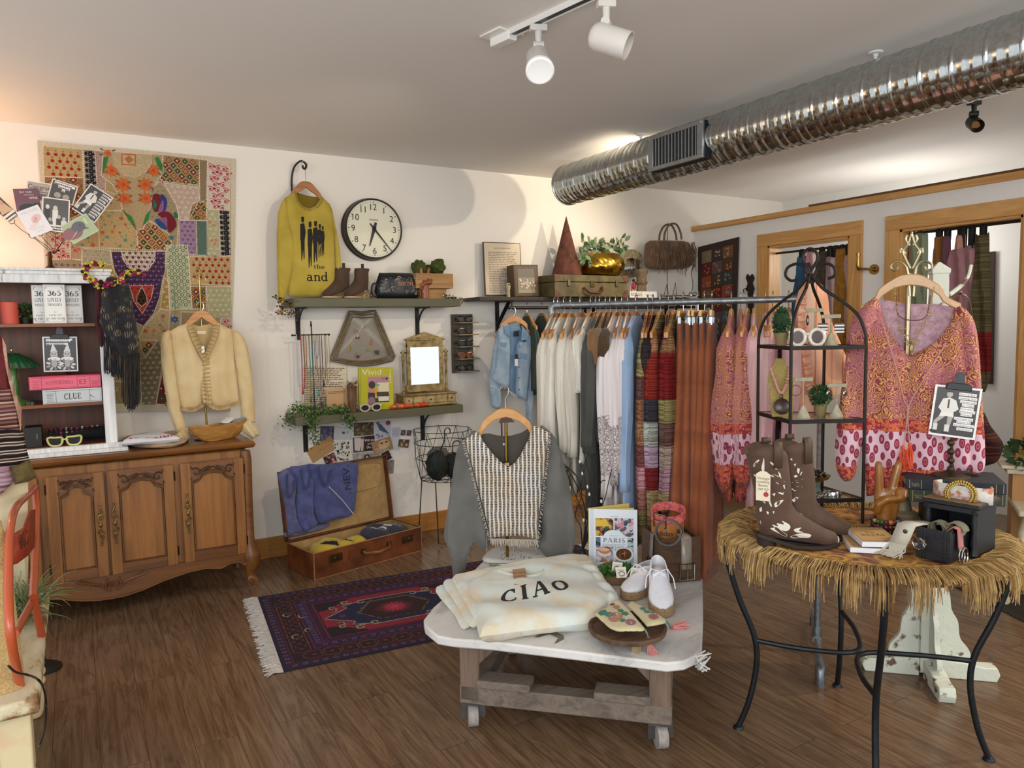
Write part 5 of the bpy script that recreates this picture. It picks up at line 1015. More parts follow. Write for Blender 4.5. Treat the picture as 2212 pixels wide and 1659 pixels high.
# toiletry pouch
A=q5(1180,1500,4.74);B=q5(1560,1500,4.74);w_=B.x-A.x;t=T('toiletry_pouch','black zip pouch covered in white doodles on the upper shelf','pouch',((A.x+B.x)/2,4.76,S1));pf=Fr(((A.x+B.x)/2,4.71,S1+.088),(1,-.05,0),(0,0,1))
P=[(-w_/2,-.086),(w_/2,-.086),(w_/2-.004,.0),(w_/2-.02,.075),(w_/2-.05,.088),(-w_/2+.05,.086),(-w_/2+.015,.07)];m=MB();puff(m,outline(P,3),pf,.045,.05,.02,folds(50,.003),c=-.045);m.build('pouch_body',C('14161a',.4),t)
p=Print(pf,base=.004);q=random.Random(6);p.text('BEBOSH',.05,.0,.026,'b5704a',False,.1)
for i in range(44):
 a,b=q.uniform(-.13,.13),q.uniform(-.06,.055);r=q.uniform(.005,.012);h=q.choice(['c9ccd0','8e959c','9aa3aa','d6d6d2'])
 if abs(b-.012)<.025 and a>-.01:continue
 p.stem([(a+r*cos(t_)*q.uniform(.5,1.2),b+r*sin(t_)*q.uniform(.5,1.2))for t_ in[2*pi*j/q.choice((5,6,7,9))for j in range(q.choice((3,5,6)))]],.0014,h)
p.build('doodle_print',t);m=MB();c_=pf.p(-w_/2-.02,-.03,-.02);m.tube([c_+V((.03*cos(a)*.8,0,.045*sin(a)-.0))for a in[2*pi*i/16 for i in range(16)]],.006,6,closed=True,flat=1);m.build('wrist_loop',C('121417',.6),t)
def peace_hand(name,label,o,H,rz,mat):
 s=H;t=T(name,label,'hand sculpture',o);c,d=cos(rad(rz)),sin(rad(rz));W=lambda x,y,z:V(o)+V((c*x-d*y,d*x+c*y,z))*s;m=MB()
 R=[(0,.135,.125),(.05,.13,.12),(.18,.125,.11),(.3,.15,.1),(.42,.17,.095),(.52,.175,.09),(.58,.16,.08),(.61,.12,.06)]
 m.loft([[W(a*cos(2*pi*j/20)*1.0+.02*z,b*sin(2*pi*j/20),z)for j in range(20)]for z,a,b in R])
 for x0,x1 in((-.09,-.115),(.055,.15)):m.tube([W(x0,0,.5),W(x0+(x1-x0)*.3,-.005,.66),W(x0+(x1-x0)*.65,-.008,.82),W(x1,-.004,.955),W(x1*1.02,0,.985)],[s*.066,s*.058,s*.054,s*.047,s*.026],12)
 for x in(.135,.19):m.tube([W(x-.02,0,.48),W(x+.01,-.02,.6),W(x,-.09,.6),W(x-.03,-.13,.52),W(x-.045,-.11,.44)],[s*.055,s*.056,s*.05,s*.05,s*.03],10)
 m.tube([W(-.14,-.04,.3),W(-.14,-.1,.42),W(-.05,-.15,.5),W(.06,-.165,.51),W(.13,-.15,.5)],[s*.06,s*.058,s*.05,s*.046,s*.028],10)
 h=m.build('carved_hand',mat,t);r=h.modifiers.new('join','REMESH');r.mode='VOXEL';r.voxel_size=s*.016;r.use_smooth_shade=True;k=h.modifiers.new('soft','SMOOTH');k.iterations=3
 if s>.2:
  for x1 in(-.115,.15):m=MB();m.lathe(W(x1*1.0,-.046,.945),[(.001,.004*s),(s*.02,.002*s),(s*.026,-.01*s)],12,ax=(W(0,-1,0)-W(0,0,0)));m.build('fingernail',mat,t)
 return t
p0=q5(1650,1500,4.72);peace_hand('carved_hand','small reddish wooden hand making a peace sign on the upper shelf',(p0 .x,4.72,S1),.215,0,WOOD('a4603a','70371c',2,2,.35,4,.02,.2))
A=q5(1500,1500,4.82);B=q5(1865,1500,4.82);xm=(A.x+B.x)/2;w_=B.x-A.x;t=T('wooden_planter','square two tier pale wooden planter on the upper shelf','planter',(xm,4.82,S1));m=MB()
R4=lambda z,a:[V((xm+sx*a,4.82+sy*a*.8,S1+z))for sx,sy in((-1,-1),(1,-1),(1,1),(-1,1))]
zz=q5(1600,1256,4.82).z-S1;zm=q5(1600,1400,4.82).z-S1;m.loft([R4(0,w_*.33),R4(zm*.9,w_*.36),R4(zm,w_*.5),R4(zz*.72,w_*.5),R4(zz*.73,w_*.495),R4(zz*.75,w_*.5),R4(zz,w_*.5),R4(zz,w_*.42),R4(zz-.02,w_*.4)]);m.build('planter_box',WOOD('b98f5c','8d6636',0,1.1,.6,3),t,smooth=10)
for i,(x,y,r,lb)in enumerate(((1590,1195,.05,'mossy ball at the left in the wooden planter'),(1685,1210,.034,'small mossy ball at the back of the wooden planter'),(1780,1180,.052,'tallest mossy ball at the right in the wooden planter'))):
 c=q5(x,y,4.82+(.05 if i==1 else 0));m=MB();m.ball(c,r,20,0,.5,i*3+1);m.thing('moss_ball',lb,'moss ball',M('4e5a1e',.95,0,.3,40,.9,120,h2='39401a'),'moss balls in the planter')
def gold_sprigs(label,cps,n,spread,seed,disc=.009):
 q=random.Random(seed);t=T('gold_leaf_garland',label,'garland',cps[0]);m=MB();k_=MB()
 for i in range(n):
  j=q.random()*(len(cps)-1);a=int(j);c=cps[a].lerp(cps[min(a+1,len(cps)-1)],j-a)+V((q.gauss(0,spread),q.gauss(0,spread*.5),q.gauss(0,spread)))
  d=V((q.uniform(-1,1),q.uniform(-1,.2),q.uniform(-1,1))).normalized();m.lathe(c,[(.001,.0015),(disc*q.uniform(.6,1),0),(.001,-.0015)],9,ax=d)
  if i%3==0:k_.tube([cps[a],cps[a].lerp(c,.5)+V((0,0,q.uniform(-.01,.02))),c],.0012,4)
 m.build('gold_leaves',GOLD,t,kind='stuff');k_.build('twigs',C('2b2216'),t)
q5b=lambda pts,Y:[fy(560+x*k5,320+y*k5,Y)for x,y in pts]
gold_sprigs('gold leaf garland spilling over the left end of the upper shelf',q5b([(150,1480),(220,1560),(330,1540),(250,1600),(160,1640),(300,1660),(380,1640)],4.66),110,.016,1)
gold_sprigs('short gold leaf sprig at the right end of the upper shelf',q5b([(1820,1470),(1900,1490),(1990,1500),(2050,1530)],4.68),46,.010,2);gold_sprigs('tiny gold leaf sprig beside the doodle pouch',q5b([(1100,1450),(1130,1490)],4.69),18,.010,3,.008)
# wire frame of an old lampshade with earrings
LF=wallA(WALL-.03)
def t6(P,f=LF):return PX(f,CR(P,k5,560,640))
outer=t6([(895,150),(940,155),(1020,162),(1110,150),(1150,145),(1180,205),(1260,390),(1345,600),(1325,635),(1180,672),(1030,688),(880,672),(712,635),(722,590),(800,400)]);inn=t6([(925,205),(1030,212),(1140,205),(1215,400),(1288,598),(1160,635),(1020,650),(890,640),(768,610),(840,410)])
t=T('earring_display','old lampshade panel of wire mesh used as an earring display','earring display',LF.p(*t6([(1030,690)])[0]))
BAM=M('7c6a4a',.55,0,.2,40);m=MB();m.tube([LF.p(a,b,.0)for a,b in outer],.0085,8,closed=True);m.tube([LF.p(a,b,.006)for a,b in inn],.006,8,closed=True);mid=[((a+c)/2,(b+d)/2)for(a,b),(c,d)in zip(t6([(910,178),(1025,187),(1145,175),(1235,395),(1316,610),(1170,652),(1025,668),(885,655),(740,620),(820,405)]),t6([(910,178),(1025,187),(1145,175),(1235,395),(1316,610),(1170,652),(1025,668),(885,655),(740,620),(820,405)]))];m.tube([LF.p(a,b,.003)for a,b in mid],.007,8,closed=True);m.build('bamboo_frame',BAM,t)
m=MB();xs=[p[0]for p in inn];ys=[p[1]for p in inn];st_=.0062
def clipseg(f,lo,hi):
 on=None;i=lo
 while i<=hi+1e-6:
  if inside(*f(i),inn):
   if on is None:on=i
  elif on is not None:m.beam(LF.p(*f(on),0),LF.p(*f(i),0),.0018,.0018,up=(0,1,0));on=None
  i+=.004
for s in(-1,1):
 d=min(xs)-.3
 while d<max(xs)+.3:clipseg(lambda i:(d+s*(i-min(ys)),i),min(ys),max(ys));d+=.0085
m.build('wire_mesh',C('9a8f80',.5),t,smooth=0)
def earring(label,pts,fn):t=T('earrings',label,'earrings',LF.p(*t6([pts])[0],.012),'earrings on the wire mesh');m=MB();a,b=t6([pts])[0];cols=fn(m,a,b);m.build('drops',[M(c,.3,0,.15,90)for c in cols],t)
def dangle(m,a,b,parts):
 for dx,dy,r,mi in parts:m.ball(LF.p(a+dx,b+dy,.012),(r,.004,r),10,mi)
 return None
def e1(m,a,b):
 for k in range(10):m.ball(LF.p(a+.013*cos(k*.63),b+.013*sin(k*.63),.012),.004,6,1)
 m.ball(LF.p(a,b,.012),(.01,.005,.01),10,0);m.ball(LF.p(a+.004,b-.035,.012),(.006,.004,.012),8,1);m.ball(LF.p(a-.003,b-.047,.012),(.008,.004,.007),8,2);m.ball(LF.p(a+.012,b-.047,.012),(.008,.004,.007),8,2);return['d0607a','c9b9b4','7a1030']
earring('pink flower earrings with crimson tassels near the top of the mesh',(965,345),e1)
earring('gold filigree earrings at the top of the mesh',(1042,295),lambda m,a,b:(dangle(m,a,b,[(0,0,.008,0),(.006,-.012,.006,0),(-.006,-.012,.006,0),(0,.012,.004,0)]),['a89a78'])[1])
earring('coral drop earrings on the right of the mesh',(1110,470),lambda m,a,b:(dangle(m,a,b,[(0,0,.01,0),(-.003,.014,.005,1),(.002,.026,.005,1),(-.001,.04,.004,2)]),['d8604c','c0392f','c9a45a'])[1])
earring('slim gold leaf earrings on the left of the mesh',(903,520),lambda m,a,b:(dangle(m,a,b,[(0,0,.006,0),(.002,.014,.005,0),(-.002,-.014,.005,0),(0,.026,.003,0)]),['b5902e'])[1])
earring('large round patterned earrings low on the mesh',(975,590),lambda m,a,b:(dangle(m,a,b,[(0,0,.015,0),(0,.004,.0155,1),(.004,-.01,.009,2),(-.008,.012,.006,3)]),['6a2f30','a08a7a','8f3c30','4c6a50'])[1])
earring('gold bow earrings low on the mesh',(1080,530),lambda m,a,b:(dangle(m,a,b,[(-.007,.002,.007,0),(.007,.0,.007,0),(0,-.008,.005,0)]),['b59a48'])[1])
earring('dark green wing shaped earrings at the right of the mesh',(1165,555),lambda m,a,b:(dangle(m,a,b,[(-.009,.006,.01,0),(.009,.004,.01,0),(-.006,-.008,.008,0),(.01,-.012,.008,0)]),['4a5548'])[1])
# lower shelf
NS=4.79;nf=wallA(NS);N6=lambda P:t6(P,nf)
px_,_=N6([(548,1000)])[0];t=T('necklace_stand','black iron necklace stand with a crossbar on the lower shelf','necklace stand',(px_,NS,S2));m=MB();zc=N6([(515,385)])[0][1]
m.lathe((px_,NS,S2),[(.001,0),(.055,0),(.05,.008),(.012,.016),(.006,.03)],20);m.tube([(px_,NS,S2+.02),(N6([(518,300)])[0][0],NS,N6([(518,270)])[0][1])],.0045,8);a,b=N6([(515,290)])[0];m.ball((a,NS,b),(.008,.008,.006),8);m.ball((a,NS,b+.016),(.005,.005,.014),8);m.build('pole',IRON,t)
x0,x1=N6([(330,392)])[0][0],N6([(695,380)])[0][0];m=MB();m.tube([(x0,NS,zc),(x1,NS,zc+.002)],.004,8)
for x in(x0,x1,x0+.03,x1-.025):m.ball((x,NS,zc),.008,8)
m.build('crossbar',IRON,t)
def necklace(label,xa,xb,ybot,col,r,bead,pend=None,ytop=390,pc=None):
 A=N6([(xa,ytop),(xb,ytop),((xa+xb)/2+4,ybot)]);(ax,az),(bx,bz),(cx_,cz_)=A;o=-.008;pts=[nf.p(ax,zc+.005,-o),nf.p(ax+.0,(az+cz_)/2,.012),nf.p(ax+(cx_-ax)*.35,cz_+.02,.013),nf.p(cx_,cz_,.013),nf.p(bx+(cx_-bx)*.35,cz_+.02,.012),nf.p(bx,(bz+cz_)/2,.008),nf.p(bx,zc+.005,0)]
 C_=bez(pts,14);m=MB();m.tube(C_,r*.5 if bead else r,6)
 if bead:
  d=0
  for a,b in zip(C_,C_[1:]):
   L=(b-a).length;d+=L
   if d>r*2.1:d=0;m.ball(b,r,6)
 mats=[M(col,.35,0,.18,120)]
 if pend=='tassel':
  m.ball(nf.p(cx_,cz_-.008,.014),.007,8,1);q=random.Random(3)
  for i in range(22):m.tube([nf.p(cx_,cz_-.012,.014),nf.p(cx_+q.uniform(-.008,.008),cz_-.04,.014+q.uniform(-.006,.006)),nf.p(cx_+q.uniform(-.014,.014),cz_-.07,.014+q.uniform(-.008,.008))],.0012,4,1)
 elif pend:m.ball(nf.p(cx_,cz_-.02,.014),(.007,.004,.02),8,1)
 mats.append(M(pc or col,.4,0,.15,60));m.thing('necklace',label,'necklace',mats,'necklaces on the iron stand')
for a in(('pale blue cord necklace at the far left of the iron stand',368,415,890,'b4c4d4',.0032,0),('red bead necklace near the left of the iron stand',408,438,920,'b02434',.0046,1,'drop',390,'b02434'),('speckled brown bead necklace next to the red one',432,462,700,'7a6438',.0042,1),('gold bead necklace with a yellow tassel',458,490,1030,'b88a34',.0042,1,'tassel',390,'c9a23c'),('turquoise bead necklace reaching the greenery',492,520,1000,'3f8f92',.004,1,'drop',390,'2a5f66'),('thin black cord necklace right of the pole',540,556,720,'2a2420',.0016,0),('dark bead necklace with a turquoise teardrop',566,600,940,'3a2e28',.002,1,'drop',390,'2f8f98'),('mauve bead necklace on the iron stand',552,580,620,'7d6a70',.002,1),('brown leather necklace with a long brown tassel',590,618,1010,'5a4034',.0018,0,'tassel',390,'5c3626'),('black bead necklace with a dark pendant',612,650,840,'2c2620',.0022,1,'drop',390,'2a2420'),('long gold chain at the right end of the stand',655,690,840,'a88a44',.0024,1),('short bronze chain at the right end of the stand',640,668,700,'8a6a3a',.002,1)):necklace(*a)
def panel(name,label,cat,f,P,th,bg,art,r=.5,lean=0,k=lambda P:P):
 Q=PX(f,CR(P,k5,560,640));w_=abs(Q[1][0]-Q[0][0]);h=abs(Q[0][1]-Q[3][1]);cx_=sum(a for a,_ in Q)/4;cz_=sum(b for _,b in Q)/4;an=atan2(Q[1][1]-Q[0][1],Q[1][0]-Q[0][0])
 g=Fr(f.p(cx_,cz_),f.u*cos(an)+f.v*sin(an),f.v*cos(an)-f.u*sin(an)+f.n*-lean);p=Print(g);p.slab(w_,h,th,bg);art(p,w_,h);return p.thing(name,label,cat,None,r)
panel('letter_canvas','cream canvas of handwritten lines leaning on the wall behind the necklaces','picture',wallA(4.89),[(430,690),(862,690),(872,1120),(435,1110)],.012,'d9cdb4',lambda p,w,h:(p.rect(-w*.5,-h*.01,w*.5,0,'9c8a6c'),p.rect(-w*.5,h*.3,w*.5,h*.305,'a8977a'),p.dashes(-w*.48,-h*.48,w*.48,h*.48,22,'6a5440',.45)),.8)
panel('kraft_card','plain kraft card with a handwritten line behind the owl','card',wallA(4.80),[(662,925),(890,912),(895,1125),(690,1130)],.004,'c79f72',lambda p,w,h:p.dashes(-w*.42,h*.28,w*.36,h*.42,2,'7a5a3a',.4),.8)
def a_vivid(p,w,h):
 p.text('Vivid',-w*.13,h*.33,h*.13,'e2d6d8',False,w*.56);x0,x1,y0,y1=-w*.25,w*.37,-h*.33,h*.28;p.rect(-w*.47,-h*.5,-w*.455,h*.5,'8f8a10');p.rect(x0,y0,x1,y1,'b98a6a');p.rect(x0,y1-h*.16,x1,y1,'b48090');p.poly([(x0,y0),(x1,y0),(x1,y0+h*.2),(x0,y0+h*.24)],'3a2f34');p.rect(x0+w*.28,y0+h*.2,x1,y1-h*.14,'d8cfae');p.rect(x0+w*.2,y0+h*.1,x0+w*.28,y1-h*.18,'c79d3a')
 p.rect(x0+w*.25,y0+h*.16,x1-.002,y0+h*.25,'4a3a20');p.rect(x0+w*.3,y0+h*.03,x1-.002,y0+h*.14,'d6d2cc');p.disc(x0+w*.12,y0+h*.42,w*.1,'2f3a2c',h*.09);p.disc(x0+w*.1,y0+h*.02,w*.11,'8c6a78',h*.12);p.poly([(x0+w*.22,y1-h*.18),(x0+w*.36,y1-h*.18),(x0+w*.3,y1-h*.23)],'4f9a86');p.stem([(x0+w*.3,y1-h*.2),(x0+w*.3,y0+h*.25)],.003,'4f9a86');p.stem([(x1-w*.18,y1),(x1-w*.2,y1-h*.06),(x1-w*.08,y1-h*.04)],.002,'2a2426');p.disc(x1-w*.06,y1-h*.05,.008,'2a2426')
 p.dashes(w*.39,h*.12,w*.45,h*.46,9,'e8e4b0',.5);p.text('JULIA GREEN',w*.12,-h*.43,h*.022,'b8b04a')
panel('design_book','upright yellow green interiors book titled in pale pink','book',wallA(4.745),[(988,708),(1328,703),(1338,1128),(1005,1132)],.022,'b5b01e',a_vivid,.4,.06)
OWL=WOOD('7e5a38','573a20',2,2,.45,4);o=fy(560+930*k5,895,4.72);t=T('wooden_owl','carved brown wooden owl wearing a bead strand on the lower shelf','owl figurine',(o.x,4.72,S2))
m=MB();m.loft([[V((o.x+a*cos(2*pi*j/18)*(1),4.72+a*.8*sin(2*pi*j/18),S2+z))for j in range(18)]for z,a in((0,.022),(.01,.025),(.03,.024),(.07,.03),(.11,.033),(.14,.03),(.155,.033),(.185,.035),(.2,.024),(.204,.008))]);m.tube([(o.x-.028,4.705,S2+.19),(o.x-.03,4.705,S2+.214)],[.01,.002],6);m.tube([(o.x+.028,4.705,S2+.19),(o.x+.03,4.705,S2+.214)],[.01,.002],6);ow=m.build('owl_body',OWL,t)
for s in(-1,1):m=MB();m.lathe((o.x+s*.014,4.692,S2+.175),[(.001,.004),(.006,.003),(.008,.005),(.013,.002),(.014,-.004)],14,ax=(0,-1,0));m.build('eye_ring',OWL,t)
m=MB();m.tube([(o.x,4.688,S2+.17),(o.x,4.682,S2+.158)],[.004,.001],6);m.build('beak',OWL,t)
m=MB();q=random.Random(2)
for i in range(34):a=i/33;pt=V((o.x+.034-.075*a-.05*max(0,a-.6),4.685-.01*sin(a*3),S2+.2-.02*sin(a*pi*2)-.06*max(0,a-.5)));m.ball(pt+V((0,0,q.uniform(-.004,.004))),.0035,6)
m.thing('bead_strand','strand of pale freshwater beads looped round the wooden owl','necklace',M('d8c9ac',.25,0,.15,80))
xw=fy(560+1110*k5,890,4.70);sunglasses('sunglasses','white rimmed round sunglasses in front of the yellow green book',(xw.x,4.695,S2),-6,.145,.05,'c9c4b8','2a2620','round')
MF=4.82;mf=wallA(MF);k6=lambda P:t6(P,mf);GILT=M('b09a66',.4,.45,.2,30,.1,60,h2='6b5326');t=T('vanity_mirror','gilt swing mirror with pillars and a drawer base on the lower shelf','mirror',(mf.px(560+1640*k5,870)[0],MF,S2))
(xl,z0),(xr,z1),(xc_,zp)=k6([(1475,885),(1820,470),(1650,355)]);fl,fr_=k6([(1500,880)])[0],k6([(1790,490)])[0]
m=MB();zc_=k6([(1650,432)])[0][1]
m.fbox(mf,xl,z0-.012,fl[0]+.006,z1,-.012,.012);m.fbox(mf,fr_[0]-.006,z0-.012,xr,z1,-.012,.012);m.fbox(mf,xl-.01,z0-.05,xr+.004,z0,-.014,.018);m.fbox(mf,xl,z1-.02,xr,zc_,-.014,.016);m.fbox(mf,xl-.012,zc_-.004,xr+.012,zc_+.008,-.02,.026);m.prism([(xl-.012,zc_+.006),(xr+.012,zc_+.006),((xl+xr)/2,zp)],mf,-.014,.018);m.build('mirror_frame',GILT,t,bev=.002)
m=MB();m.fbox(mf,fl[0]-.002,z0-.004,fr_[0]+.002,z1-.018,.002,.006);m.build('mirror_glass',METAL('f4f6f8',.02,1,0),t)
for x in(k6([(1432,700)])[0][0],k6([(1860,700)])[0][0]):
 zb,zt3=S2+.09,k6([(1430,535)])[0][1];m=MB();m.lathe((x,MF,zb),[(.014,0),(.014,.012),(.008,.018),(.0075,.2*(zt3-zb)),(.008,.72*(zt3-zb)),(.012,.75*(zt3-zb)),(.009,.8*(zt3-zb)),(.013,.84*(zt3-zb)),(.007,.87*(zt3-zb)),(.012,.93*(zt3-zb)),(.004,zt3-zb)],16);m.build('pillar',GILT,t);m=MB();m.tube([(x,MF,z0+.19*1.2),(x+(.03 if x<xc_ else-.03),MF,z0+.19*1.2)],.004,8);m.ball((x+(-.012 if x<xc_ else.012),MF,z0+.228),.006,8);m.build('swivel',METAL('6a5426',.4),t)
bxl,bxr=k6([(1385,1030)])[0][0],k6([(1895,1030)])[0][0];m=MB();m.box(((bxl+bxr)/2,MF-.03,S2+.05),(bxr-bxl,.14,.062));m.box(((bxl+bxr)/2,MF-.03,S2+.086),(bxr-bxl+.02,.16,.01));m.box(((bxl+bxr)/2,MF-.03,S2+.012),(bxr-bxl+.012,.15,.016));m.build('drawer_case',GILT,t,bev=.003)
for i,(a,b)in enumerate(((.03,.15),(.19,.82),(.85,.97))):
 xa,xb=bxl+(bxr-bxl)*a,bxl+(bxr-bxl)*b;m=MB();m.box(((xa+xb)/2,MF-.102,S2+.05),(xb-xa,.006,.044));d_o=m.build('drawer',M('c0ae80',.45,.2,.2,30,h2='8a7444'),t,bev=.001);m=MB();m.ball(((xa+xb)/2,MF-.11,S2+.05),.006,8);m.build('drawer_knob',METAL('5a4420',.4),d_o)
zz=Fr((0,0,S2+.016),(1,0,0),(0,1,0));m=MB();P=[fz(560+x*k5,640+y*k5,S2)for x,y in((1300,1135),(1340,1085),(1640,1080),(1700,1105),(1590,1145))];puff(m,[(p.x,max(4.675,p.y))for p in P],zz,.014,.02,.012,folds(140,.004,20),c=0);m.thing('beaded_purse','flat coral and green striped beaded purse at the shelf edge','purse',BANDS([(0,'d8603c'),(.3,'e07850'),(.42,'5f7a4a'),(.55,'d86a48'),(.75,'d0a050'),(.85,'c85538')],0,.12,'e0c0b0','purse',.03))
# greenery on the lower shelf
def vine(label,name,strands,leaf,cols,seed,dens=60,spread=.02,stemr=.0012):
 q=random.Random(seed);t=T(name,label,'greenery',strands[0][0]);m=MB();s_=MB()
 for st_ in strands:
  C_=bez(st_,10);s_.tube(C_,stemr,4);n=int(sum((b-a).length for a,b in zip(C_,C_[1:]))*dens*10)
  for i in range(n):
   j=q.random()*(len(C_)-1);a=int(j);c=C_[a].lerp(C_[min(a+1,len(C_)-1)],j-a)+V([q.gauss(0,spread)for _ in range(3)]);d=V((q.uniform(-1,1),q.uniform(-1,1),q.uniform(-.6,1))).normalized();b=d.orthogonal().normalized()*leaf*.3;b=Matrix.Rotation(q.uniform(0,6),3,d)@b;L=leaf*q.uniform(.6,1.1)
   m.add([c,c+d*L*.5+b,c+d*L,c+d*L*.5-b],[(0,1,2,3)],q.randrange(len(cols)))
 m.build('leaves',cols,t,kind='stuff');s_.build('stems',C('3a3a1e'),t);return t
g6=lambda P,Y:[fy(560+x*k5,640+y*k5,Y)for x,y in P]
VG=[M('557038',.6,0,.15,60),M('3e5a28',.6,0,.15,60),M('6f8a4c',.6,0,.15,60)]
vine('bushy green leafy garland hanging off the lower shelf','leaf_garland',[g6([(330,1110),(450,1120),(620,1130),(800,1130),(900,1150)],4.72),g6([(360,1150),(500,1160),(700,1150),(880,1150)],4.69),g6([(420,1120),(500,1190),(540,1300),(550,1400),(560,1470)],4.655),g6([(860,1150),(900,1220),(910,1300)],4.655),g6([(340,1150),(300,1220),(290,1280)],4.72),g6([(560,1160),(520,1260),(500,1320)],4.655),g6([(830,1150),(890,1250),(930,1230)],4.66)],.023,VG,5,80,.018)
# sunglasses rack
rf=wallA(WALL-.02);A,B=t6([(1914,180),(2135,752)],rf);t=T('eyewear_rack','grey brown wall rack with five little ledges for sunglasses','rack',rf.p((A[0]+B[0])/2,B[1]));m=MB();m.fbox(rf,A[0],B[1],B[0],A[1],-.018,0);m.build('back_board',WOOD('5d5548','3e382e',2,1,.6,3),t)
for i,(y,h,lc,lb,sh)in enumerate(((258,'1a1613','3c3630','glossy black sunglasses on the top ledge of the wall rack','s'),(376,'2a1c16','2a2420','dark tortoiseshell sunglasses on the second ledge of the wall rack','s'),(496,'141214','1c1a18','wide black sunglasses on the middle ledge of the wall rack','s'),(616,'8a4a1e','5a3a20','amber brown sunglasses on the fourth ledge of the wall rack','s'),(740,'241e1c','3a3634','thin dark sunglasses on the lowest ledge of the wall rack','round'))):
 z=t6([(2050,y)],wallA(WALL-.07))[0][1];m=MB();m.fbox(rf,A[0]+.012,z-.008,B[0]-.0,z,0,.1);m.build('ledge',WOOD('8d7c64','6b5c48',0,1,.6,3),t)
 sunglasses('sunglasses',lb,((A[0]+B[0])/2-.008,WALL-.082,z),0,.118,.044,h,lc,'round' if sh=='round' else'square','sunglasses on the wall rack',.055)
# ================================================================== pinned pictures, wire basket, suitcase, rug
k7=500/2074
def t7(P,f):return PX(f,CR(P,k7,560,880))
pq=random.Random(11)
def pin(label,P,bg,art,z=0,border=None):
 f=wallA(WALL-.002-.0022*z);Q=t7(P,f);c=(sum(a for a,_ in Q)/4,sum(b for _,b in Q)/4);w_=hypot(Q[1][0]-Q[0][0],Q[1][1]-Q[0][1]);h=hypot(Q[0][0]-Q[3][0],Q[0][1]-Q[3][1]);an=atan2(Q[1][1]-Q[0][1],Q[1][0]-Q[0][0])
 g=Fr(f.p(*c),f.u*cos(an)+f.v*sin(an),f.v*cos(an)-f.u*sin(an));p=Print(g);p.slab(w_,h,.0008,border or bg)
 if border:p.rect(-w_/2+.005,-h/2+.005,w_/2-.005,h/2-.005,bg)
 art(p,w_,h);p.thing('pinned_picture',label,'picture','pictures pinned below the green shelf',.6)
def bl_(cols,n,seed,r=.16):return lambda p,w,h:p.blobs(-w*.46,-h*.46,w*.46,h*.46,cols,n,min(w,h)*r,seed)
def a_wish(p,w,h):p.poly([(-w*.4,h*.42),(-w*.12,h*.42),(-w*.1,h*.1),(-w*.2,-h*.4),(-w*.4,-h*.3)],'c8bcb8');p.poly([(-w*.12,h*.3),(0,h*.35),(-w*.02,-h*.1),(-w*.06,-h*.4),(-w*.14,-h*.4)],'d0b0a0');p.rect(w*.02,-h*.46,w*.46,h*.46,'2a1216');p.text('Wish you',w*.24,h*.14,h*.16,'e8dcd6',False,w*.42);p.text('were',w*.26,-h*.06,h*.12,'e8dcd6');p.text('Da..',w*.22,-h*.28,h*.15,'e8dcd6')
pin('purple toned picture under the left end of the shelf',[(545,168),(668,168),(668,300),(548,300)],'4c4258',bl_(['6a5a7a','2f2a3c','8a6a8a','5a6a88'],24,1))
pin('white card with one small dark eye',[(672,170),(838,170),(838,290),(672,290)],'c9c6c8',lambda p,w,h:(p.disc(0,.002,.014,'8a7a76',.009),p.disc(0,.002,.006,'2a2422')))
pin('brown picture of a weathered wooden boat',[(845,140),(1025,130),(1028,245),(848,258)],'5a4632',bl_(['7a6444','4a3a26','92805c','3a2c1e'],34,3))
pin('pale card with a blue bird on a branch',[(1030,120),(1180,118),(1182,285),(1034,290)],'c4c2ca',lambda p,w,h:(p.poly([(-w*.4,h*.42),(-w*.1,h*.3),(w*.2,0),(w*.4,-h*.2),(w*.1,-h*.12),(-w*.2,0)],'4c566c'),p.disc(-w*.3,h*.36,w*.1,'5a6478'),p.disc(w*.3,h*.38,w*.14,'8a3a50'),p.blobs(-w*.4,-h*.45,w*.4,-h*.2,['6a6a80','9a96a8'],10,.012)))
pin('pale grey letter with faint handwriting',[(1184,180),(1262,178),(1262,380),(1188,388)],'c6c6ce',lambda p,w,h:p.dashes(-w*.4,h*.1,w*.4,h*.45,5,'9a98a8',.3),0)
pin('pair of tiny photo booth frames',[(1264,195),(1370,200),(1366,262),(1262,256)],'5a5a5e',lambda p,w,h:(p.rect(-.004,-h*.5,.004,h*.5,'d6d4d2'),p.blobs(-w*.45,-h*.4,-.006,h*.4,['8a6a5a','3a4048'],10,.012),p.blobs(.006,-h*.4,w*.45,h*.4,['a04a3a','4a3a3a'],10,.012)),1,'d2d0ce')
pin('small group photo with a white border at the right',[(1244,275),(1350,285),(1340,372),(1238,360)],'4a4038',bl_(['8a6a3a','6a4a3a','b0a080','3a3a3a'],20,5,.2),1,'d8d6d2')
pin('kraft envelope tilted at the left of the pinned pictures',[(420,400),(640,268),(705,320),(480,515)],'b08654',lambda p,w,h:p.dashes(-w*.25,-h*.05,w*.3,h*.1,1,'9a7244',.3),2)
pin('dark crimson figure picture beside the kraft envelope',[(566,452),(660,404),(714,500),(620,545)],'3a1f26',bl_(['a06a66','6a2f36','c49088'],14,7,.2),3)
pin('white sheet of ink drawings',[(640,335),(782,295),(870,455),(722,520)],'d4d0c8',bl_(['3a3634','a09a8c','6a645a','c0b8a8','2a2624'],40,8,.1),4)
pin('wish you were here postcard with bare legs',[(830,265),(1040,242),(1044,395),(836,415)],'4a4444',a_wish,6,'d8d2ce')
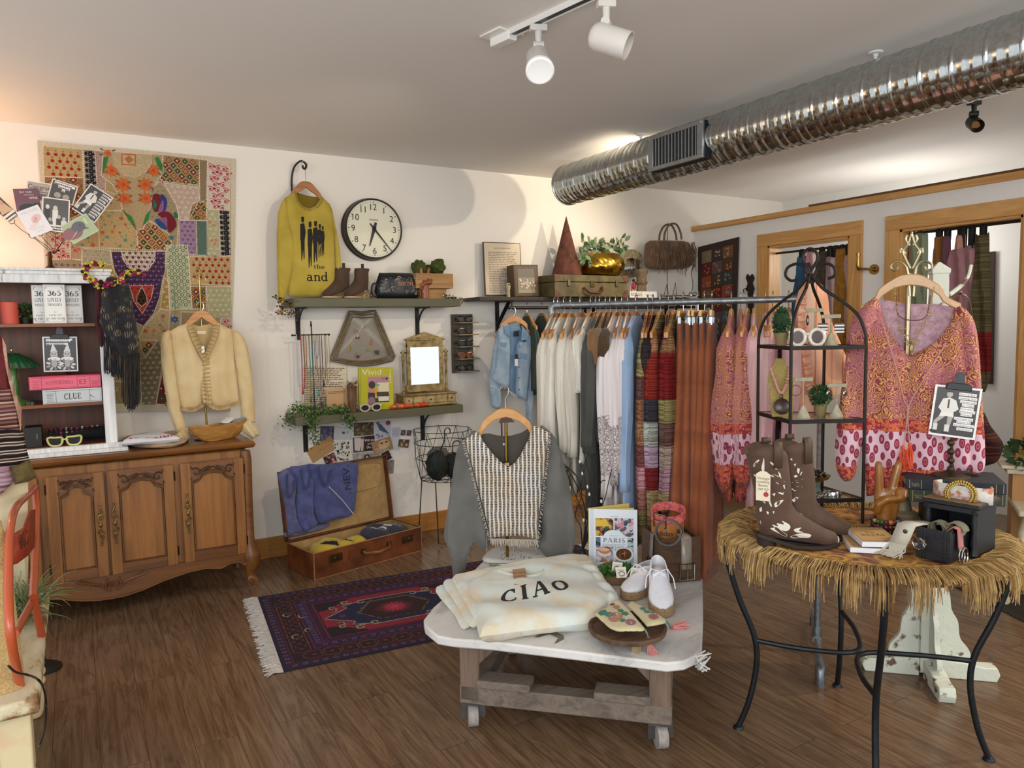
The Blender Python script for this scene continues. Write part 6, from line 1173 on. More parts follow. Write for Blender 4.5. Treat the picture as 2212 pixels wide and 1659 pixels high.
pin('sepia close up of a face with writing',[(994,322),(1166,264),(1205,355),(1040,428)],'9a7a58',lambda p,w,h:(p.disc(w*.1,h*.05,w*.3,'c4a27c',h*.36),p.disc(0,h*.18,.012,'4a3422',.006),p.disc(w*.25,h*.18,.012,'4a3422',.006),p.dashes(-w*.4,-h*.4,w*.2,h*.0,3,'d8c8a8',.3)),7)
pin('photo of a woman in a dark hood against stone',[(838,410),(1088,404),(1098,500),(832,512)],'9c9894',lambda p,w,h:(p.blobs(-w*.48,-h*.45,w*.48,h*.45,['b4b0ac','8a8682','a8a29a'],30,.02,2),p.disc(-.0,h*.05,.022,'2a1f1c',.026),p.disc(0,h*.06,.011,'b89a84',.015),p.rect(-.03,-h*.48,.03,-h*.2,'2a2220')),5)
pin('square black card with red lettering',[(1076,420),(1155,374),(1202,450),(1124,498)],'15181a',lambda p,w,h:(p.text('IT',0,h*.08,h*.16,'a83a44',True),p.text('GIRL',0,-h*.14,h*.16,'a83a44',True)),9,'c9c4c0')
pin('grey photo half hidden behind the suitcase lid',[(1105,470),(1205,470),(1208,590),(1108,592)],'8a8480',bl_(['a49c94','6c6864'],12,9),1)
# wire basket
bcx=fy(957,1000,4.66).x;BCY=4.66;t=T('wire_basket','tall black wire laundry basket on legs by the wall','basket',(bcx,BCY,0));WR=C('232528',.4);N=10
zt=fy(900,936,4.6).z;zm1=fy(900,962,4.5).z;zm=fy(900,1001,4.55).z;zb=fy(900,1048,4.55).z
rg=lambda r,z,o=0:[V((bcx+r*cos(2*pi*(i+o)/N),BCY+r*sin(2*pi*(i+o)/N),z))for i in range(N)]
m=MB();A,B,D=rg(.205,zt),rg(.19,zm,.5),rg(.165,zb)
for R in(A,B,D,rg(.20,zt-.09,.25)):m.tube(R,.0028,6,closed=True)
m.build('hoops',WR,t);m=MB()
for i in range(N):
 for a,b in((A[i],B[i]),(A[(i+1)%N],B[i]),(B[i],D[i]),(B[i],D[(i+1)%N])):m.tube([a,b],.002,5)
 m.tube([D[i],D[(i+4)%N]],.002,5)
m.build('wire_lattice',WR,t)
for i in range(4):a=pi/4+i*pi/2;m=MB();m.tube([(bcx+.16*cos(a),BCY+.16*sin(a),zb),(bcx+.19*cos(a+.12),BCY+.19*sin(a+.12),.02),(bcx+.15*cos(a+.5),BCY+.15*sin(a+.5),.008)],.004,6);m.build('leg',WR,t)
for i,(dx,dy,dz,rx,rz,h,lb)in enumerate(((-.06,-.03,.10,.075,.10,'1f2824','dark green garment stuffed in the left of the wire basket'),(.07,-.02,.085,.07,.085,'202724','dark grey green garment stuffed in the right of the wire basket'),(.0,.07,.15,.08,.06,'6c6a66','grey garment at the back of the wire basket'))):
 m=MB();m.ball((bcx+dx,BCY+dy,zb+dz),(rx,.07,rz),28,0,.22,i*5);m.thing('rolled_garment',lb,'clothing',M(h,.75,0,.2,14,.3,22),'clothes in the wire basket')
for i,(dx,r,z,lb)in enumerate(((-.03,20,zt-.005,'black hanger hook curling over the basket rim'),(.03,-10,zt-.10,'black hanger hook standing in the middle of the basket'),(.1,15,zt-.09,'black hanger hook at the right inside the basket'))):
 f=facing((bcx+dx,BCY-.1,z),r);m=MB();m.tube([f.p(-.05,-.12),f.p(0,-.06),f.p(0,0)]+[f.p(.028-.028*cos(rad(a)),.028*sin(rad(a)))for a in range(15,220,20)],.004,6);m.thing('hanger_hook',lb,'hanger',C('1a1817',.4),'hanger hooks in the wire basket')
# suitcase
s0=fz(680,1255,0);s1=fz(911,1190,0);SU=(s1-s0).normalized();SW=(s1-s0).length;SV=V((-SU.y,SU.x,0));SD,SH=.33,.165;S=lambda a,b,c:s0+SU*a+SV*b+V((0,0,c))
TAN=M('7a421e',.42,0,.2,9,.15,70,h2='4a220f',coat=.2);EDG=C('8a5a34',.5);t=T('leather_suitcase','open brown leather suitcase with its lid leaning on the wall','suitcase',S(SW/2,SD/2,0));LIN=M('b08f5c',.8,0,.12,20)
def sbx(m,a0,b0,c0,a1,b1,c1,mi=0,F=S):m.add([F(a,b,c)for c in(c0,c1)for b in(b0,b1)for a in(a0,a1)],[(0,2,3,1),(4,5,7,6),(0,1,5,4),(2,6,7,3),(0,4,6,2),(1,3,7,5)],mi)
m=MB();sbx(m,0,0,0,SW,SD,.006);sbx(m,0,0,0,SW,.007,SH);sbx(m,0,SD-.007,0,SW,SD,SH);sbx(m,0,0,0,.007,SD,SH);sbx(m,SW-.007,0,0,SW,SD,SH);m.build('base_shell',TAN,t,bev=.003)
m=MB();sbx(m,.008,.008,.007,SW-.008,SD-.008,.012);sbx(m,.008,.008,.01,.010,SD-.008,SH-.006);sbx(m,SW-.010,.008,.01,SW-.008,SD-.008,SH-.006);sbx(m,.008,SD-.010,.01,SW-.008,SD-.008,SH-.006);m.build('base_lining',LIN,t)
m=MB()
for a in(0,SW):m.tube([S(a,0,.002),S(a,0,SH)],.004,6)
m.tube([S(0,0,.003),S(SW,0,.003)],.003,6);m.tube([S(0,-.001,SH),S(SW,-.001,SH)],.004,6);m.tube([S(0,0,SH),S(0,SD,SH)],.004,6);m.tube([S(SW,0,SH),S(SW,SD,SH)],.004,6);m.build('edge_binding',M('9a6a44',.5),t)
la=rad(82);LH=.44;LU=SV*cos(la)+V((0,0,sin(la)));LN=SU.cross(LU)
Lf=Fr(S(0,SD-.0,SH+.004),SU,LU);LF_=lambda a,b,c:Lf.p(a,b,c)
m=MB();sbx(m,0,0,-.035,SW,LH,-.03,0,LF_);sbx(m,0,0,-.035,.007,LH,.02,0,LF_);sbx(m,SW-.007,0,-.035,SW,LH,.02,0,LF_);sbx(m,0,LH-.007,-.035,SW,LH,.02,0,LF_);sbx(m,0,0,-.035,SW,.006,.01,0,LF_);m.build('lid_shell',TAN,t,bev=.003)
m=MB();sbx(m,.008,.008,-.029,SW-.008,LH-.008,-.024,0,LF_);m.tube([Lf.p(a,b,-.02)for a,b in bez2([(SW*.4,LH*.5),(SW*.8,LH*.52),(SW-.06,LH*.56),(SW-.04,LH*.7),(SW-.05,LH*.9),(SW*.4,LH*.94)],6)],.004,6);m.build('lid_lining',LIN,t)
ff=Fr(S(0,-.001,0),SU,(0,0,1));BRS=METAL('5c4426',.45,.8)
for a in(.13,.80):
 m=MB();m.fbox(ff,SW*a,.085,SW*a+.085,.135,0,.007);m.lathe(ff.p(SW*a+(.035 if a<.5 else.055),.108,.007),[(.014,0),(.012,.005),(.006,.008),(.001,.008)],14,ax=ff.n);m.fbox(ff,SW*a+(.055 if a<.5 else.015),.095,SW*a+(.068 if a<.5 else.028),.13,.006,.013);m.build('lock_plate',BRS,t,bev=.002)
m=MB();a0,a1=SW*.42,SW*.67;m.tube([ff.p(a0,.105,.004),ff.p(a0+.01,.095,.03),ff.p((a0+a1)/2,.085,.045),ff.p(a1-.01,.095,.03),ff.p(a1,.115,.004)],[.008,.01,.012,.01,.008],10,flat=.7);m.build('handle',M('7a4a24',.4,0,.15,20),t)
for a in(a0,a1):m=MB();m.fbox(ff,a-.012,.09,a+.012,.125,0,.012);m.build('handle_loop',BRS,t,bev=.002)
m=MB();m.fbox(ff,SW*.30,.075,SW*.415,.13,0,.003);m.build('leather_patch',M('6a3618',.5),t)
BLUE=[CLOTH('52598a','454b78',600,blot=20),CLOTH('5a6092','474d7a',600,blot=20),CLOTH('666a92','50547c',600,blot=18),CLOTH('77748e','5c5a74',600,blot=18)]
def tl(P):return t7(P,Lf)
for i,(P,nk,lb)in enumerate((([(395,520),(480,512),(620,508),(840,498),(846,640),(835,800),(800,962),(650,1000),(525,1038),(480,980),(458,850),(462,700)],[(470,540),(520,690),(560,680),(590,560)],'blue sweatshirt with black lettering in front on the suitcase lid'),([(245,548),(330,525),(440,520),(475,640),(472,800),(475,960),(515,1040),(440,1085),(385,1112),(330,1000),(312,850),(320,700)],[(330,560),(360,730),(400,700),(420,560)],'middle blue sweatshirt on the suitcase lid'),([(160,600),(240,545),(310,560),(330,700),(315,850),(340,1000),(385,1112),(310,1130),(245,1145),(215,900),(180,700)],[(215,600),(225,800),(262,780),(290,640)],'greyish blue sweatshirt at the left end of the suitcase lid'))):
 m=MB();puff(m,tl(outline(P,3)),Lf,.022,.03,.014,folds(38,.005,60,i),c=.045-.017*i);bv=bvh(m);o_=m.thing('sweatshirt',lb,'sweatshirt',BLUE[i],'blue sweatshirts over the suitcase lid')
 for d in(0,9):m=MB();m.tube([Lf.p(a,b,.078-.017*i-d*.0004)for a,b in tl([(x+d,y-d)for x,y in bez2(nk,6)])],.0035,6);m.build('neck_seam',C('3f466e',.9),o_)
 if i==0:
  P_,wd=word('NEW',False);A=tl([(742,738)])[0];s_=.058;drape_print([[(A[0]-b*s_*.9+.03,A[1]+a*s_)for a,b in q]for q in P_],bv,lambda a,b:Lf.p(a,b,.2),-Lf.n,name='printed_letters',mat=C('22242e',.85),parent=o_)
  m=MB();m.tube([Lf.p(a,b,.078)for a,b in tl([(570,710),(690,830),(790,955)])],.0025,6);m.build('raglan_seam',C('c2c4cc',.9),o_)
m=MB();puff(m,tl(outline([(230,1120),(380,1090),(560,1030),(620,1040),(600,1080),(400,1140),(245,1165)])),Lf,.015,.02,.015,c=0);m.thing('sweatshirt','lowest sweatshirt peeping out beneath the others in the suitcase','sweatshirt',BLUE[3],'blue sweatshirts over the suitcase lid')
zf=Fr((0,0,.10),(1,0,0),(0,1,0))
def lump(P,c,T_,mat,label,name,art):
 Q=[S(a*SW,b*SD,0)for a,b in P];m=MB();puff(m,outline([(p.x,p.y)for p in Q]),zf,T_,.07,.013,folds(50,.008,30,c*9,6),c=c);bv=bvh(m);o_=m.thing(name,label,'shirt',mat);d=[S(a*SW,b*SD,0)for a,b in((.5,.5),)]
 drape_print(art[0],bv,lambda a,b:S(a*SW,b*SD,.4),(0,0,-1),name='print',mat=C(art[1],.85),parent=o_,cut=3);return o_
q=random.Random(3);bl2=[]
for i in range(10):
 a,b=.16+.03*i,.30+.10*sin(i*.9);bl2 .append([(a+q.uniform(.02,.04)*cos(t_),b+q.uniform(.1,.2)*sin(t_))for t_ in[2*pi*j/7 for j in range(7)]])
lump([(.05,.1),(.3,.04),(.52,.2),(.56,.5),(.4,.62),(.3,.9),(.16,.8),(.06,.45)],.01,.055,CLOTH('c9b23c','b59c2c',700),'yellow tee with a black print lying in the suitcase','folded_tee',(bl2,'17181a'))
P_,wd=word('LOVE',True);lump([(.56,.25),(.75,.12),(.92,.2),(.95,.6),(.86,.8),(.7,.95),(.58,.7)],.015,.065,CLOTH('3a3d50','2c2f40',700),'navy tee with white lettering lying in the suitcase','folded_tee',([[(.64+a*.26/wd,.34+b*.2)for a,b in q_]for q_ in P_],'d6d6da'))
# rug
rz=math.degrees(atan2(4.245-3.223,.805-.712));r0=fz(612,1450,.006);r1=fz(556,1290,.006);RV=(r1-r0).normalized();RU=V((RV.y,-RV.x,0));RW=(r1-r0).length;RL=(fz(1262,1186,0)-r0).dot(RU);RF=Fr(r0,RU,RV);p=Print(RF,base=0)
p.mb.fbox(RF,0,0,RL,RW,-.005,0,p.mi('241a34'));nv,wine,red,dk,crm,mag,rust='1a2148','4a1428','94213a','24121a','b09a84','5f1a48','7a4034'
def brd(d,h):p.rect(d,d,RL-d,RW-d,h)
brd(.012,'2c1a3c');brd(.05,'5a1c3a');brd(.056,'2a1422');brd(.165,'6a2034');brd(.172,'2a1a44');brd(.215,'6a1e50');brd(.222,'3a1434');brd(.25,'7a1c44');brd(.258,dk)
def along(d,w_,n_l,n_s,fn0):
 k0=p.k
 def fn(*a):p.k=k0;fn0(*a)
 for i in range(n_l):x=d+w_/2+(RL-2*d-w_)*(i+.5)/n_l;fn(x,d+w_/2,i,0);fn(x,RW-d-w_/2,i,0)
 for i in range(n_s):y=d+w_+(RW-2*d-2*w_)*(i+.5)/n_s;fn(d+w_/2,y,i,1);fn(RL-d-w_/2,y,i,1)
def hexm(x,y,i,s):
 h=rust if i%2 else'6a3430';r=.052;P=[(x-r,y),(x-r*.5,y+r*.75),(x+r*.5,y+r*.75),(x+r,y),(x+r*.5,y-r*.75),(x-r*.5,y-r*.75)];P=[(x+(b-y),y+(a-x))for a,b in P]if s else P;p.stem(P+[P[0]],.007,h);p.flower(x,y,.03,'2a1018' if i%2 else'3a1220','7a3a34',4)
along(.056,.108,22,11,hexm);along(.012,.04,44,22,lambda x,y,i,s:(p.disc(x,y,.013,'6f5a7a' if i%2 else'7a4a52',.011,8),p.disc(x,y,.007,'2c1a3c',.006,6)));along(.175,.04,36,18,lambda x,y,i,s:(p.disc(x,y,.014,'5f5a8a' if i%2 else'7a3a6a',.012,8),p.disc(x,y,.007,'3a1a44',.006,6)))
d=.258;p.rect(d+.006,d+.006,RL-d-.006,RW-d-.006,red);ym=RW/2;hh=RW/2-d
def hook(x,y,sx,sy,k_,h):p.stem([(x,y),(x+sx*.045*k_,y),(x+sx*.045*k_,y+sy*.035*k_),(x+sx*.018*k_,y+sy*.035*k_),(x+sx*.018*k_,y+sy*.018*k_)],.010*k_,h)
n_m=2;pitch=(RL-2*d)/n_m;K0=p.k
for j in range(n_m+1):
 x=d+j*pitch;p.k=K0
 for s in(-1,1):
  yb=ym+s*hh*.98;P=[(max(d+.006,x-.2),yb),(min(RL-d-.006,x+.2),yb),(min(RL-d-.006,x+.05),ym+s*hh*.48),(max(d+.006,x-.05),ym+s*hh*.48)];p.poly(P,dk)
  for sx in(-1,1):
   for k_ in(0,1):hook(x+sx*(.05+.07*k_),ym+s*hh*(.48+.22*k_),sx,-s,1.0,crm);hook(x+sx*(.052+.07*k_),ym+s*hh*(.48+.22*k_),sx,-s,.8,dk)
for j in range(n_m):
 p.k=K0+20;x=d+(j+.5)*pitch;a=pitch*.5;P0=[(-a,0),(-a*.62,.1),(-a*.68,.13),(-a*.42,.16),(-a*.42,hh*.72),(-a*.1,hh*.72),(a*.1,hh*.72),(a*.42,hh*.72),(a*.42,.16),(a*.68,.13),(a*.62,.1),(a,0)]
 P0+=[(b,-c)for b,c in reversed(P0[1:-1])];Q=[(x+b*.94,ym+c)for b,c in P0];p.stem(Q+[Q[0]],.016,crm);p.poly(Q,nv)
 for sx in(-1,1):
  for sy in(-1,1):hook(x+sx*a*.5,ym+sy*.16,sx,sy,1.1,crm);hook(x+sx*a*.3,ym+sy*hh*.72,sx,-sy,1,crm);hook(x+sx*a*.72,ym+sy*.115,sx,sy,.9,crm)
  p.flower(x+sx*a*.72,ym,.022,'8a2a50',nv,5)
 hx_=lambda r:[(x+r*c,ym+r*.85*s_)for c,s_ in((-1,0),(-.55,.8),(.55,.8),(1,0),(.55,-.8),(-.55,-.8))]
 Z=[]
 for q0,q1 in zip(hx_(.2),hx_(.2)[1:]+hx_(.2)[:1]):Z+=[(q0[0]+(q1[0]-q0[0])*i/12+(.012*(i%2))*cos(i*2+j),q0[1]+(q1[1]-q0[1])*i/12+(.012*(i%2)))for i in range(12)]
 p.poly(Z,'6a5638');p.poly(hx_(.185),'33161a');p.poly(hx_(.105),'5a1f2a');p.flower(x,ym,.075,'b03048','c84060',14)
t=T('patterned_rug','dark red and navy hooked medallion rug with white fringe on the plank floor','rug',RF.p(RL/2,RW/2,-.005));p.build('pile',t,fn=lambda h:M(h,.95,0,.22,160,.6,300),r=.95)
m=MB();q=random.Random(1)
for e,s in((0,-1),(RL,1)):
 for i in range(300):y=RW*i/299+q.uniform(-.003,.003);L=q.uniform(.05,.085);m.tube([RF.p(e,y,-.001),RF.p(e+s*L*.5,y+q.uniform(-.012,.012),q.uniform(-.001,.008)),RF.p(e+s*L,y+q.uniform(-.025,.025),-.002)],[.003,.0026,.0014],4)
m.build('fringe',M('cfc8c0',.95,0,.1,50),t,kind='stuff')
# ================================================================== dark wall shelf with its things, clothes rails
k8=520/2212;q8=lambda x,y,Y:fy(1000+x*k8,440+y*k8,Y)
DZ2=1.703;DARK=WOOD('3a2c22','241a13',0,1,.5,3);dx0,dx1=fy(1036,641,4.66).x,fy(1491,641,4.66).x
t=T('wall_shelf','long dark brown wall shelf above the clothes rails','shelf',((dx0+dx1)/2,4.8,DZ2-.026));m=MB();m.box(((dx0+dx1)/2,(4.66+WALL)/2,DZ2-.013),(dx1-dx0,WALL-4.66,.026));m.build('shelf_board',DARK,t,bev=.002)
for px in(1073,1262,1438):
 x=fy(px,670,WALL).x;m=MB();m.box((x,WALL-.005,DZ2-.15),(.032,.008,.25));m.box((x,4.81,DZ2-.03),(.032,.22,.008));m.beam((x,WALL-.012,DZ2-.2),(x,4.74,DZ2-.034),.03,.008);m.build('bracket',IRON,t)
RODZ,RODY=1.625,4.70;m=MB();rx0,rx1=fy(1098,661,RODY).x,fy(1500,661,RODY).x;m.tube([(rx0,RODY,RODZ),(rx1,RODY,RODZ)],.012,12)
for x in(rx0+.03,rx1-.1):m.tube([(x,RODY,RODZ),(x,RODY+.0,DZ2-.026)],.006,6)
m.build('hanging_rod',IRON,t)
def panel8(name,label,cat,Y,P,th,bg,art,lean=0,r=.4):
 f=wallA(Y);Q=PX(f,CR(P,k8,1000,440));w_=hypot(Q[1][0]-Q[0][0],Q[1][1]-Q[0][1]);h=hypot(Q[0][0]-Q[3][0],Q[0][1]-Q[3][1]);c=(sum(a for a,_ in Q)/4,sum(b for _,b in Q)/4);an=atan2(Q[1][1]-Q[0][1],Q[1][0]-Q[0][0]);g=Fr(f.p(*c),f.u*cos(an)+f.v*sin(an),f.v*cos(an)-f.u*sin(an)+f.n*-lean);p=Print(g);p.slab(w_,h,th,bg);art(p,w_,h);return p.thing(name,label,cat,None,r)
def a_text(p,w,h):p.rect(-w*.48,-h*.48,w*.48,h*.485,'cdbda6');p.text('FALLEN AND RISING FLOWER',0,h*.38,h*.022,'5a4a3c',True,w*.44);p.dashes(-w*.38,-h*.44,w*.42,h*.34,24,'7a6a5a',.35)
panel8('framed_text','tall framed page of small print leaning at the left end of the dark shelf','picture',4.87,[(186,348),(528,360),(540,850),(208,846)],.012,'4a3626',a_text,.03,.15)
def a_eng(p,w,h):
 p.rect(-w*.43,-h*.45,w*.43,h*.44,'6a5030');p.rect(-w*.38,-h*.42,w*.38,h*.40,'3a2a1a');p.rect(-w*.35,-h*.40,w*.35,h*.38,'8d8270');p.rect(-w*.35,h*.1,w*.35,h*.38,'6e675c');q=random.Random(2)
 for i in range(30):x,y=q.gauss(.0,.15)*w,q.gauss(-.12,.07)*h;p.disc(x,y,w*.03,q.choice(['c8bda8','a89c86','5a5248','d8ceba']),h*.035,7,q.uniform(0,90))
 p.rect(-w*.35,-h*.40,w*.35,-h*.3,'9a9078')
panel8('framed_engraving','small dark deep wooden frame with an antique engraving','picture frame',4.74,[(468,560),(690,560),(694,852),(476,852)],.10,'4a3720',a_eng,.02,.5)
o=q8(418,845,4.71);m=MB();m.lathe((o.x,4.71,DZ2),[(.001,0),(.014,0),(.012,.05),(.016,.07),(.017,.088),(.013,.1),(.004,.105)],14);m.ball((o.x-.006,4.693,DZ2+.09),.005,8,1);m.ball((o.x+.006,4.693,DZ2+.09),.005,8,1);m.thing('owl_figurine','tiny pale owl figurine beside the antique engraving','figurine',[M('c2b28a',.6,0,.2,60),C('241c14')])
SY0=4.60;a=q8(845,850,SY0);b=q8(1512,850,SY0);zt=q8(1100,655,SY0).z;zl=q8(1100,722,SY0).z;t=T('olive_suitcase','old olive green suitcase with tan corners on the dark shelf','suitcase',((a.x+b.x)/2,4.72,DZ2));OLV=M('6a5f38',.55,0,.25,14,.1,60,h2='453c20');TANC=M('6d4426',.5,0,.2,30)
m=MB();m.box(((a.x+b.x)/2,4.725,(DZ2+zl)/2),(b.x-a.x,.25,zl-DZ2));m.build('case_base',OLV,t,bev=.006);m=MB();m.box(((a.x+b.x)/2,4.725,(zl+zt)/2+.001),(b.x-a.x+.008,.258,zt-zl-.002));m.build('case_lid',OLV,t,bev=.006)
f=wallA(SY0-.001);m=MB()
for x,s in((a.x,1),(b.x,-1)):
 for z,v in((DZ2,1),(zt,-1)):m.prism([(x-.004*s,z),(x+.055*s,z),(x+.05*s,z+v*.02),(x+.02*s,z+v*.05),(x-.004*s,z+v*.055)],f,-.002,.006)
m.build('leather_corners',TANC,t)
for fx_ in(.18,.84):x=a.x+(b.x-a.x)*fx_;m=MB();m.fbox(f,x-.012,zl-.03,x+.012,zl+.02,0,.01);m.build('latch',METAL('7a7468',.4),t,bev=.002)
x=(a.x+b.x)/2;m=MB();m.fbox(f,x-.02,zl-.035,x+.02,zl+.014,0,.008);m.build('lock',METAL('6a5a3a',.4),t,bev=.002);m=MB();m.tube([f.p(x-.085,zl-.04,.008),f.p(x-.075,zl-.06,.03),f.p(x-.04,zl-.082,.035),f.p(x+.04,zl-.082,.035),f.p(x+.075,zl-.06,.03),f.p(x+.085,zl-.035,.008)],.0095,10);m.build('handle',M('5a2c1a',.35,0,.2,20),t)
c=q8(955,650,4.74);tip=q8(988,120,4.74);R_=q8(1068,650,4.74).x-c.x;m=MB();n=26;H=tip.z-zt
m.loft([[V((c.x+(R_*(1-i/n)+.002)*cos(2*pi*j/24)*(1+.02*noise.noise(V((i*.5,j*.6,0)))),4.74+(R_*(1-i/n)+.002)*sin(2*pi*j/24),zt+H*i/n))for j in range(24)]for i in range(n+1)]);m.thing('rusty_cone','tall rusty brown cone standing on the olive suitcase','cone',M('6a3a28',.85,0,.25,22,.5,60,h2='3c2018'))
c=q8(1268,650,4.73);t=T('gold_planter','round hammered gold planter with holly leaves on the olive suitcase','planter',(c.x,4.73,zt));r0=(q8(1440,560,4.73)-q8(1097,560,4.73)).x/2;m=MB();z5=q8(1260,465,4.73).z-zt
pr=[(r0*.5,0),(r0*.8,.012),(r0*.97,z5*.3),(r0,z5*.5),(r0*.94,z5*.75),(r0*.78,z5*.95),(r0*.7,z5)];prs=bez2(pr,5);m.loft([[V((c.x+r*(1+.028*sin(j*pi/2+i*1.9)*cos(i*1.2))*cos(2*pi*j/72),4.73+r*(1+.028*sin(j*pi/2+i*1.9)*cos(i*1.2))*sin(2*pi*j/72),zt+z))for j in range(72)]for i,(r,z)in enumerate(prs)]);m.build('pot',METAL('c29a3a',.22),t,smooth=60)
m=MB();st=MB();q=random.Random(9)
def holly(m,c,d,L,mi):
 d=d.normalized();u=d.cross(V((0,-1,.3))).normalized();n_=u.cross(d);P=[(0,0),(.12,.16),(.26,.3),(.34,.2),(.48,.34),(.58,.2),(.74,.24),(.82,.1),(1,0)];P+=[(a,-b)for a,b in reversed(P[1:-1])]
 m.add([c+d*a*L+u*b*L+n_*(.25*abs(b)*L)for a,b in P],[tuple(range(len(P)))],mi)
for i in range(150):
 u=q.random()*.95;a_=q.uniform(0,6.28);s=q8(1060+450*u,335+q.uniform(0,200)+60*abs(u-.45),4.70+q.uniform(-.06,.08));holly(m,s,V((cos(a_),q.uniform(-.7,.3),sin(a_)*.8+.2)),q.uniform(.04,.06),q.randrange(3))
for x,y in((1100,330),(1160,350),(1460,320),(1490,340),(1480,400),(1080,540),(1240,590),(1120,480),(1260,610)):s=q8(x,y,4.66);holly(m,s,V((q.uniform(-.5,.5),-.3,q.uniform(-.6,1))),.062,q.randrange(3));st.tube([(c.x,4.73,zt+z5),s],.0016,4)
m.build('holly_leaves',[M('3f5a34',.5,0,.15,40),M('56704a',.5,0,.15,40),M('7a8f62',.5,0,.15,40)],t,kind='stuff',smooth=0);st.build('stems',C('3a3020'),t)
f=wallA(4.86);Q=PX(f,CR(bez2([(1420,500),(1440,450),(1500,425),(1560,420),(1610,440),(1640,480),(1635,560),(1625,660),(1430,665)],3,True),k8,1000,440));t=T('ornate_mirror','small ornate carved pale mirror behind the gold planter','mirror',f.p(*PX(f,CR([(1530,660)],k8,1000,440))[0]));m=MB();puff(m,Q,f,.022,.02,.012,folds(160,.008,40,3),c=0);m.build('carved_frame',M('a39778',.7,0,.25,40,.5,120,h2='6f6248'),t)
m=MB();m.prism(PX(f,CR([(1440,520),(1525,500),(1600,520),(1600,655),(1430,655)],k8,1000,440)),f,.02,.034);m.build('mirror_glass',METAL('e8ebee',.04,1,0),t,smooth=0)
c=q8(1640,805,4.74);ztp=q8(1640,605,4.74).z;H=ztp-DZ2;m=MB();m.lathe((c.x,4.74,DZ2),[(.001,0),(.05,0),(.05,H*.15),(.042,H*.2),(.038,H*.45),(.05,H*.5),(.052,H*.57),(.04,H*.6),(.044,H*.8),(.054,H*.88),(.054,H)],20);m.thing('carved_pedestal','short carved stone coloured pedestal beside the olive suitcase','pedestal',M('8a7456',.7,0,.25,40,.5,90,h2='5a4832'))
c=q8(1570,800,4.70);m=MB();m.tube([(c.x-.012,4.70,DZ2),(c.x-.01,4.70,DZ2+.07)],.006,6,1);m.tube([(c.x+.012,4.70,DZ2),(c.x+.008,4.70,DZ2+.07)],.006,6,1);m.ball((c.x,4.70,DZ2+.095),(.022,.016,.035),10,0);m.ball((c.x,4.70,DZ2+.14),.014,10,2);m.tube([(c.x-.02,4.70,DZ2+.11),(c.x-.03,4.69,DZ2+.05)],.005,6,0);m.thing('folk_figurine','small folk figurine in red between suitcase and pedestal','figurine',[M('9a2a34',.7,0,.2,60),C('c9b89c'),C('1c1816')])
# fringed handbag on a wire stand
HB=4.76;f=wallA(HB);h8=lambda P:PX(f,CR(P,k8,1000,440));c=h8([(1880,470)])[0];SU_=CLOTH('7a6048','634c38',500,bump=.15,blot=14);t=T('bag_stand','thin black wire easel and rod holding up the fringed handbag','stand',(c[0],HB,DZ2));m=MB()
m.tube([f.p(c[0]-.005,DZ2+.004),f.p(c[0],h8([(1880,200)])[0][1]-.02)],.003,6)
for P in([(1790,850),(2100,845),(2110,830),(2095,815),(2060,835)],[(1810,845),(1840,735),(1850,840)],[(1890,845),(1915,730),(1925,840)],[(1800,850),(1960,870),(2090,850)]):m.tube([f.p(a,b,.05)for a,b in h8(P)],.003,6)
m.build('wire_frame',IRON,t)
t=T('fringed_handbag','taupe suede handbag with long fringe displayed at the right of the dark shelf','handbag',f.p(c[0],h8([(1880,610)])[0][1]));m=MB();puff(m,h8(bez2([(1700,350),(1780,338),(1960,340),(2050,350),(2075,420),(2080,540),(2060,590),(1880,606),(1720,600),(1690,560),(1685,440)],4,True)),f,.07,.06,.016,folds(40,.004),c=-.0);m.build('bag_body',SU_,t)
for dy in(0,-.06):m=MB();m.tube([f.p(a,b,.045+dy)for a,b in h8(bez2([(1815,345),(1820,280),(1850,215),(1895,188),(1935,205),(1965,270),(1975,335)],6))],.0085,8);m.build('handle',M('6a523c',.5,0,.12,30),t)
m=MB();q=random.Random(12)
for cx_,w_,n,L in((1790,30,46,250),(1960,30,40,260),(1700,22,26,200),(2050,26,24,220),(1860,40,18,240)):
 for i in range(n):x=cx_+q.uniform(-w_,w_);y0=q.uniform(350,420);y1=y0+L*q.uniform(.6,1);x1=x+q.uniform(-45,45);A=h8([(x,y0),((x+x1)/2+q.uniform(-8,8),(y0+y1)/2),(x1,y1)]);m.tube([f.p(*A[0],.066),f.p(*A[1],.088),f.p(*A[2],.07)],[.003,.0034,.002],4)
m.build('leather_fringe',M('6d543f',.75,0,.2,40),t,kind='stuff');m=MB();m.tube([f.p(a,b,.03)for a,b in h8(bez2([(2040,440),(2085,500),(2095,580),(2075,640),(2090,740),(2080,800),(2055,830)],5))],.010,6,flat=.3);m.build('shoulder_strap',M('5f4936',.6,0,.12,30),t)
f=wallA(4.665);A,B=PX(f,CR([(1535,858),(1782,808)],k8,1000,440));p=Print(Fr(f.p((A[0]+B[0])/2,(A[1]+B[1])/2),f.u,f.v));w_,h=B[0]-A[0],B[1]-DZ2;p=Print(Fr(f.p((A[0]+B[0])/2,DZ2+h/2),f.u,f.v));p.slab(w_,h,.16,'e6e4e0');p.text('VOGUE',-w_*.25,-h*.26,h*.56,'1c1a1a',True,w_*.42);p.text('The Covers',w_*.22,-h*.2,h*.3,'9a9896',False,w_*.32);p.thing('fashion_book','white fashion book lying with its spine out at the shelf edge','book',None,.4)
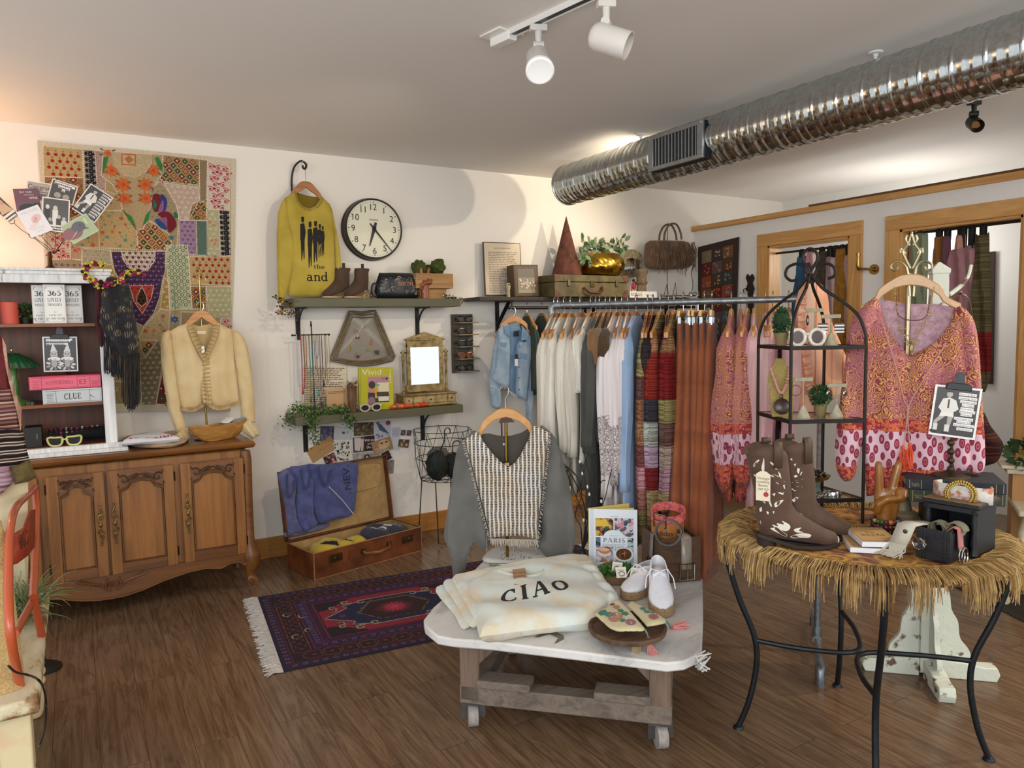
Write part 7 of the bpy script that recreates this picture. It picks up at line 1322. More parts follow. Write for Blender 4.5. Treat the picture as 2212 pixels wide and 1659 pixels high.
# ------------------------------------------------------------------ clothes: shared cloths
def LACE(v0,v1):
 b=NB('white_lace_cloth');uv=b.co('UV');v=b.n('SeparateXYZ',{0:uv}).outputs[1];vo=b.n('TexVoronoi',{'Vector':uv,'Scale':75},feature='DISTANCE_TO_EDGE').outputs[0];e=b.n('TexNoise',{'Vector':uv,'Scale':14.0}).outputs[0]
 v=b.math('ADD',v,b.math('MULTIPLY',e,.07));msk=b.math('MULTIPLY',b.math('GREATER_THAN',v,v0+.035),b.math('LESS_THAN',v,v1+.035));f=b.math('MULTIPLY',msk,b.ramp(vo,[(.05,'e8e8e8'),(.16,'303030')]));b.P(Base_Color=b.mix(f,'dcd4d2','6a5858'),Roughness=.9);return b.m
def PAISLEY(v0,sg=1,key=None):
 k=('p',v0,sg)
 if k in MATS:return MATS[k]
 b=NB('paisley_cloth');uv=b.co('UV');v=b.math('MULTIPLY',b.math('SUBTRACT',b.n('SeparateXYZ',{0:uv}).outputs[1],v0),sg)
 dst=b.n('VectorMath',{0:b.n('Mapping',{0:uv,3:(1,.8,1)}).outputs[0],1:b.n('VectorMath',{0:b.n('TexNoise',{'Vector':uv,'Scale':24}).outputs[1],'Scale':.04},operation='SCALE').outputs[0]},operation='ADD').outputs[0]
 d1=b.n('TexVoronoi',{'Vector':dst,'Scale':38}).outputs[0];rg=b.math('PINGPONG',b.math('MULTIPLY',d1,5.2),.5);top=b.ramp(rg,[(0,'8a3a44'),(.22,'9a4a50'),(.27,'d09a58'),(.42,'d8a468'),(.5,'a86a78')],'CONSTANT')
 big=b.ramp(b.noise(uv,9,2),[(.42,'000000'),(.6,'ffffff')]);top=b.mix(b.math('MULTIPLY',big,.55),top,'a85f78','MIX')
 d2=b.n('TexVoronoi',{'Vector':b.n('Mapping',{0:uv,3:(1.25,.6,1),2:(0,0,.6)}).outputs[0],'Scale':34,'Randomness':.35}).outputs[0];low=b.ramp(d2,[(0,'8a2f44'),(.16,'c06a74'),(.22,'8a2f44'),(.4,'d8b4be')],'CONSTANT')
 d3=b.n('TexVoronoi',{'Vector':uv,'Scale':90}).outputs[0];bd=b.ramp(d3,[(0,'c8543a'),(.35,'d8824a'),(.5,'9a3040')],'CONSTANT')
 c=b.mix(b.math('GREATER_THAN',v,0),top,low);band=b.math('ADD',b.math('LESS_THAN',b.math('ABSOLUTE',b.math('ADD',v,.022)),.022),b.math('GREATER_THAN',v,.135));c=b.mix(band,c,bd);b.P(Base_Color=c,Roughness=.75,Sheen_Weight=.1,Specular_IOR_Level=.3);b.bump(b.noise(uv,500,2),.2,.002);MATS[k]=b.m;return b.m
def rail_garment(name,label,cat,pos,rz,L,mat,sl=.5,w=.19,hem=.2,th=.022,flare=1.0,sr=.045,puffs=0,seed=0,group=None,cuffs=None,drop=.045,slw=.0,neck=.07):
 pos=V(pos);c,s=cos(rad(rz)),sin(rad(rz));X=V((c,s,0));D=V((-s,c,0));q=random.Random(seed);m=MB();rows=[];n=36;nv=22;z0=drop
 t=T(name,label,cat,pos-V((0,0,L)),group)
 for i in range(nv+1):
  v=i/nv;z=z0+.0+(L-z0)*v;zz=z-z0
  a=neck+(w-neck)*min(1,zz/.085)**.8 if zz<.085 else w+(hem-w)*((zz-.085)/(L-z0-.085))
  b_=th*(.45+.55*min(1,zz/.15))*(1+(flare-1)*v)
  rows.append([pos+X*(a*(cos(2*pi*j/n)))*(1+.02*sin(9*v+seed))+D*(b_*sin(2*pi*j/n)*(1+.35*sin(j*1.9+seed)*v)+.012*v*sin(5*cos(2*pi*j/n)+seed*1.7+2*v))-V((0,0,z+.012*v*sin(j*1.3+seed)))for j in range(n)])
 o=len(m.v);m.loft(rows,caps=False)
 for i in range(nv+1):
  for j in range(n):m.uv[o+i*n+j]=((j if j<=n/2 else n-j)/n*2*w*1.6,z0+(L-z0)*i/nv)
 m.build('body',mat,t,solid=.002)
 if sl:
  for sg in(-1,1):
   m=MB();rows=[];k_=14
   for i in range(k_+1):
    v=i/k_;z=z0+.05+sl*v;r=sr*(.75+.5*sin(pi*min(1,v*1.1+.1))*.5)*(1+puffs*sin(pi*min(1,max(0,(v-.3)/.65))));r=(r if v<.93 or not puffs else r*.55)*min(1,.2+v*7)
    cen=pos+X*sg*(w*.72+(.14*w+.035)*min(1,v*5)+slw*v)+D*(.008*sin(v*5+seed)*v)-V((0,0,z));rows.append([cen+X*(r*.9*cos(2*pi*j/16)*(1+.16*sin(j*2.4+seed+3*v)))+D*(r*.62*sin(2*pi*j/16)*(1+.16*sin(j*1.7+seed)))for j in range(16)])
   o=len(m.v);m.loft(rows,caps=False)
   for i in range(k_+1):
    for j in range(16):m.uv[o+i*16+j]=(j/16*.25,z0+.055+sl*i/k_)
   m.build('sleeve',cuffs or mat,t,solid=.002)
 return t
# hanger kinds, built once and copied
_proto={}
def put_hanger(kind,label,pos,rz,group):
 if kind not in _proto:
  if kind=='skirt':
   t=T('skirt_hanger',label,'hanger',pos,group);f=facing(pos,0);m=MB();m.fbox(f,-.17,-.085,.17,-.057,-.006,.006);m.build('bar',WOOD('d8a452','b37c30',0,1.5,.35,3,.02,.3),t,bev=.002);m=MB();m.tube([f.p(0,-.06),f.p(0,-.01),f.p(.012,.0)]+[f.p(-.004+.019*cos(rad(a)),.012+.019*sin(rad(a)))for a in range(-20,200,20)],.0021,6);m.build('hook',CHROME,t)
   for x in(-.13,.13):m=MB();m.fbox(f,x-.015,-.125,x+.015,-.085,-.008,.008);m.tube([f.p(x,-.06,.01),f.p(x,-.10,.016)],.003,5);m.build('clip',METAL('8f9294',.3),t,bev=.002)
  else:t=T('clothes_hanger',label,'hanger',pos,group);hang_parts(t,Fr(V(pos)+V((0,0,-.052)),(1,0,0),(0,0,1)),.41,HWOOD if kind=='a' else HWOOD2,True,.1,.075)
  t.rotation_euler=(0,0,rad(rz));_proto[kind]=t;return t
 return dup(_proto[kind],pos,rz,label,None,None,group)
# galvanised pipe rail
PA,PB=V((2.03,3.04,0)),V((2.81,2.09,0));rd=(PB-PA).normalized();rn=V((-rd.y,rd.x,0));GZ=M('9ba0a2',.42,.85,.15,40,.05,90,h2='747a7e');RZ=1.592
t=T('pipe_rail','freestanding clothes rail of grey galvanised pipe','clothes rail',(PA+PB)/2);m=MB();m.tube([PA+rd*.04+V((0,0,RZ)),PB-rd*.04+V((0,0,RZ))],.0145,14);m.build('top_pipe',GZ,t)
for P,s in((PA,1),(PB,-1)):
 m=MB();m.tube(bez([P+V((0,0,RZ-.05)),P+V((0,0,RZ-.022)),P+rd*s*.01+V((0,0,RZ-.004)),P+rd*s*.026+V((0,0,RZ)),P+rd*s*.05+V((0,0,RZ))],5),.0195,14);m.build('elbow',GZ,t);m=MB();m.tube([P+V((0,0,.09)),P+V((0,0,RZ-.04))],.0145,14);m.build('upright',GZ,t)
 m=MB();m.tube([P-rn*.3+V((0,0,.07)),P+rn*.3+V((0,0,.07))],.0145,12);m.build('foot_pipe',GZ,t);m=MB();m.tube([P+V((0,0,.055)),P+V((0,0,.12))],.021,12);m.tube([P-rn*.035+V((0,0,.07)),P+rn*.035+V((0,0,.07))],.021,12);m.build('tee_joint',GZ,t)
 for e in(-1,1):q0=P+rn*e*.3;m=MB();m.tube(bez([q0-rn*e*.03+V((0,0,.07)),q0+V((0,0,.068)),q0+rn*e*.018+V((0,0,.05)),q0+rn*e*.02+V((0,0,.0))],4),.0195,12);m.build('foot_elbow',GZ,t)
rang=math.degrees(atan2(-rn.y,-rn.x));rail_at=lambda px:fp(px,652,PA+V((0,0,RZ)),rn)
CRM=[CLOTH('e6dfd0','d6cfbe',600),CLOTH('ddd6c8','cbc4b4',600),CLOTH('ece6da','dcd6c8',600)]
def PW(key,seq):n=len(seq);return BANDS([(i/n,h)for i,h in enumerate(seq)],1,.82,'b8a8a0',key,.012,.17*len(key+str(seq))%1)
PWS=[PW('pw%d'%i,s)for i,s in enumerate((['c08a94','9a6a60','8a8258','a09868','6a4a48','8a6448','9a7456','7a4a48'],['3a3234','7a6a58','2a2426','8a7a68','5a3a38','302a2c'],['7a2428','9a8a62','a87a5a','8c2f24','8c2f24','3c3a44','aab4ac','b09ab0'],['2c2a2e','8a7a72','6a4648','8c8456','4a3a3c','7a3438'],['a88494','9a8a62','8a6a4c','7a1c1e','7a1c1e','8c8658','6a5048','a8988c']))]
RUST=CLOTH('a8623c','8d4c2c',500,blot=8);PINK=[CLOTH('e6bcbc','d8a8aa',600),CLOTH('e8c4c0','d8aeac',600),CLOTH('e2b0b4','d09a9e',600)];PSL=PAISLEY(.56)
GL=[(1198,'a','cream linen shirt at the left end of the pipe rail',.86,CRM[0],.60,dict(sr=.05)),(1206,'b','second cream linen shirt from the left end of the pipe rail',.84,CRM[1],.58,{}),(1219,'a','third cream linen shirt from the left end of the pipe rail',.85,CRM[2],.60,{}),(1233,'a','fourth cream linen shirt from the left end of the pipe rail',.86,CRM[0],.58,{}),(1254,'b','off white shirt with a gathered collar before the grey tops',.88,CRM[1],.60,dict(sr=.05)),(1277,'a','off white embroidered blouse just before the charcoal tops',.72,CRM[2],.30,{}),(1287,'b','charcoal draped top with a pointed hem on the pipe rail',.98,CLOTH('54544f','454541'),.55,dict(sr=.065,hem=.23)),(1296,'a','second charcoal top next to the tan blouse',.92,CLOTH('4c4d4b','3c3d3c'),.58,dict(sr=.06)),(1309,'a','tan cap sleeved blouse with a frayed edge',.62,CLOTH('8a6846','73553a'),.17,dict(sr=.06)),(1318,'b','dark brown top behind the tan blouse',.80,CLOTH('54412f','43331f'),.2,dict(sr=.045)),(1331,'a','white blouse with grey lace, first of three',.98,LACE(.5,.78),.78,dict(sr=.055)),(1344,'b','white blouse with grey lace, middle of three',1.0,LACE(.55,.85),.72,dict(sr=.05)),(1357,'a','white blouse with grey lace, closest to the pale blue dress',.97,LACE(.5,.8),.66,dict(sr=.05)),(1374,'b','long pale blue dress on the pipe rail',1.12,CLOTH('a3bcdc','8fa9cc',600),.75,dict(sr=.05,hem=.24)),(1399,'a','patchwork striped cardigan beside the pale blue dress',1.08,PWS[0],.98,dict(sr=.048,hem=.2)),(1410,'b','dark striped patchwork cardigan, second of five',1.02,PWS[1],.6,dict(sr=.04)),(1427,'a','patchwork cardigan with a red and grey sleeve, third of five',1.1,PWS[2],1.0,dict(sr=.052)),(1444,'b','narrow dark patchwork cardigan, fourth of five',1.06,PWS[3],.9,dict(sr=.04)),(1457,'a','patchwork cardigan with a deep red block, beside the rust skirts',.92,PWS[4],.82,dict(sr=.055,slw=.02)),(1580,'a','orange paisley blouse nearest the rust skirts on the rail',.86,PSL,.72,dict(sr=.07,puffs=.5)),(1600,'b','orange paisley blouse in the middle of three on the rail',.86,PSL,.68,dict(sr=.062,puffs=.4)),(1614,'a','orange paisley blouse nearest the pink shirts on the rail',.86,PSL,.7,dict(sr=.065,puffs=.4)),(1629,'a','pale pink shirt next to the paisley blouses',.98,PINK[0],.52,dict(sr=.055)),(1653,'b','second pale pink shirt on the rail',1.0,PINK[1],.54,dict(sr=.055)),(1669,'a','third pale pink shirt on the rail',1.0,PINK[2],.55,dict(sr=.055)),(1704,'b','last pink shirt at the right end of the rail',1.0,PINK[0],.5,dict(sr=.055))]
for i,(px,kd,lb,L,mat,sl,kw)in enumerate(GL):
 P=rail_at(px);P.z=RZ+.016;jit=4*sin(i*2.3);put_hanger(kd,('wooden hanger carrying the '+lb).replace(' on the pipe rail','').replace(' at the left end of the pipe rail',''),P,rang+jit,'wooden hangers on the pipe rail');cat='dress' if'dress' in lb else'cardigan' if'cardigan' in lb else'shirt'
 rail_garment({'shirt':'hanging_shirt','dress':'hanging_dress','cardigan':'patchwork_cardigan'}[cat],lb,cat,P-V((0,0,.03)),rang+jit,L,mat,sl,seed=i,group='garments on the pipe rail',**kw)
for i,px in enumerate((1476,1493,1508,1522,1538)):
 P=rail_at(px);P.z=RZ+.016;od=('first','second','third','fourth','fifth')[i];lb=od+' rust orange skirt with a smocked waist, counted from the cardigans';put_hanger('skirt','clip hanger of the '+lb,P,rang+3*sin(i*2),'clip hangers with rust skirts');t=rail_garment('smocked_skirt',lb,'skirt',P-V((0,0,.09)),rang,1.16 if i%2 else 1.1,RUST,0,w=.15,hem=.3 if i<3 else.36,th=.03,flare=1.6,seed=i+40,group='rust skirts on the pipe rail',drop=.03,neck=.145)
 m=MB();c_,s_=cos(rad(rang)),sin(rad(rang));R=[]
 for k_ in range(25):z=.115+.006*k_;R.append([P+V((c_,s_,0))*(.152+.004*(k_%2))*cos(2*pi*j/40)+V((-s_,c_,0))*(.018+.004*((j+k_)%2))*sin(2*pi*j/40)-V((0,0,z))for j in range(40)])
 m.loft(R,caps=False,uvs=True);m.build('smocked_waist',CLOTH('b06a42','8a4a2a',300),t)
# wall rail: denim jacket in front, greens behind
DJ=facing(fy(1118,760,4.62),-14);kd=540/2133;td=lambda P:PX(DJ,CR(P,kd,1020,640));DEN=CLOTH('aabccb','8ba5ba',500,blot=9,bump=.3);c=td([(355,200)])[0];hz2=RODZ+.014;DJ=Fr(V((DJ.p(*c).x,DJ.p(*c).y,0)),DJ.u,DJ.v)
hp=V((DJ.o.x,DJ.o.y,td([(350,168)])[0][1]));t=T('clothes_hanger','light wooden hanger holding the denim jacket','hanger',hp);hang_parts(t,Fr(hp,DJ.u,(0,0,1)),.3,HWOOD,True,.13,.06)
t=T('denim_jacket','faded light blue denim jacket with frayed hem on the wall rail','jacket',DJ.p(0,td([(350,900)])[0][1]));m=MB();puff(m,td([(300,245),(410,245),(450,420),(400,860),(300,770),(290,500)]),DJ,.004,.02,.03,c=-.01);m.build('inner_back',CLOTH('86a8c8',None,500),t)
for P,nm in(([(300,240),(255,255),(212,295),(205,420),(185,600),(150,690),(210,755),(300,772),(312,640),(318,450),(305,330)],'front_panel'),([(412,250),(470,310),(500,360),(505,500),(480,700),(455,885),(420,880),(375,855),(365,780),(375,560),(372,440),(400,380),(450,385),(430,300)],'front_panel'),([(212,295),(196,350),(165,550),(140,700),(150,850),(165,945),(240,950),(245,820),(225,740),(210,600),(220,420)],'sleeve'),([(495,330),(520,400),(540,560),(530,720),(500,1060),(462,1055),(455,900),(470,700),(490,500)],'sleeve')):
 m=MB();puff(m,td(bez2(P,3,True)),DJ,.022,.025,.01,folds(55,.004,20,P[0][0]),c=.016 if nm=='front_panel' else.0);m.build(nm,DEN,t)
q=random.Random(4);m=MB()
for x in range(150,455,5):y=755+(x-150)*.1 if x<305 else 800+(x-305)*.6;a=td([(x,min(y,880)),(x+q.uniform(-5,5),min(y,880)+q.uniform(8,28))]);m.tube([DJ.p(*a[0],.02),DJ.p(*a[1],.022)],.0012,4)
m.build('frayed_hem',C('ccd8e2',.9),t);m=MB()
for P in([(300,240),(255,262),(265,310),(310,345)],[(412,250),(470,318),(462,372),(402,378)],[(222,390),(285,395),(275,435),(230,430)],[(395,480),(455,490),(450,540),(400,530)]):m=MB();m.prism(td(P),DJ,.03,.043);m.build('collar' if P[0][1]<300 else'pocket_flap',CLOTH('8aa6c0','6d8cac',500),t,bev=.002)
for y in(420,520,600,690,790):m=MB();a,b=td([(388 if y>430 else 392,y)])[0];m.lathe(DJ.p(a,b,.038),[(.006,0),(.006,.004),(.001,.005)],10,ax=DJ.n);m.build('button',METAL('7a8894',.35),t)
m=MB();a,b=td([(375,320)])[0];m.fbox(DJ,a-.018,b-.02,a+.018,b+.02,.0,.003);a,b=td([(362,540)])[0];m.fbox(DJ,a-.012,b-.045,a+.012,b+.03,.04,.042,1);m.fbox(DJ,a-.012,b+.005,a+.012,b+.04,.042,.0425);m.build('labels',[C('16171a'),C('dcdcd8')],t)
G2=[('dark green jacket right behind the denim jacket','3d4a42',.62),('olive green jacket behind the dark green one','46564a',.6),('grey green long shirt on the wall rail','5a645a',.95),('dusty mauve top on the wall rail','7a5a64',.9),('beige blouse on the wall rail','a89880',.7),('black top on the wall rail','24262a',.8),('slate blue shirt on the wall rail','4a5666',.9),('brown shirt at the middle of the wall rail','5c4636',.75),('cream top on the wall rail behind the pipe rail','b8ae98',.7),('navy shirt on the wall rail','2c3448',.85),('grey knit on the wall rail','7c7a76',.8),('olive shirt near the right end of the wall rail','5a5638',.8),('dark teal top near the right end of the wall rail','2c4446',.7)]
for i,(lb,h,L)in enumerate(G2):
 x=rx0+.16+(rx1-rx0-.3)*i/12;P=V((x,RODY,RODZ+.014));put_hanger('b' if i%2 else'a',('wooden wall rail hanger with the '+lb).replace(' on the wall rail','').replace(' of the wall rail',''),P,78+8*sin(i*3),'hangers on the wall rail');rail_garment('hanging_shirt',lb,'shirt',P-V((0,0,.03)),78+8*sin(i*3),L,CLOTH(h,None,500),.5,w=.15,hem=.16,seed=i+60,group='garments on the wall rail',slw=-.005)
# ================================================================== low cart in the middle
TZ=.44;kc=660/1955;cx5=lambda P:CR(P,kc,900,1080);FL,FR,BL=V((1.2,2.37,0)),V((1.68,1.9,0)),V((1.665,2.79,0));e1=(FR-FL).normalized();e2=V((-e1 .y,e1 .x,0));W1,W2=(FR-FL).length+.05,.64
K=lambda a,b,z=0:FL+e1*a+e2*b+V((0,0,z));cang=math.degrees(atan2(e1 .y,e1 .x));zfr=lambda z:Fr((0,0,z),(1,0,0),(0,1,0))
GW=WOOD('857769','5c5047',0,1.2,.75,3,.3);GW2=WOOD('86705e','594538',2,1.2,.7,3,.3);t=T('display_cart','low rolling cart of grey weathered wood with a pale marble slab','cart',K(W1/2,W2/2))
out=[(fz(x,y,TZ).x,fz(x,y,TZ).y)for x,y in[(918,1352),(915,1338),(935,1312),(1000,1255),(1050,1205),(1085,1186),(1180,1188),(1330,1205),(1500,1238),(1518,1250),(1519,1330),(1516,1400),(1500,1418),(1478,1428),(1440,1432),(1250,1408),(1060,1386),(980,1380),(945,1374)]]
def marble():
 b=NB('worn_marble');co=b.co();n=b.noise(b.co(scale=(1,1,1)),3.5,6,.65,1.5);n2=b.noise(co,9,4);c=b.ramp(n,[(.3,'a4a2a0'),(.48,'d3d0cb'),(.7,'dedbd6')]);c=b.mix(b.ramp(n2,[(.62,'000000'),(.75,'8a8a8a')]),c,'b0a088');b.P(Base_Color=c,Roughness=.45);b.bump(n2,.06,.004);return b.m
m=MB();m.prism(out,zfr(TZ),-.032,0);m.build('marble_slab',marble(),t,bev=.006)
rg_=[fz(x,y,TZ)for x,y in cx5([(750,880),(800,850),(880,840),(940,865),(945,890),(900,915),(880,920),(905,885),(850,860),(780,880)])];m=MB();m.add([p_+V((0,0,.0006))for p_ in rg_],[tuple(range(len(rg_)))]);m.build('rust_ring_stain',M('8a7a62',.6,0,.3,60),t,smooth=0)
Mz=Matrix.Rotation(rad(cang),3,'Z')
def cb(a,b,z,sa,sb,sz,name='post',mt=GW2):m=MB();m.box(K(a,b,z),(sa,sb,sz),mat=Mz);return m.build(name,mt,t,bev=.004)
for a in(.0,W1-.03):
 for b in(.02,W2):cb(a,b,.26,.075,.07,.296,'corner_post')
for b,nm in((.02,'front_beam'),(W2,'back_beam')):cb(W1/2-.015,b,.135,W1+.05,.07,.07,nm,GW)
for a in(0,W1-.03):cb(a,W2/2,.135,.07,W2,.065,'side_beam',GW);cb(a,W2/2,.37,.03,W2,.07,'side_rail',GW)
cb(W1/2-.015,W2-.0,.37,W1,.03,.07,'back_rail',GW);cb(.13,.015,.185,.20,.085,.03,'packing_block',GW);cb(W1-.16,.015,.185,.20,.085,.03,'packing_block',GW)
for a,s in((.036,1),(W1-.066,-1)):m=MB();g=Fr(K(0,-.02),e1,(0,0,1));m.prism([(a,.405),(a+s*.15,.405),(a,.255)],g,-.04,0);m.build('gusset',GW2,t,bev=.003)
m=MB();m.beam(K(.06,.5,.13),K(.28,.16,.39),.07,.03);m.build('diagonal_brace',GW,t);RB=M('a39c94',.7,0,.15,50)
for a in(0,W1-.03):
 for b in(.02,W2):
  c=K(a,b,.043);ax=Matrix.Rotation(rad(20),3,'Z')@e1;m=MB();m.lathe(c-ax*.02,[(.03,0),(.043,.002),(.043,.038),(.03,.04)],24,ax=ax);w_=m.build('caster_wheel',RB,t);m=MB()
  for s in(-1,1):m.beam(c+ax*s*.026+V((0,0,-.01)),c+ax*s*.026+V((0,0,.055)),.004,.04,up=ax)
  m.box(c+V((0,0,.056)),(.075,.075,.006),mat=Mz);m.build('caster_fork',METAL('6a6864',.5,.8),t)
m=MB();q=random.Random(5);cn=fz(1512,1412,TZ)
for i in range(16):m.tube([cn+V((q.uniform(-.02,.0),q.uniform(-.02,.02),q.uniform(-.05,.0))),cn+V((q.uniform(.0,.025),q.uniform(-.03,.01),q.uniform(-.06,.01)))],[.004,.002],4)
m.build('frayed_wrap',CLOTH('d6d3cc'),t)
# grey knit-front top on a mirrored stand
kg=360/1357;GP=fz(1096,1212,TZ);gf=facing((GP.x,GP.y,0),-34);tg=lambda P:PX(gf,CR(P,kg,940,820));c0=tg([(575,250)])[0];GM=METAL('a8873c',.2)
t=T('mirror_base_stand','gold garment stand with a square mirrored base on the cart','garment stand',(GP.x,GP.y,TZ));m=MB();m.box((GP.x,GP.y,TZ+.006),(.15,.15,.012),-34);m.build('mirrored_base',METAL('8f9a86',.05,1,0),t,bev=.003);m=MB();m.tube([(GP.x,GP.y,TZ+.01),gf.p(c0[0],tg([(575,330)])[0][1])],.007,10);m.build('pole',GM,t);m=MB();m.tube([gf.p(tg([(542,340)])[0][0],tg([(542,460)])[0][1],.01),gf.p(tg([(542,340)])[0][0],tg([(542,345)])[0][1],.01)],.004,6);P=tg([(518,352),(535,315),(575,300),(620,315),(645,345)]);m.prism(P,gf,-.006,.01);m.build('shoulder_bar',M('4a1f14',.5),t)
hz3=tg([(575,230)])[0];t=T('clothes_hanger','pale wooden hanger holding the grey knit front top','hanger',gf.p(*hz3));hang_parts(t,Fr(gf.p(*hz3,.01),gf.u,gf.v),.33,WOOD('dba55c','bd843e',0,1.2,.3,2,.02,.4),True,.125,.098)
def knit():
 b=NB('open_knit');uv=b.co('UV');sp=b.n('SeparateXYZ',{0:uv});x=b.math('ADD',sp.outputs[0],b.math('MULTIPLY',b.noise(uv,14,2),.012));fx_=b.math('FRACT',b.math('DIVIDE',x,.0185));fy_=b.math('FRACT',b.math('DIVIDE',b.math('ADD',sp.outputs[1],b.math('MULTIPLY',b.noise(uv,60,2),.006)),.0072));cord=b.math('LESS_THAN',b.math('ABSOLUTE',b.math('SUBTRACT',fx_,.5)),.2);rung=b.math('GREATER_THAN',fy_,.52);f=b.math('MAXIMUM',cord,b.math('MULTIPLY',rung,.55));tint=b.ramp(b.noise(uv,7,2),[(.35,'d8c6ae'),(.65,'d9d4cc')])
 b.P(Base_Color=b.mix(f,'34302c',tint),Roughness=.9);b.bump(f,.6,.004);return b.m
GRY=CLOTH('75746e','63625d',600,blot=5);t=T('poncho_top','grey batwing top with an open knit cream front panel on the cart','shirt',gf.p(c0[0],tg([(600,1300)])[0][1]))
m=MB();puff(m,tg(bez2([(380,450),(560,470),(700,440),(790,400),(800,600),(880,900),(890,1270),(620,1280),(360,1300),(345,900),(330,600)],3,True)),gf,.006,.03,.02,folds(30,.005),c=-.03);m.build('inner_back',CLOTH('575149',None,600),t)
for P,sd in(([(330,420),(245,480),(190,540),(160,650),(130,850),(95,1080),(76,1200),(72,1290),(110,1400),(135,1520),(155,1622),(240,1565),(265,1420),(330,1330),(385,1390),(450,1345),(450,1250),(400,1000),(340,700)],1),([(850,390),(930,420),(1000,520),(1060,720),(1100,900),(1135,1150),(1130,1380),(1075,1470),(940,1482),(850,1390),(770,1315),(870,1275),(850,1000),(880,700)],6)):
 m=MB();puff(m,tg(bez2(P,3,True)),gf,.03,.05,.013,folds(30,.018,12 if sd==1 else-14,sd,2),c=-.008);m.build('batwing_sleeve',GRY,t)
KN=[(355,412),(300,445),(245,482),(290,620),(335,790),(390,1000),(430,1160),(455,1275),(560,1262),(700,1255),(830,1285),(850,1080),(880,820),(905,600),(928,425),(860,385),(795,365),(760,480),(700,600),(655,665),(600,702),(540,660),(470,590),(400,500)]
m=MB();puff(m,tg(KN),gf,.022,.04,.012,folds(36,.004,4,2),c=.03);m.build('knit_front',knit(),t);m=MB();q=random.Random(7)
for x0,y0,x1,y1,n,dx,dy in((455,1275,830,1285,60,6,50),(245,485,455,1275,60,-16,6),(928,425,830,1285,60,18,6)):
 for i in range(n):u=i/(n-1);x,y=x0+(x1-x0)*u,y0+(y1-y0)*u;A=tg([(x,y),(x+dx+q.uniform(-8,8),y+dy+q.uniform(-12,16))]);m.tube([gf.p(*A[0],.035),gf.p(*A[1],.036)],.0017,4)
for x,y in((640,1500),(820,1370),(425,1400)):A=tg([(x,1270),(x+4,y)]);m.tube([gf.p(*A[0],.035),gf.p(*A[1],.04)],.0009,4)
m.build('yarn_fringe',CLOTH('cfc4b4'),t,kind='stuff');p=Print(gf);a,b=tg([(570,530)])[0];p.rect(a-.0105,b-.005,a+.0105,b+.005,'e9e6de');p.text('P O L',a,b-.0028,.0056,'24221f',False,.014);o_=p.build('neck_label',t);o_.location=-gf.n*.014;m=MB();a,b=tg([(588,680)])[0];m.fbox(gf,a-.01,b-.007,a+.01,b+.007,.03,.0315);m.build('kraft_tag',C('ab835a'),t)
# folded mint sweatshirts
MINT=CLOTH('dbe2da','dccfb4',700,blot=7,lo=.38,hi=.55);lay=[[(122,575),(170,535),(330,515),(500,560),(480,700),(330,800),(285,803),(240,720)],[(170,545),(240,522),(420,500),(600,560),(560,720),(390,812),(338,815),(270,700)],[(225,540),(330,510),(700,430),(1100,400),(1200,600),(1000,740),(600,800),(420,815),(385,818),(320,700)]]
names=('lowest mint sweatshirt at the left of the folded pile','second mint sweatshirt from the bottom of the folded pile','third mint sweatshirt under the lettered one')
for i,P in enumerate(lay):m=MB();puff(m,[(fz(x,y,TZ+.02).x,fz(x,y,TZ+.02).y)for x,y in cx5(bez2(P,3,True))],zfr(TZ+.012+.014*i),.012+.004*i,.03,.016,folds(35,.003,20*i,i),c=.0);m.thing('folded_sweatshirt',names[i],'sweatshirt',MINT,'mint sweatshirts folded on the cart')
TP=[(325,565),(345,515),(470,455),(620,432),(700,405),(830,390),(1000,380),(1075,400),(1150,480),(1255,610),(1240,650),(1160,735),(1000,765),(700,800),(440,832),(400,832),(368,700)];ZT=TZ+.075
m=MB();puff(m,[(fz(x,y,TZ+.06).x,fz(x,y,TZ+.06).y)for x,y in cx5(bez2(TP,3,True))],zfr(ZT-.035),.042,.07,.014,folds(26,.007,35,4,4),c=0);bv=bvh(m);o_=m.thing('folded_sweatshirt','mint tie dye sweatshirt with bold black lettering on top of the folded pile','sweatshirt',MINT,'mint sweatshirts folded on the cart')
P_,wd=word('CIAO',True,.22);cz=[fz(x,y,ZT)for x,y in cx5([(542,668),(985,592),(540,602),(950,512)])]
def pl(x,y):u=x/wd;q_=cz[0].lerp(cz[1],u).lerp(cz[2].lerp(cz[3],u),y);return q_+e2*(.012*sin(pi*u))
drape_print(P_,bv,pl,(0,0,-1),name='printed_lettering',mat=M('232323',.85,0,.3,160,h2='55585a',lo=.2,hi=.36),parent=o_,cut=5)
m=MB();m.tube([fz(x,y,ZT+.004)for x,y in cx5(bez2([(520,455),(620,482),(720,490),(800,465),(825,420),(800,395)],6))],.006,8,flat=.6);m.build('collar_rib',CLOTH('dfe4d6'),o_)
m=MB();puff(m,[(fz(x,y,ZT).x,fz(x,y,ZT).y)for x,y in cx5(bez2([(1000,385),(1090,375),(1130,370),(1200,470),(1270,550),(1292,580),(1275,625),(1230,640),(1150,540),(1060,440)],3,True))],zfr(ZT-.03),.03,.03,.012,folds(60,.006,50,2));m.build('folded_sleeve',MINT,o_)
g=[fz(x,y,ZT+.012)for x,y in cx5([(615,440),(695,432),(706,548),(628,540)])];p=Print(Fr(sum(g,V())/4,g[1]-g[0],g[0]-g[3]));w_,h=(g[1]-g[0]).length,(g[0]-g[3]).length;p.slab(w_,h,.0008,'a9855c');p.text('Ciao',0,h*.18,h*.12,'5c4430');p.text('Sweatshirt',0,-h*.02,h*.11,'5c4430',False,w_*.8);p.text('64',0,-h*.3,h*.12,'5c4430');p.build('kraft_price_tag',o_)
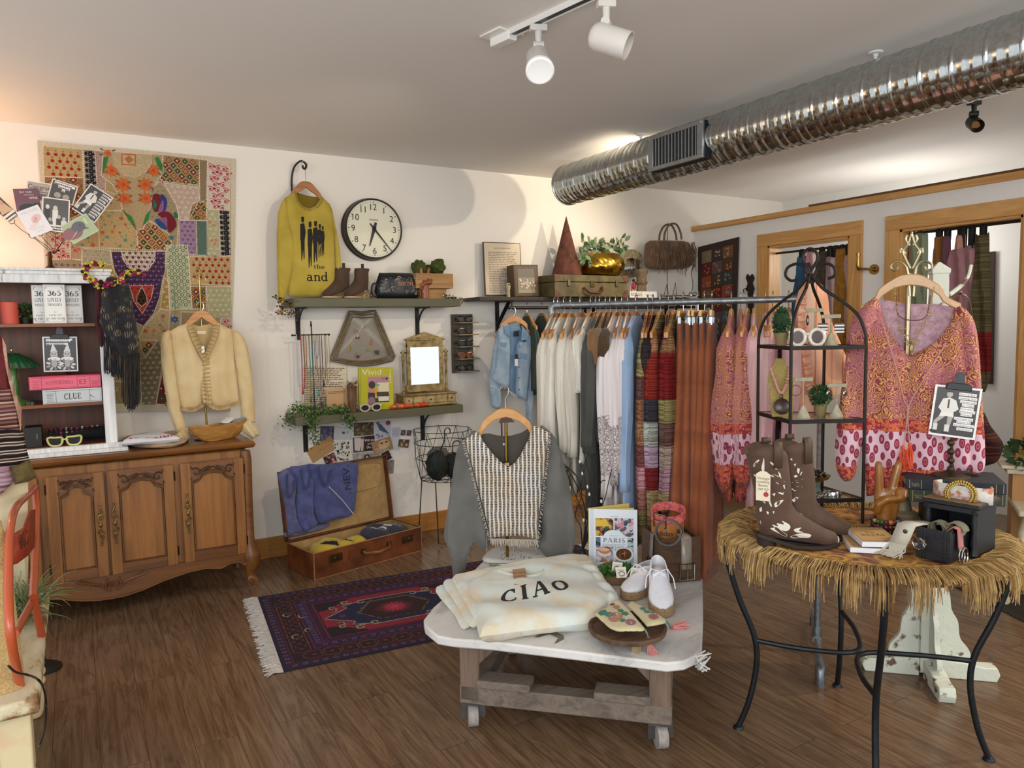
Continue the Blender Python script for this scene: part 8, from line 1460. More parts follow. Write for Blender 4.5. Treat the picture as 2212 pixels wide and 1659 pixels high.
m=MB();puff(m,[(fz(x,y,TZ).x,fz(x,y,TZ).y)for x,y in cx5(bez2([(430,410),(470,340),(600,300),(760,310),(860,370),(840,400),(650,420)],4,True))],zfr(TZ+.012),.012,.03,.014,folds(40,.003,30));bv2=bvh(m);o2=m.thing('folded_blouse','folded white blouse with dark dotted embroidery behind the mint pile','shirt',CLOTH('dedbd4'));q=random.Random(5)
Ps=[[(x+4*cos(k_*1.05),y+2*sin(k_*1.05))for k_ in range(6)]for x,y in[(q.uniform(540,780),q.uniform(320,385))for _ in range(60)]];drape_print(Ps,bv2,lambda x,y:fz(*cx5([(x,y)])[0],TZ+.02),(0,0,-1),name='dotted_embroidery',mat=C('5a5450'),parent=o2,cut=1)
# picture book
b0,b1=fz(1273,1219,TZ),fz(1377,1223,TZ);bu=(b1-b0).normalized();w_=(b1-b0).length;h=fp(1274,1099,b0,V((bu.y,-bu.x,0))).z-TZ;bf2=Fr((b0+b1)/2+V((0,0,h/2)),bu,(0,0,1));t=T('picture_book','white cookbook with food photos standing half open on the cart','book',(b0+b1)/2);p=Print(bf2);p.slab(w_,h,.004,'dfe4ea');X=lambda a:(a-.5)*w_;Y=lambda b:(.5-b)*h
p.rect(X(.02),Y(1),X(.1),Y(0),'cdd4dc');p.dashes(X(.45),Y(.135),X(.62),Y(.11),1,'9aa2a8');p.rect(X(.14),Y(.95),X(.92),Y(.15),'e9edf1')
for(a0,b0_,a1,b1_),bg,cols,n,sd in(((.14,.16,.51,.48),'4a4240',['c8a23c','2f5a4a','1f2a2c','b0643c','d8b04a'],40,1),((.53,.15,.92,.48),'b8cfdc',['d8b8c0','3a4a4c','c88a94','6a5458'],46,2),((.14,.66,.51,.95),'b8b4b8',['c86a4a','8a5a40','d8d4d6','6a7890'],20,3),((.53,.66,.92,.95),'aab0b4',['8a929a','c8ccd0'],14,4),((.8,.5,.92,.66),'8a9a9a',['3a5048','b8c4c8'],14,5),((.14,.5,.24,.66),'3a5468',['5a7484','20384a'],14,6)):p.rect(X(a0),Y(b1_),X(a1),Y(b0_),bg);k0=p.k;p.blobs(X(a0),Y(b1_),X(a1),Y(b0_),cols,n,.013,sd);p.k=k0+6
p.k+=50;p.poly([(X(.15),Y(.2)),(X(.36),Y(.17)),(X(.44),Y(.3)),(X(.14),Y(.31))],'d8b23c');p.disc(X(.32),Y(.78),.03,'d8d4d2',.017);p.disc(X(.32),Y(.74),.026,'c87a54',.014);p.disc(X(.32),Y(.72),.022,'dcb49a',.008);p.disc(X(.72),Y(.8),.042,'dfe1e2',.033);p.disc(X(.72),Y(.79),.034,'5a3a28',.026);k0=p.k;q=random.Random(4)
for i in range(26):p.k=k0;p.disc(X(.72)+q.uniform(-.024,.024),Y(.79)+q.uniform(-.016,.016),.006,q.choice(['b5542c','c88a3a','3a2a1c','7a2f20']),.002,6,q.uniform(0,180))
p.k+=6;p.rect(X(.24),Y(.66),X(.8),Y(.47),'dfe6e8');p.disc(X(.52),Y(.47),.045,'dfe6e8',.027);p.text('PARIS',X(.52),Y(.585),h*.075,'8a9498',True,w_*.46);p.dashes(X(.27),Y(.65),X(.77),Y(.6),2,'98a2a6',.4);p.text('BAKED IN',X(.52),Y(.475),h*.018,'9aa2a4',False,w_*.17);p.build('front_cover',t,r=.3)
sp=bf2 .p(-w_/2,0);bw=Matrix.Rotation(rad(32),3,'Z')@bu;bk2=Fr(sp,bw,(0,0,1));m=MB();m.fbox(bk2,0,-h/2,w_*.98,h/2+.002,-.006,-.002);m.build('back_cover',C('d8c066',.5),t);pg=Matrix.Rotation(rad(9),3,'Z')@bu;pf2=Fr(sp,pg,(0,0,1));m=MB();m.fbox(pf2,.002,-h/2+.003,w_*.95,h/2-.002,-.014,-.004);m.build('pages',C('e2cf86',.7),t)
# grass tray of rings, sneakers, round tray with purses, crate with belts, twigs
GT=fz(1345,1262,TZ);m=MB();m.box((GT.x,GT.y+.05,TZ+.022),(.19,.12,.044),cang+10);t=T('grass_tray','little wooden tray of fake grass holding ring cards','tray',(GT.x,GT.y+.05,TZ));m.build('tray',WOOD('8a6a44','5c4228',0,2,.7,3),t,bev=.004);leafball((GT.x,GT.y+.05,TZ+.046),.07,900,.018,2,3,(1.1,.85,.08)).build('grass',[M('5a8a3c',.7,0,.15,60),M('3f6a28',.7,0,.15,60)],t,kind='stuff')
for i,(px,py,r,lb)in enumerate(((1333,1225,-12,'ring card leaning at the left of the grass tray'),(1342,1236,20,'ring card in the middle of the grass tray'),(1372,1238,-25,'ring card at the right of the grass tray'))):c=fz(px,py+12,TZ+.05);f=facing(c+V((0,0,.022)),cang+r);p=Print(Fr(f.o,f.u,f.v-f.n*.5));p.slab(.042,.042,.001,'d6d0c4');p.dashes(-.015,.006,.015,.014,2,'9a948a');t=p.thing('ring_card',lb,'jewellery card','ring cards on the grass');m=MB();m.tube([p.fr.p(.012*cos(a),-.006+.009*sin(a),.004)for a in[2*pi*j/14 for j in range(14)]],.0016,6,closed=True);m.build('ring',METAL('a89468',.3),t)
CANV=M('e4e4ea',.85,0,.04,60,.2,400);JUTE=BANDS([(0,'b89a70'),(.5,'9a7c54')],1,.006,None,'jute',.002)
def sneaker(lb,toe,heel,zt=0,lift=0):
 a=fz(*toe,TZ);b=fz(*heel,TZ);d=V((a.x-b.x,a.y-b.y,0));L=.25;an=math.degrees(atan2(d.y,d.x));o=V((a.x,a.y,TZ))-d.normalized()*L;t=T('sneaker',lb,'shoe',o,'white sneakers with rope soles');c,s=cos(rad(an)),sin(rad(an));lf=lift/L;Wp=lambda x,z,y=0:o+V((c*x-s*y,s*x+c*y,z+lf*(L-x)))
 outl=[(L*u,k_)for u,k_ in((0,.012),(.03,.03),(.12,.037),(.3,.037),(.5,.041),(.7,.047),(.85,.044),(.95,.03),(1.0,.008))];ring=lambda z,g:[Wp(L/2+(x-L/2)*g,z,y*g)for x,y in outl]+[Wp(L/2+(x-L/2)*g,z,-y*g)for x,y in reversed(outl)]
 m=MB();m.loft([ring(.0,.97),ring(.006,1.03),ring(.028,1.03),ring(.034,1.0)],uvs=True);m.uv={i:(0,i//18*.03*.2+.001*(i//18))for i in range(len(m.v))};m.build('rope_sole',M('a98a62',.9,0,.2,120,.6,200),t);R=[]
 for u,hw,zt_,fl in((0.0,.014,.07,.6),(.03,.028,.088,.7),(.12,.034,.092,.8),(.25,.034,.088,.8),(.4,.036,.088,.75),(.52,.04,.082,.7),(.64,.044,.07,.65),(.78,.045,.058,.6),(.9,.036,.05,.5),(.97,.018,.042,.4),(1.0,.006,.036,.3)):R.append([Wp(L*u,.033+(zt_-.033)*max(0,sin(pi*j/12))**fl,-hw*cos(pi*j/12))for j in range(13)])
 m=MB();m.loft(R[3:],wrap=False,caps=False);m.build('toe_and_vamp',CANV,t,solid=.002);m=MB();hl=[]
 for i in range(17):th=pi/2+pi*i/16*1.0;u=.27+.27*cos(th)*1.0;hl.append((L*max(0,u)if i not in(0,16)else L*.42,.034*sin(th)if i not in(0,16)else(.036 if i==0 else-.036)))
 m.loft([[Wp(x,z,y*g)for x,y in hl]for z,g in((.032,1.02),(.06,1.0),(.088,.88),(.094,.82))],wrap=False,caps=False);m.build('heel_counter',CANV,t,solid=.003);m=MB()
 for i in range(5):u=.44+.065*i;zt_=.09-.011*i+.002;m.tube([Wp(L*u,zt_-.014,-.024),Wp(L*(u+.02),zt_,0),Wp(L*(u+.045),zt_-.016,.024)],.0026,6);m.tube([Wp(L*u,zt_-.014,.024),Wp(L*(u+.02),zt_+.001,0),Wp(L*(u+.045),zt_-.016,-.024)],.0026,6)
 for s_ in(-1,1):m.tube([Wp(L*.45,.094,s_*.004),Wp(L*.43,.1,s_*.03),Wp(L*.5,.075,s_*.05),Wp(L*.6,.05,s_*.055)],.002,6)
 m.build('laces',C('f0f0f2',.8),t)
sneaker('white lace up sneaker on a rope sole lying behind its pair',(1352,1298),(1445,1238));sneaker('white lace up sneaker on a rope sole propped in front with its toe to us',(1432,1336),(1412,1250),0,.06)
c=fz(1355,1352,TZ+.05);R_=(fz(1440,1352,TZ+.05)-fz(1270,1352,TZ+.05)).length/2;DW=WOOD('6d5138','443021',0,1.6,.6,4,.1);t=T('round_tray','round dark wooden tray on stubby feet at the front of the cart','tray',(c.x,c.y,TZ));m=MB();m.lathe((c.x,c.y,TZ),[(.001,.024),(R_*.8,.024),(R_*.97,.034),(R_,.046),(R_*.99,.052),(R_*.93,.052),(R_*.86,.044),(.001,.042)],48);m.build('tray_dish',DW,t)
for i in range(3):a=rad(250+120*i);m=MB();m.box((c.x+R_*.68*cos(a),c.y+R_*.68*sin(a),TZ+.013),(.024,.024,.026),20);m.build('foot',M('a48a64',.6),t)
k6b=300/1310;ZB=TZ+.062
def purse(lb,P,dz,cols,mot,tass):
 f=zfr(ZB+dz);Q=[(fz(x,y,ZB+dz).x,fz(x,y,ZB+dz).y)for x,y in CR(P,k6b,1240,1060)];m=MB();puff(m,Q,f,.007,.015,.01,folds(60,.002));bv=bvh(m);o_=m.thing('beaded_purse',lb,'purse',CLOTH('d8cfa6','cfc294',600),'embroidered purses on the round tray')
 for h,S_ in mot:drape_print([[(x+r*cos(2*pi*i/n),y+r*.62*sin(2*pi*i/n))for i in range(n)]for x,y,r,n in S_],bv,lambda x,y:fz(*CR([(x,y)],k6b,1240,1060)[0],ZB+dz),(0,0,-1),name='beaded_motif',mat=M(h,.5,0,.25,300),parent=o_,cut=1)
 m=MB();A=[fz(*q_,z)for q_,z in zip(CR(tass[:3],k6b,1240,1060),tass[3])];m.tube(bez(A,6),.003,6);m.build('cord',C('5a8a6a'),o_);m=MB();m.ball(A[-1],.007,8,1);q=random.Random(2);e=tass[4]
 for i in range(40):d=V((q.uniform(-1,1),q.uniform(-1,1),q.uniform(-1,1)))*.013;m.tube([A[-1],A[-1]+V(e)*.4+d*.6,A[-1]+V(e)+d*1.3],.0011,4)
 for p_ in m.v:p_.z=max(p_.z,TZ+.001)
 m.build('tassel',[C('d88a86',.8),C('b0503a')],o_)
purse('pink tasselled embroidered purse at the right of the round tray',[(500,1080),(540,1040),(700,1120),(868,1215),(862,1250),(690,1282),(600,1180)],.004,None,[('5a9a80',[(650,1130,30,7),(690,1160,36,5),(740,1165,20,6)]),('c87a8c',[(750,1210,50,9),(640,1195,40,8)]),('b08a3a',[(750,1208,16,7)])],[(868,1225),(890,1255),(920,1290),(ZB+.004,TZ+.03,TZ+.01),(.05,-.012,0)])
purse('cream embroidered purse with a pink tassel at the left of the round tray',[(190,1165),(300,1095),(415,1020),(540,1150),(668,1300),(655,1322),(420,1325),(340,1300)],.012,None,[('4f9078',[(270,1170,46,6),(330,1190,40,5),(440,1150,34,5),(480,1180,40,5),(350,1270,50,7),(300,1230,36,6),(460,1250,30,5)]),('c8907e',[(390,1215,72,11),(400,1115,34,8)]),('b07aa0',[(535,1265,52,10),(370,1195,30,8)]),('8a5a24',[(250,1140,18,6),(290,1120,18,6),(355,1090,20,6),(370,1085,16,6)]),('d0a850',[(395,1213,28,8),(535,1263,18,7)])],[(665,1305),(690,1350),(700,1388),(ZB+.012,ZB-.002,ZB-.02),(-.006,-.03,-.075)])
c0,c1=fz(1428,1262,TZ),fz(1514,1254,TZ);cu=(c1-c0).normalized();CW=(c1-c0).length;cv=V((-cu.y,cu.x,0));CH=fp(1430,1166,c0,-cv).z-TZ;cf2=Fr(c0,cu,(0,0,1));CRW=WOOD('5c4026','3a2614',0,1.4,.65,3,.15);t=T('wooden_crate','small dark wooden box draped with belts at the back of the cart','crate',c0+cu*CW/2+cv*.1);m=MB()
m.fbox(cf2,0,0,CW,CH,-.012,0);m.fbox(cf2,0,0,CW,CH,-.21,-.198);m.fbox(cf2,0,0,.012,CH,-.198,-.012);m.fbox(cf2,CW-.012,0,CW,CH,-.198,-.012);m.fbox(cf2,.012,CH-.03,CW-.012,CH-.018,-.198,-.012);m.build('box_sides',CRW,t,bev=.002);ct=cf2 .p(CW*.35,CH-.018,-.1)
def coil(lb,c,r,wd_,th,mt,tilt,rz,turns=1,text=None,buckle=None):
 A=Matrix.Rotation(rad(rz),3,'Z')@Matrix.Rotation(rad(tilt),3,'X');t=T('coiled_belt',lb,'belt',V(c)-V((0,0,r)),'belts on the dark box');m=MB();n=40*turns;R=[]
 for i in range(n+1):a=2*pi*turns*i/n;rr=r-th*1.3*i/40;R.append([V(c)+A@V((rr_*cos(a),rr_*sin(a),z))for rr_,z in((rr-th,-wd_/2),(rr,-wd_/2),(rr,wd_/2),(rr-th,wd_/2))])
 m.loft(R);m.build('strap',mt,t)
 if buckle:b=V(c)+A@V((r*cos(rad(buckle[0])),r*sin(rad(buckle[0])),0));ax=A@V((0,0,1));tg_=A@V((-sin(rad(buckle[0])),cos(rad(buckle[0])),0));m=MB();s_=wd_*.72;m.tube([b+ax*i*s_+tg_*j*s_*.95 for i,j in((-1,-1),(1,-1),(1,1),(-1,1))],.0035,8,closed=True);m.tube([b-tg_*s_*.9,b+tg_*s_*.9],.002,6);m.build('buckle',METAL(buckle[1],.25),t)
 return t,A
tl_,A_=coil('wide brown leather belt coil stamped with sports lettering under the pink belt',ct+V((.01,.0,.035)),.068,.06,.004,M('a4682e',.4,0,.12,20,coat=.3),0,cang,1)
P_,wd=word('adidas',False);m=MB();fa=rad(cang-90-8)
for q_ in P_:m.add([ct+V((.01,0,.018))+V((.0687*cos(fa+(a-wd/2)*.022/.068),.0687*sin(fa+(a-wd/2)*.022/.068),b*.022))for a,b in q_],[tuple(range(len(q_)))])
for i in(-1,0,1):m.add([ct+V((.01,0,.018))+V((.0687*cos(fa+.98+a),.0687*sin(fa+.98+a),z))for a,z in((i*.05-.02,.006),(i*.05+.02,.006),(i*.14+.05,.02+.004*(i==0)),(i*.14,.026+.006*(i==0)),(i*.14-.05,.02+.004*(i==0)))],[(0,1,2,3,4)])
m.build('stamped_lettering',C('1a1510'),tl_,smooth=0)
coil('coral pink patterned belt coil with a square gold buckle',ct+V((.015,.0,.095)),.072,.04,.003,M('d87464',.5,0,.2,55,h2='b84f66',lo=.45,hi=.52),14,cang,1,None,(245,'9c8a54'));coil('thin black belt coil leaning against the brown one',cf2 .p(CW*.16,CH+.03,.01),.056,.022,.003,C('1f1b1a',.3),78,cang-8,2)
t=T('clear_belt','clear vinyl belt with a silver buckle hanging down the front of the box','belt',cf2 .p(CW*.62,CH*.2,.01));m=MB();m.loft([[cf2 .p(CW*.62+s_,z,d)for s_ in(-.022,.022)]for z,d in((CH+.004,-.1),(CH+.006,-.01),(CH-.002,.004),(CH*.45,.006),(CH*.3,.008))],wrap=False,caps=False);bm_=NB('clear_vinyl');bm_.P(Base_Color=lin('cfc4b4'),Roughness=.15,Transmission_Weight=.6,Alpha=.6);m.build('strap',bm_.m,t,solid=.002);m=MB();zb=CH*.25;m.tube([cf2 .p(CW*.62+a,zb+b,.012)for a,b in((-.032,-.032),(.032,-.032),(.032,.032),(-.032,.032))],.0042,8,closed=True);m.tube([cf2 .p(CW*.62,zb+.032,.016),cf2 .p(CW*.62,zb-.03,.016)],.0025,6);m.build('buckle',METAL('c4c2ba',.2),t)
t=T('hanging_belt','grey belt end with a dark buckle hanging at the left of the box','belt',cf2 .p(-.01,.03,-.05));m=MB();m.loft([[cf2 .p(-.006-d,z,s_-.08)for s_ in(-.015,.015)]for z,d in((CH+.003,-.05),(CH+.003,.0),(CH*.5,.006),(CH*.3,.006))],wrap=False,caps=False);m.build('strap',C('6e6a66',.4),t,solid=.003);m=MB();m.tube([cf2 .p(-.016,CH*.3+b,-.08+a)for a,b in((-.024,-.03),(.024,-.03),(.024,.03),(-.024,.03))],.003,6,closed=True);m.build('buckle',METAL('4a4844',.4),t)
vb=fz(1258,1208,TZ);t=T('twig_vase','bundle of black twigs with a few white buds in a dark foot behind the book','twigs',vb);m=MB();m.lathe(vb,[(.001,0),(.038,0),(.036,.01),(.02,.022),(.012,.04)],20);m.build('vase_foot',M('2e2620',.6),t);m=MB();bd=MB();q=random.Random(21);vf=facing(vb,cang);ks=300/2212
TW=[[(590,1700),(640,1300),(560,900),(480,700),(330,300),(200,-60)],[(600,1700),(700,1200),(640,950),(520,560),(260,110)],[(610,1700),(640,900),(700,500),(620,100),(560,-120)],[(600,1700),(760,800),(750,400),(720,0)],[(600,1700),(560,1150),(470,960),(570,650),(480,350),(320,200)],[(610,1700),(900,800),(980,500),(1040,250)],[(600,1700),(700,900),(860,480),(940,430)],[(600,1700),(640,1100),(660,700),(600,300),(540,150)],[(610,1700),(780,900),(800,500),(780,150)],[(600,1700),(620,1200),(590,800),(440,430),(330,260)]]
for i,P in enumerate(TW):
 A=[vf.p(*vf.px(1180+x*ks,980+y*ks),.03*sin(i*2)*(1-j/5))for j,(x,y)in enumerate(P)];A[0]=vb+V((0,0,.035));m.tube(bez(A,6),[.0028]*6+[.0022]*((len(A)-1)*6-5),5)
 for j in range(2,len(A)-1):m.tube([A[j],A[j]+V((q.uniform(-.05,.05),q.uniform(-.03,.03),q.uniform(.02,.07)))],[.0016,.0008],4)
for x,y in((540,120),(580,310),(660,520),(690,640),(880,750),(660,880),(600,1050)):bd=MB();bd.ball(vf.p(*vf.px(1180+x*ks,980+y*ks),.01),(.005,.005,.009),8);bd.build('white_bud',C('dcd8cc',.8),t)
m.build('twigs',C('17120f',.7),t,kind='stuff')
# ================================================================== round fringed table and what stands on it
TC,TR,TT=V((2.326,1.557,0)),.467,.75;IR=M('2a2d30',.45,.6,.2,30)
t=T('iron_table','round wooden topped table on curved black iron legs','table',TC);m=MB();m.lathe(TC+V((0,0,TT-.022)),[(.001,0),(TR-.004,0),(TR,.006),(TR,.018),(TR-.006,.022),(.001,.022)],64);m.build('table_top',WOOD('7a5c3c','543c24',0,1,.5,3),t)
LA=[136,45,-49,-138];rz_=lambda a,r,z:TC+V((r*cos(rad(a)),r*sin(rad(a)),z))
for a in LA:m=MB();m.tube(bez([rz_(a,.41,.728),rz_(a,.445,.70),rz_(a,.45,.64),rz_(a,.41,.5),rz_(a,.355,.36),rz_(a,.345,.25),rz_(a,.37,.11),rz_(a,.405,.012)],5),.0105,10);m.lathe(rz_(a,.407,0),[(.001,0),(.02,0),(.018,.008),(.01,.014)],12);m.build('leg',IR,t)
for a,b in((136,45),(-49,-138)):
 d=rad(a+b)/2 if a>0 else rad(-93.5);k_=V((cos(d),sin(d),0));m=MB();m.tube(bez([rz_(a,.352,.34),rz_(a,.2,.33)+k_*-.03,TC+k_*.012+V((0,0,.325)),rz_(b,.2,.33)+k_*-.03,rz_(b,.352,.34)],8),.009,8);m.build('curved_stretcher',IR,t)
def brocade():
 b=NB('brocade');co=b.co();v=b.n('TexVoronoi',{'Vector':b.co(scale=(1,1,1),rot=(0,0,.5)),'Scale':17});w_=b.n('TexWave',{'Vector':co,'Scale':9,'Distortion':14,'Detail':3}).outputs[0];c=b.ramp(v.outputs[0],[(.1,'a87a34'),(.35,'7a4a26'),(.5,'c89a44'),(.7,'6a3a30')]);c=b.mix(b.ramp(w_,[(.4,'000000'),(.7,'b0b0b0')]),c,'b98b3c');b.P(Base_Color=c,Roughness=.75);b.bump(b.noise(co,300,2),.4,.003);return b.m
t=T('fringed_tablecloth','gold brown brocade cloth with long straw coloured fringe on the round table','tablecloth',TC+V((0,0,TT)));m=MB();m.lathe(TC+V((0,0,TT+.001)),[(.38,0),(.38,.003),(.001,.0035)],64);m.build('brocade_cloth',brocade(),t)
m=MB();m.tube([TC+V((r*cos(a),r*sin(a),TT+.005))for a in[2*pi*i/90 for i in range(90)]for r in[.372+.006*cos(a*30)]],.006,6,closed=True);m.build('braided_edge',M('a8803c',.9,0,.3,160,.6,160),t)
m=MB();q=random.Random(14)
for i in range(1500):
 a=2*pi*i/1500+q.uniform(-.01,.01);cl=.5+.5*sin(a*23+2*sin(a*5));rt=1 if-1.0<a-2*pi<.5 or a<.5 else 0;L=(.03+.075*cl)*q.uniform(.7,1.1)+(.04 if rt else 0);r0=q.uniform(.36,.39);j=q.uniform(-.05,.05);P=lambda r,z,k_:TC+V((r*cos(a+j*k_),r*sin(a+j*k_),z))
 if cl<.4 and not rt and q.random()<.75:L*=.25
 m.tube([P(r0,TT+.006,0),P(.43,TT+.012+q.uniform(0,.012),.6),P(TR+.006+.02*rt*q.random(),TT+.004,.8),P(TR+.013+.018*rt+q.uniform(-.004,.006),TT-L*.5,.9),P(TR+.011+q.uniform(-.004,.008),TT-L,1.0+q.uniform(-.1,.1))],[.0016,.0018,.0018,.0017,.001],3,q.randrange(3))
m.build('fringe',[M('b08c52',.9,0,.2,40),M('c9a872',.9,0,.2,40),M('916f3c',.9,0,.2,40)],t,kind='stuff');TS=TT+.006
# arched metal etagere
pr_,pb_=fz(1863,1130,TS),fz(1775,1100,TS);vz=lambda P,px,y:fp(px,y,P,V((AX_F.x,AX_F.y,0))).z
z2=vz(pr_,1866,905);pl_,pf_=fz(1637,889,z2),fz(1707,908,z2);z1=vz(pr_,1866,746);z3=vz(pb_,1778,1050)+.0;POS=[V((p.x,p.y,0))for p in(pl_,pf_,pr_,pb_)];EC=sum(POS,V())/4;BM=M('2c2520',.45,.6,.2,30);t=T('arched_etagere','black iron arched display stand with glass shelves on the round table','display stand',EC+V((0,0,TS)));ez=fp(1752,592,EC,V((AX_F.x,AX_F.y,0))).z
for P in POS:
 m=MB();d=lambda k_,z:EC+(P-EC)*k_+V((0,0,z));h=ez-z1;m.tube(bez([P+V((0,0,TS)),P+V((0,0,z1-.1)),P+V((0,0,z1)),d(.97,z1+h*.2),d(.84,z1+h*.42),d(.55,z1+h*.62),d(.25,z1+h*.78),d(.09,z1+h*.92),d(.02,ez)],5),.0058,8);m.build('post',BM,t)
for z,nm in((z1,1),(z2,1),(z3,1)):
 m=MB()
 for a,b in zip(POS,POS[1:]+POS[:1]):m.beam(a+V((0,0,z-.006)),b+V((0,0,z-.006)),.01,.014)
 s_=m.build('shelf_frame',BM,t);m=MB();Q=[p_+V((0,0,z))for p_ in POS];m.add(Q+[p_-V((0,0,.004))for p_ in Q],[(0,1,2,3),(7,6,5,4)]+[(i,(i+1)%4,4+(i+1)%4,4+i)for i in range(4)]);m.build('glass_shelf',GLASS('eef4f0'),s_,smooth=0)
ef=facing(EC,-48);m=MB();e3=lambda P:[ef.p(*ef.px(*p))for p in P]
for P in([(1752,612),(1748,595),(1742,578),(1722,570),(1702,578),(1697,595),(1708,606),(1718,605)],[(1756,612),(1760,592),(1772,575),(1790,570),(1803,580),(1802,596),(1788,602)],[(1752,600),(1746,580),(1735,562),(1738,545),(1750,537),(1763,545),(1766,560),(1756,578),(1750,586)],[(1754,600),(1744,592),(1741,580),(1747,570),(1752,582)]):m.tube(bez(e3(P),6),.0055,8)
m.build('scroll_finial',BM,t)
on=lambda px,z,f=0:(lambda w_:w_)(V((fp(px,800,EC-V((AX_F.x,AX_F.y,0))*f,V((AX_F.x,AX_F.y,0))).x,fp(px,800,EC-V((AX_F.x,AX_F.y,0))*f,V((AX_F.x,AX_F.y,0))).y,z)))
def topiary(lb,c,pr,pz,br,cone):t=T('topiary',lb,'plant',c,'potted topiaries on the glass shelves');m=MB();m.lathe(c,[(.001,0),(pr*.75,0),(pr,pz*.85),(pr*1.05,pz),(pr*.9,pz),(.001,pz*.9)],20);m.build('pot',M('6a7040',.8,0,.25,60,h2='8a6a4a'),t);k_=c+V((0,0,pz+br*(1.25 if cone else.8)));leafball(k_,br,420,.012,3,5,(.95,.95,1.35 if cone else 1),None,.5 if cone else 0).build('foliage',[M('2f5a2a',.6,0,.2,60),M('467a38',.6,0,.2,60),M('1f4220',.6,0,.2,60)],t,kind='stuff');m=MB();m.ball(k_,(br*.85,br*.85,br*(1.1 if cone else.85)),12);m.build('core',M('1f3a1c',.9),t)
topiary('cone shaped topiary in a mossy pot on the top glass shelf',on(1687,z1),.024,.048,.036,True);topiary('round ball topiary in a green pot on the middle glass shelf',on(1773,z2,.0),.024,.046,.036,False)
c=on(1743,z1,.05);sunglasses('sunglasses','round cream sunglasses with brown lenses on the top glass shelf',c,-42,.125,.062,'e4dccb','3c1c10','round',None,.07)
def tstand(lb,px,z,ybar,wpx,f,items,leth='a8a084'):
 c=on(px,z,f);g=facing(c,-45);zb_=vz(c,px,ybar)-z;w_=wpx*.0017;t=T('earring_stand',lb,'jewellery stand',c,'earring stands on the glass shelves');m=MB();m.lathe(c,[(.001,0),(.026,0),(.02,.014),(.006,.042),(.003,.046)],16);m.build('cone_base',M('b8ae94',.8,0,.15,60),t);m=MB();m.tube([c+V((0,0,.04)),c+V((0,0,zb_))],.0028,6);m.fbox(g,-w_/2,zb_-.006,w_/2,zb_+.008,-.004,.004);m.build('crossbar',M(leth,.6,0,.15,60),t,bev=.001)
 for s_,kd in items:
  o=g.p(s_*w_*.42,zb_-.006,.006);lb2={'sq':'black and white striped square earring','ov':'dark filigree oval earring','hp':'beaded gold hoop earring','sv':'round silver earring'}[kd]+(' hanging at the left of ' if s_<0 else' hanging at the right of ')+'the '+lb.split(' with ')[0].replace('earring stand','stand');tt=T('earring',lb2,'earring',o-V((0,0,.04)),'earrings on the glass shelf stands');m=MB();m.tube([o,o-V((0,0,.015))],.0008,4)
  if kd=='sq':
   for i in range(6):m.fbox(Fr(o,g.u,g.v),-.017,-.018-.006*(i+1),.017,-.018-.006*i,-.002,.002,1 if i%2 else 2)
  elif kd=='ov':m.ball(o-V((0,0,.03)),(.008,.004,.02),12,2);m.ball(o-V((0,0,.03))+g.n*.002,(.004,.003,.012),8,1)
  elif kd=='hp':
   for i in range(18):a=2*pi*i/18;m.ball(Fr(o,g.u,g.v).p(.019*cos(a),-.034+.019*sin(a)),.003,5,3)
  else:m.ball(o-V((0,0,.022)),(.012,.006,.013),12,4);m.ball(o-V((0,0,.022))+g.n*.005,(.006,.004,.007),8,2)
  m.build('earring_drop',[METAL('b8a888',.3),C('dedad2'),C('1c1a1a',.4),METAL('b89a6a',.4),METAL('c8ccd0',.2)],tt,smooth=40 if kd!='sq' else 0)
tstand('tall earring stand with one oval earring on the top glass shelf',1758,z1,671,36,-.02,((-1,'ov'),));tstand('earring stand with striped square earrings on the top glass shelf',1793,z1,684,40,.02,((-1,'sq'),(1,'sq')));tstand('earring stand with beaded hoops on the middle glass shelf',1736,z2,820,38,.05,((-1,'hp'),(1,'hp')));tstand('earring stand with silver earrings on the middle glass shelf',1808,z2,833,40,.04,((-1,'sv'),(1,'sv')))
c=on(1690,z2,.02);g=facing(c,-40);g=Fr(g.o,g.u,g.v-g.n*.22);zt=(vz(c,1690,772)-z2);BUR=M('a08c50',.9,0,.15,120,.4,300);t=T('necklace_bust','olive burlap necklace bust with a pink bead strand on the middle glass shelf','jewellery bust',c);m=MB();m.prism([(-.035,0),(.04,0),(.046,zt*.7),(.034,zt*.84),(.022,zt*.88),(.016,zt),(-.016,zt),(-.024,zt*.88),(-.036,zt*.84),(-.046,zt*.68)],g,-.006,0);m.beam(g.p(-.01,zt*.7,-.006),c+V((AX_F.x,AX_F.y,0))*.07,.03,.004);m.build('burlap_board',BUR,t,bev=.002)
m=MB();P=bez([g.p(-.036,zt*.82,.004),g.p(-.022,zt*.6,.007),g.p(-.004,zt*.4,.008),g.p(.014,zt*.5,.007),g.p(.034,zt*.82,.004)],7)
for i,p_ in enumerate(P):m.ball(p_,.0062,8,0)
m.ball(g.p(-.002,zt*.33,.01),(.008,.006,.012),8,1);m.lathe(g.p(0,zt*.17,.006),[(.001,0),(.03,0),(.03,.006),(.02,.011),(.001,.012)],20,2,ax=g.n);m.thing('bead_necklace','pink bead necklace with a big dark brown medallion on the burlap bust','necklace',[M('c88f86',.4,0,.15,90),METAL('6a5a48',.4),M('3a1f14',.3,0,.3,60)])
c=on(1762,z3,.02);t=T('pedestal_bowl','small gold bowl on a green stone foot heaped with jewellery','bowl',c);m=MB();m.lathe(c,[(.001,0),(.03,0),(.024,.014),(.02,.03),(.026,.045)],18);m.build('stone_foot',M('6c7c68',.6,0,.3,40),t);m=MB();zz=.05;m.lathe(c,[(.02,zz-.006),(.05,zz+.006),(.058,zz+.018),(.055,zz+.018),(.001,zz+.008)],28);m.build('bowl',METAL('a8904a',.35),t);m=MB();q=random.Random(3)
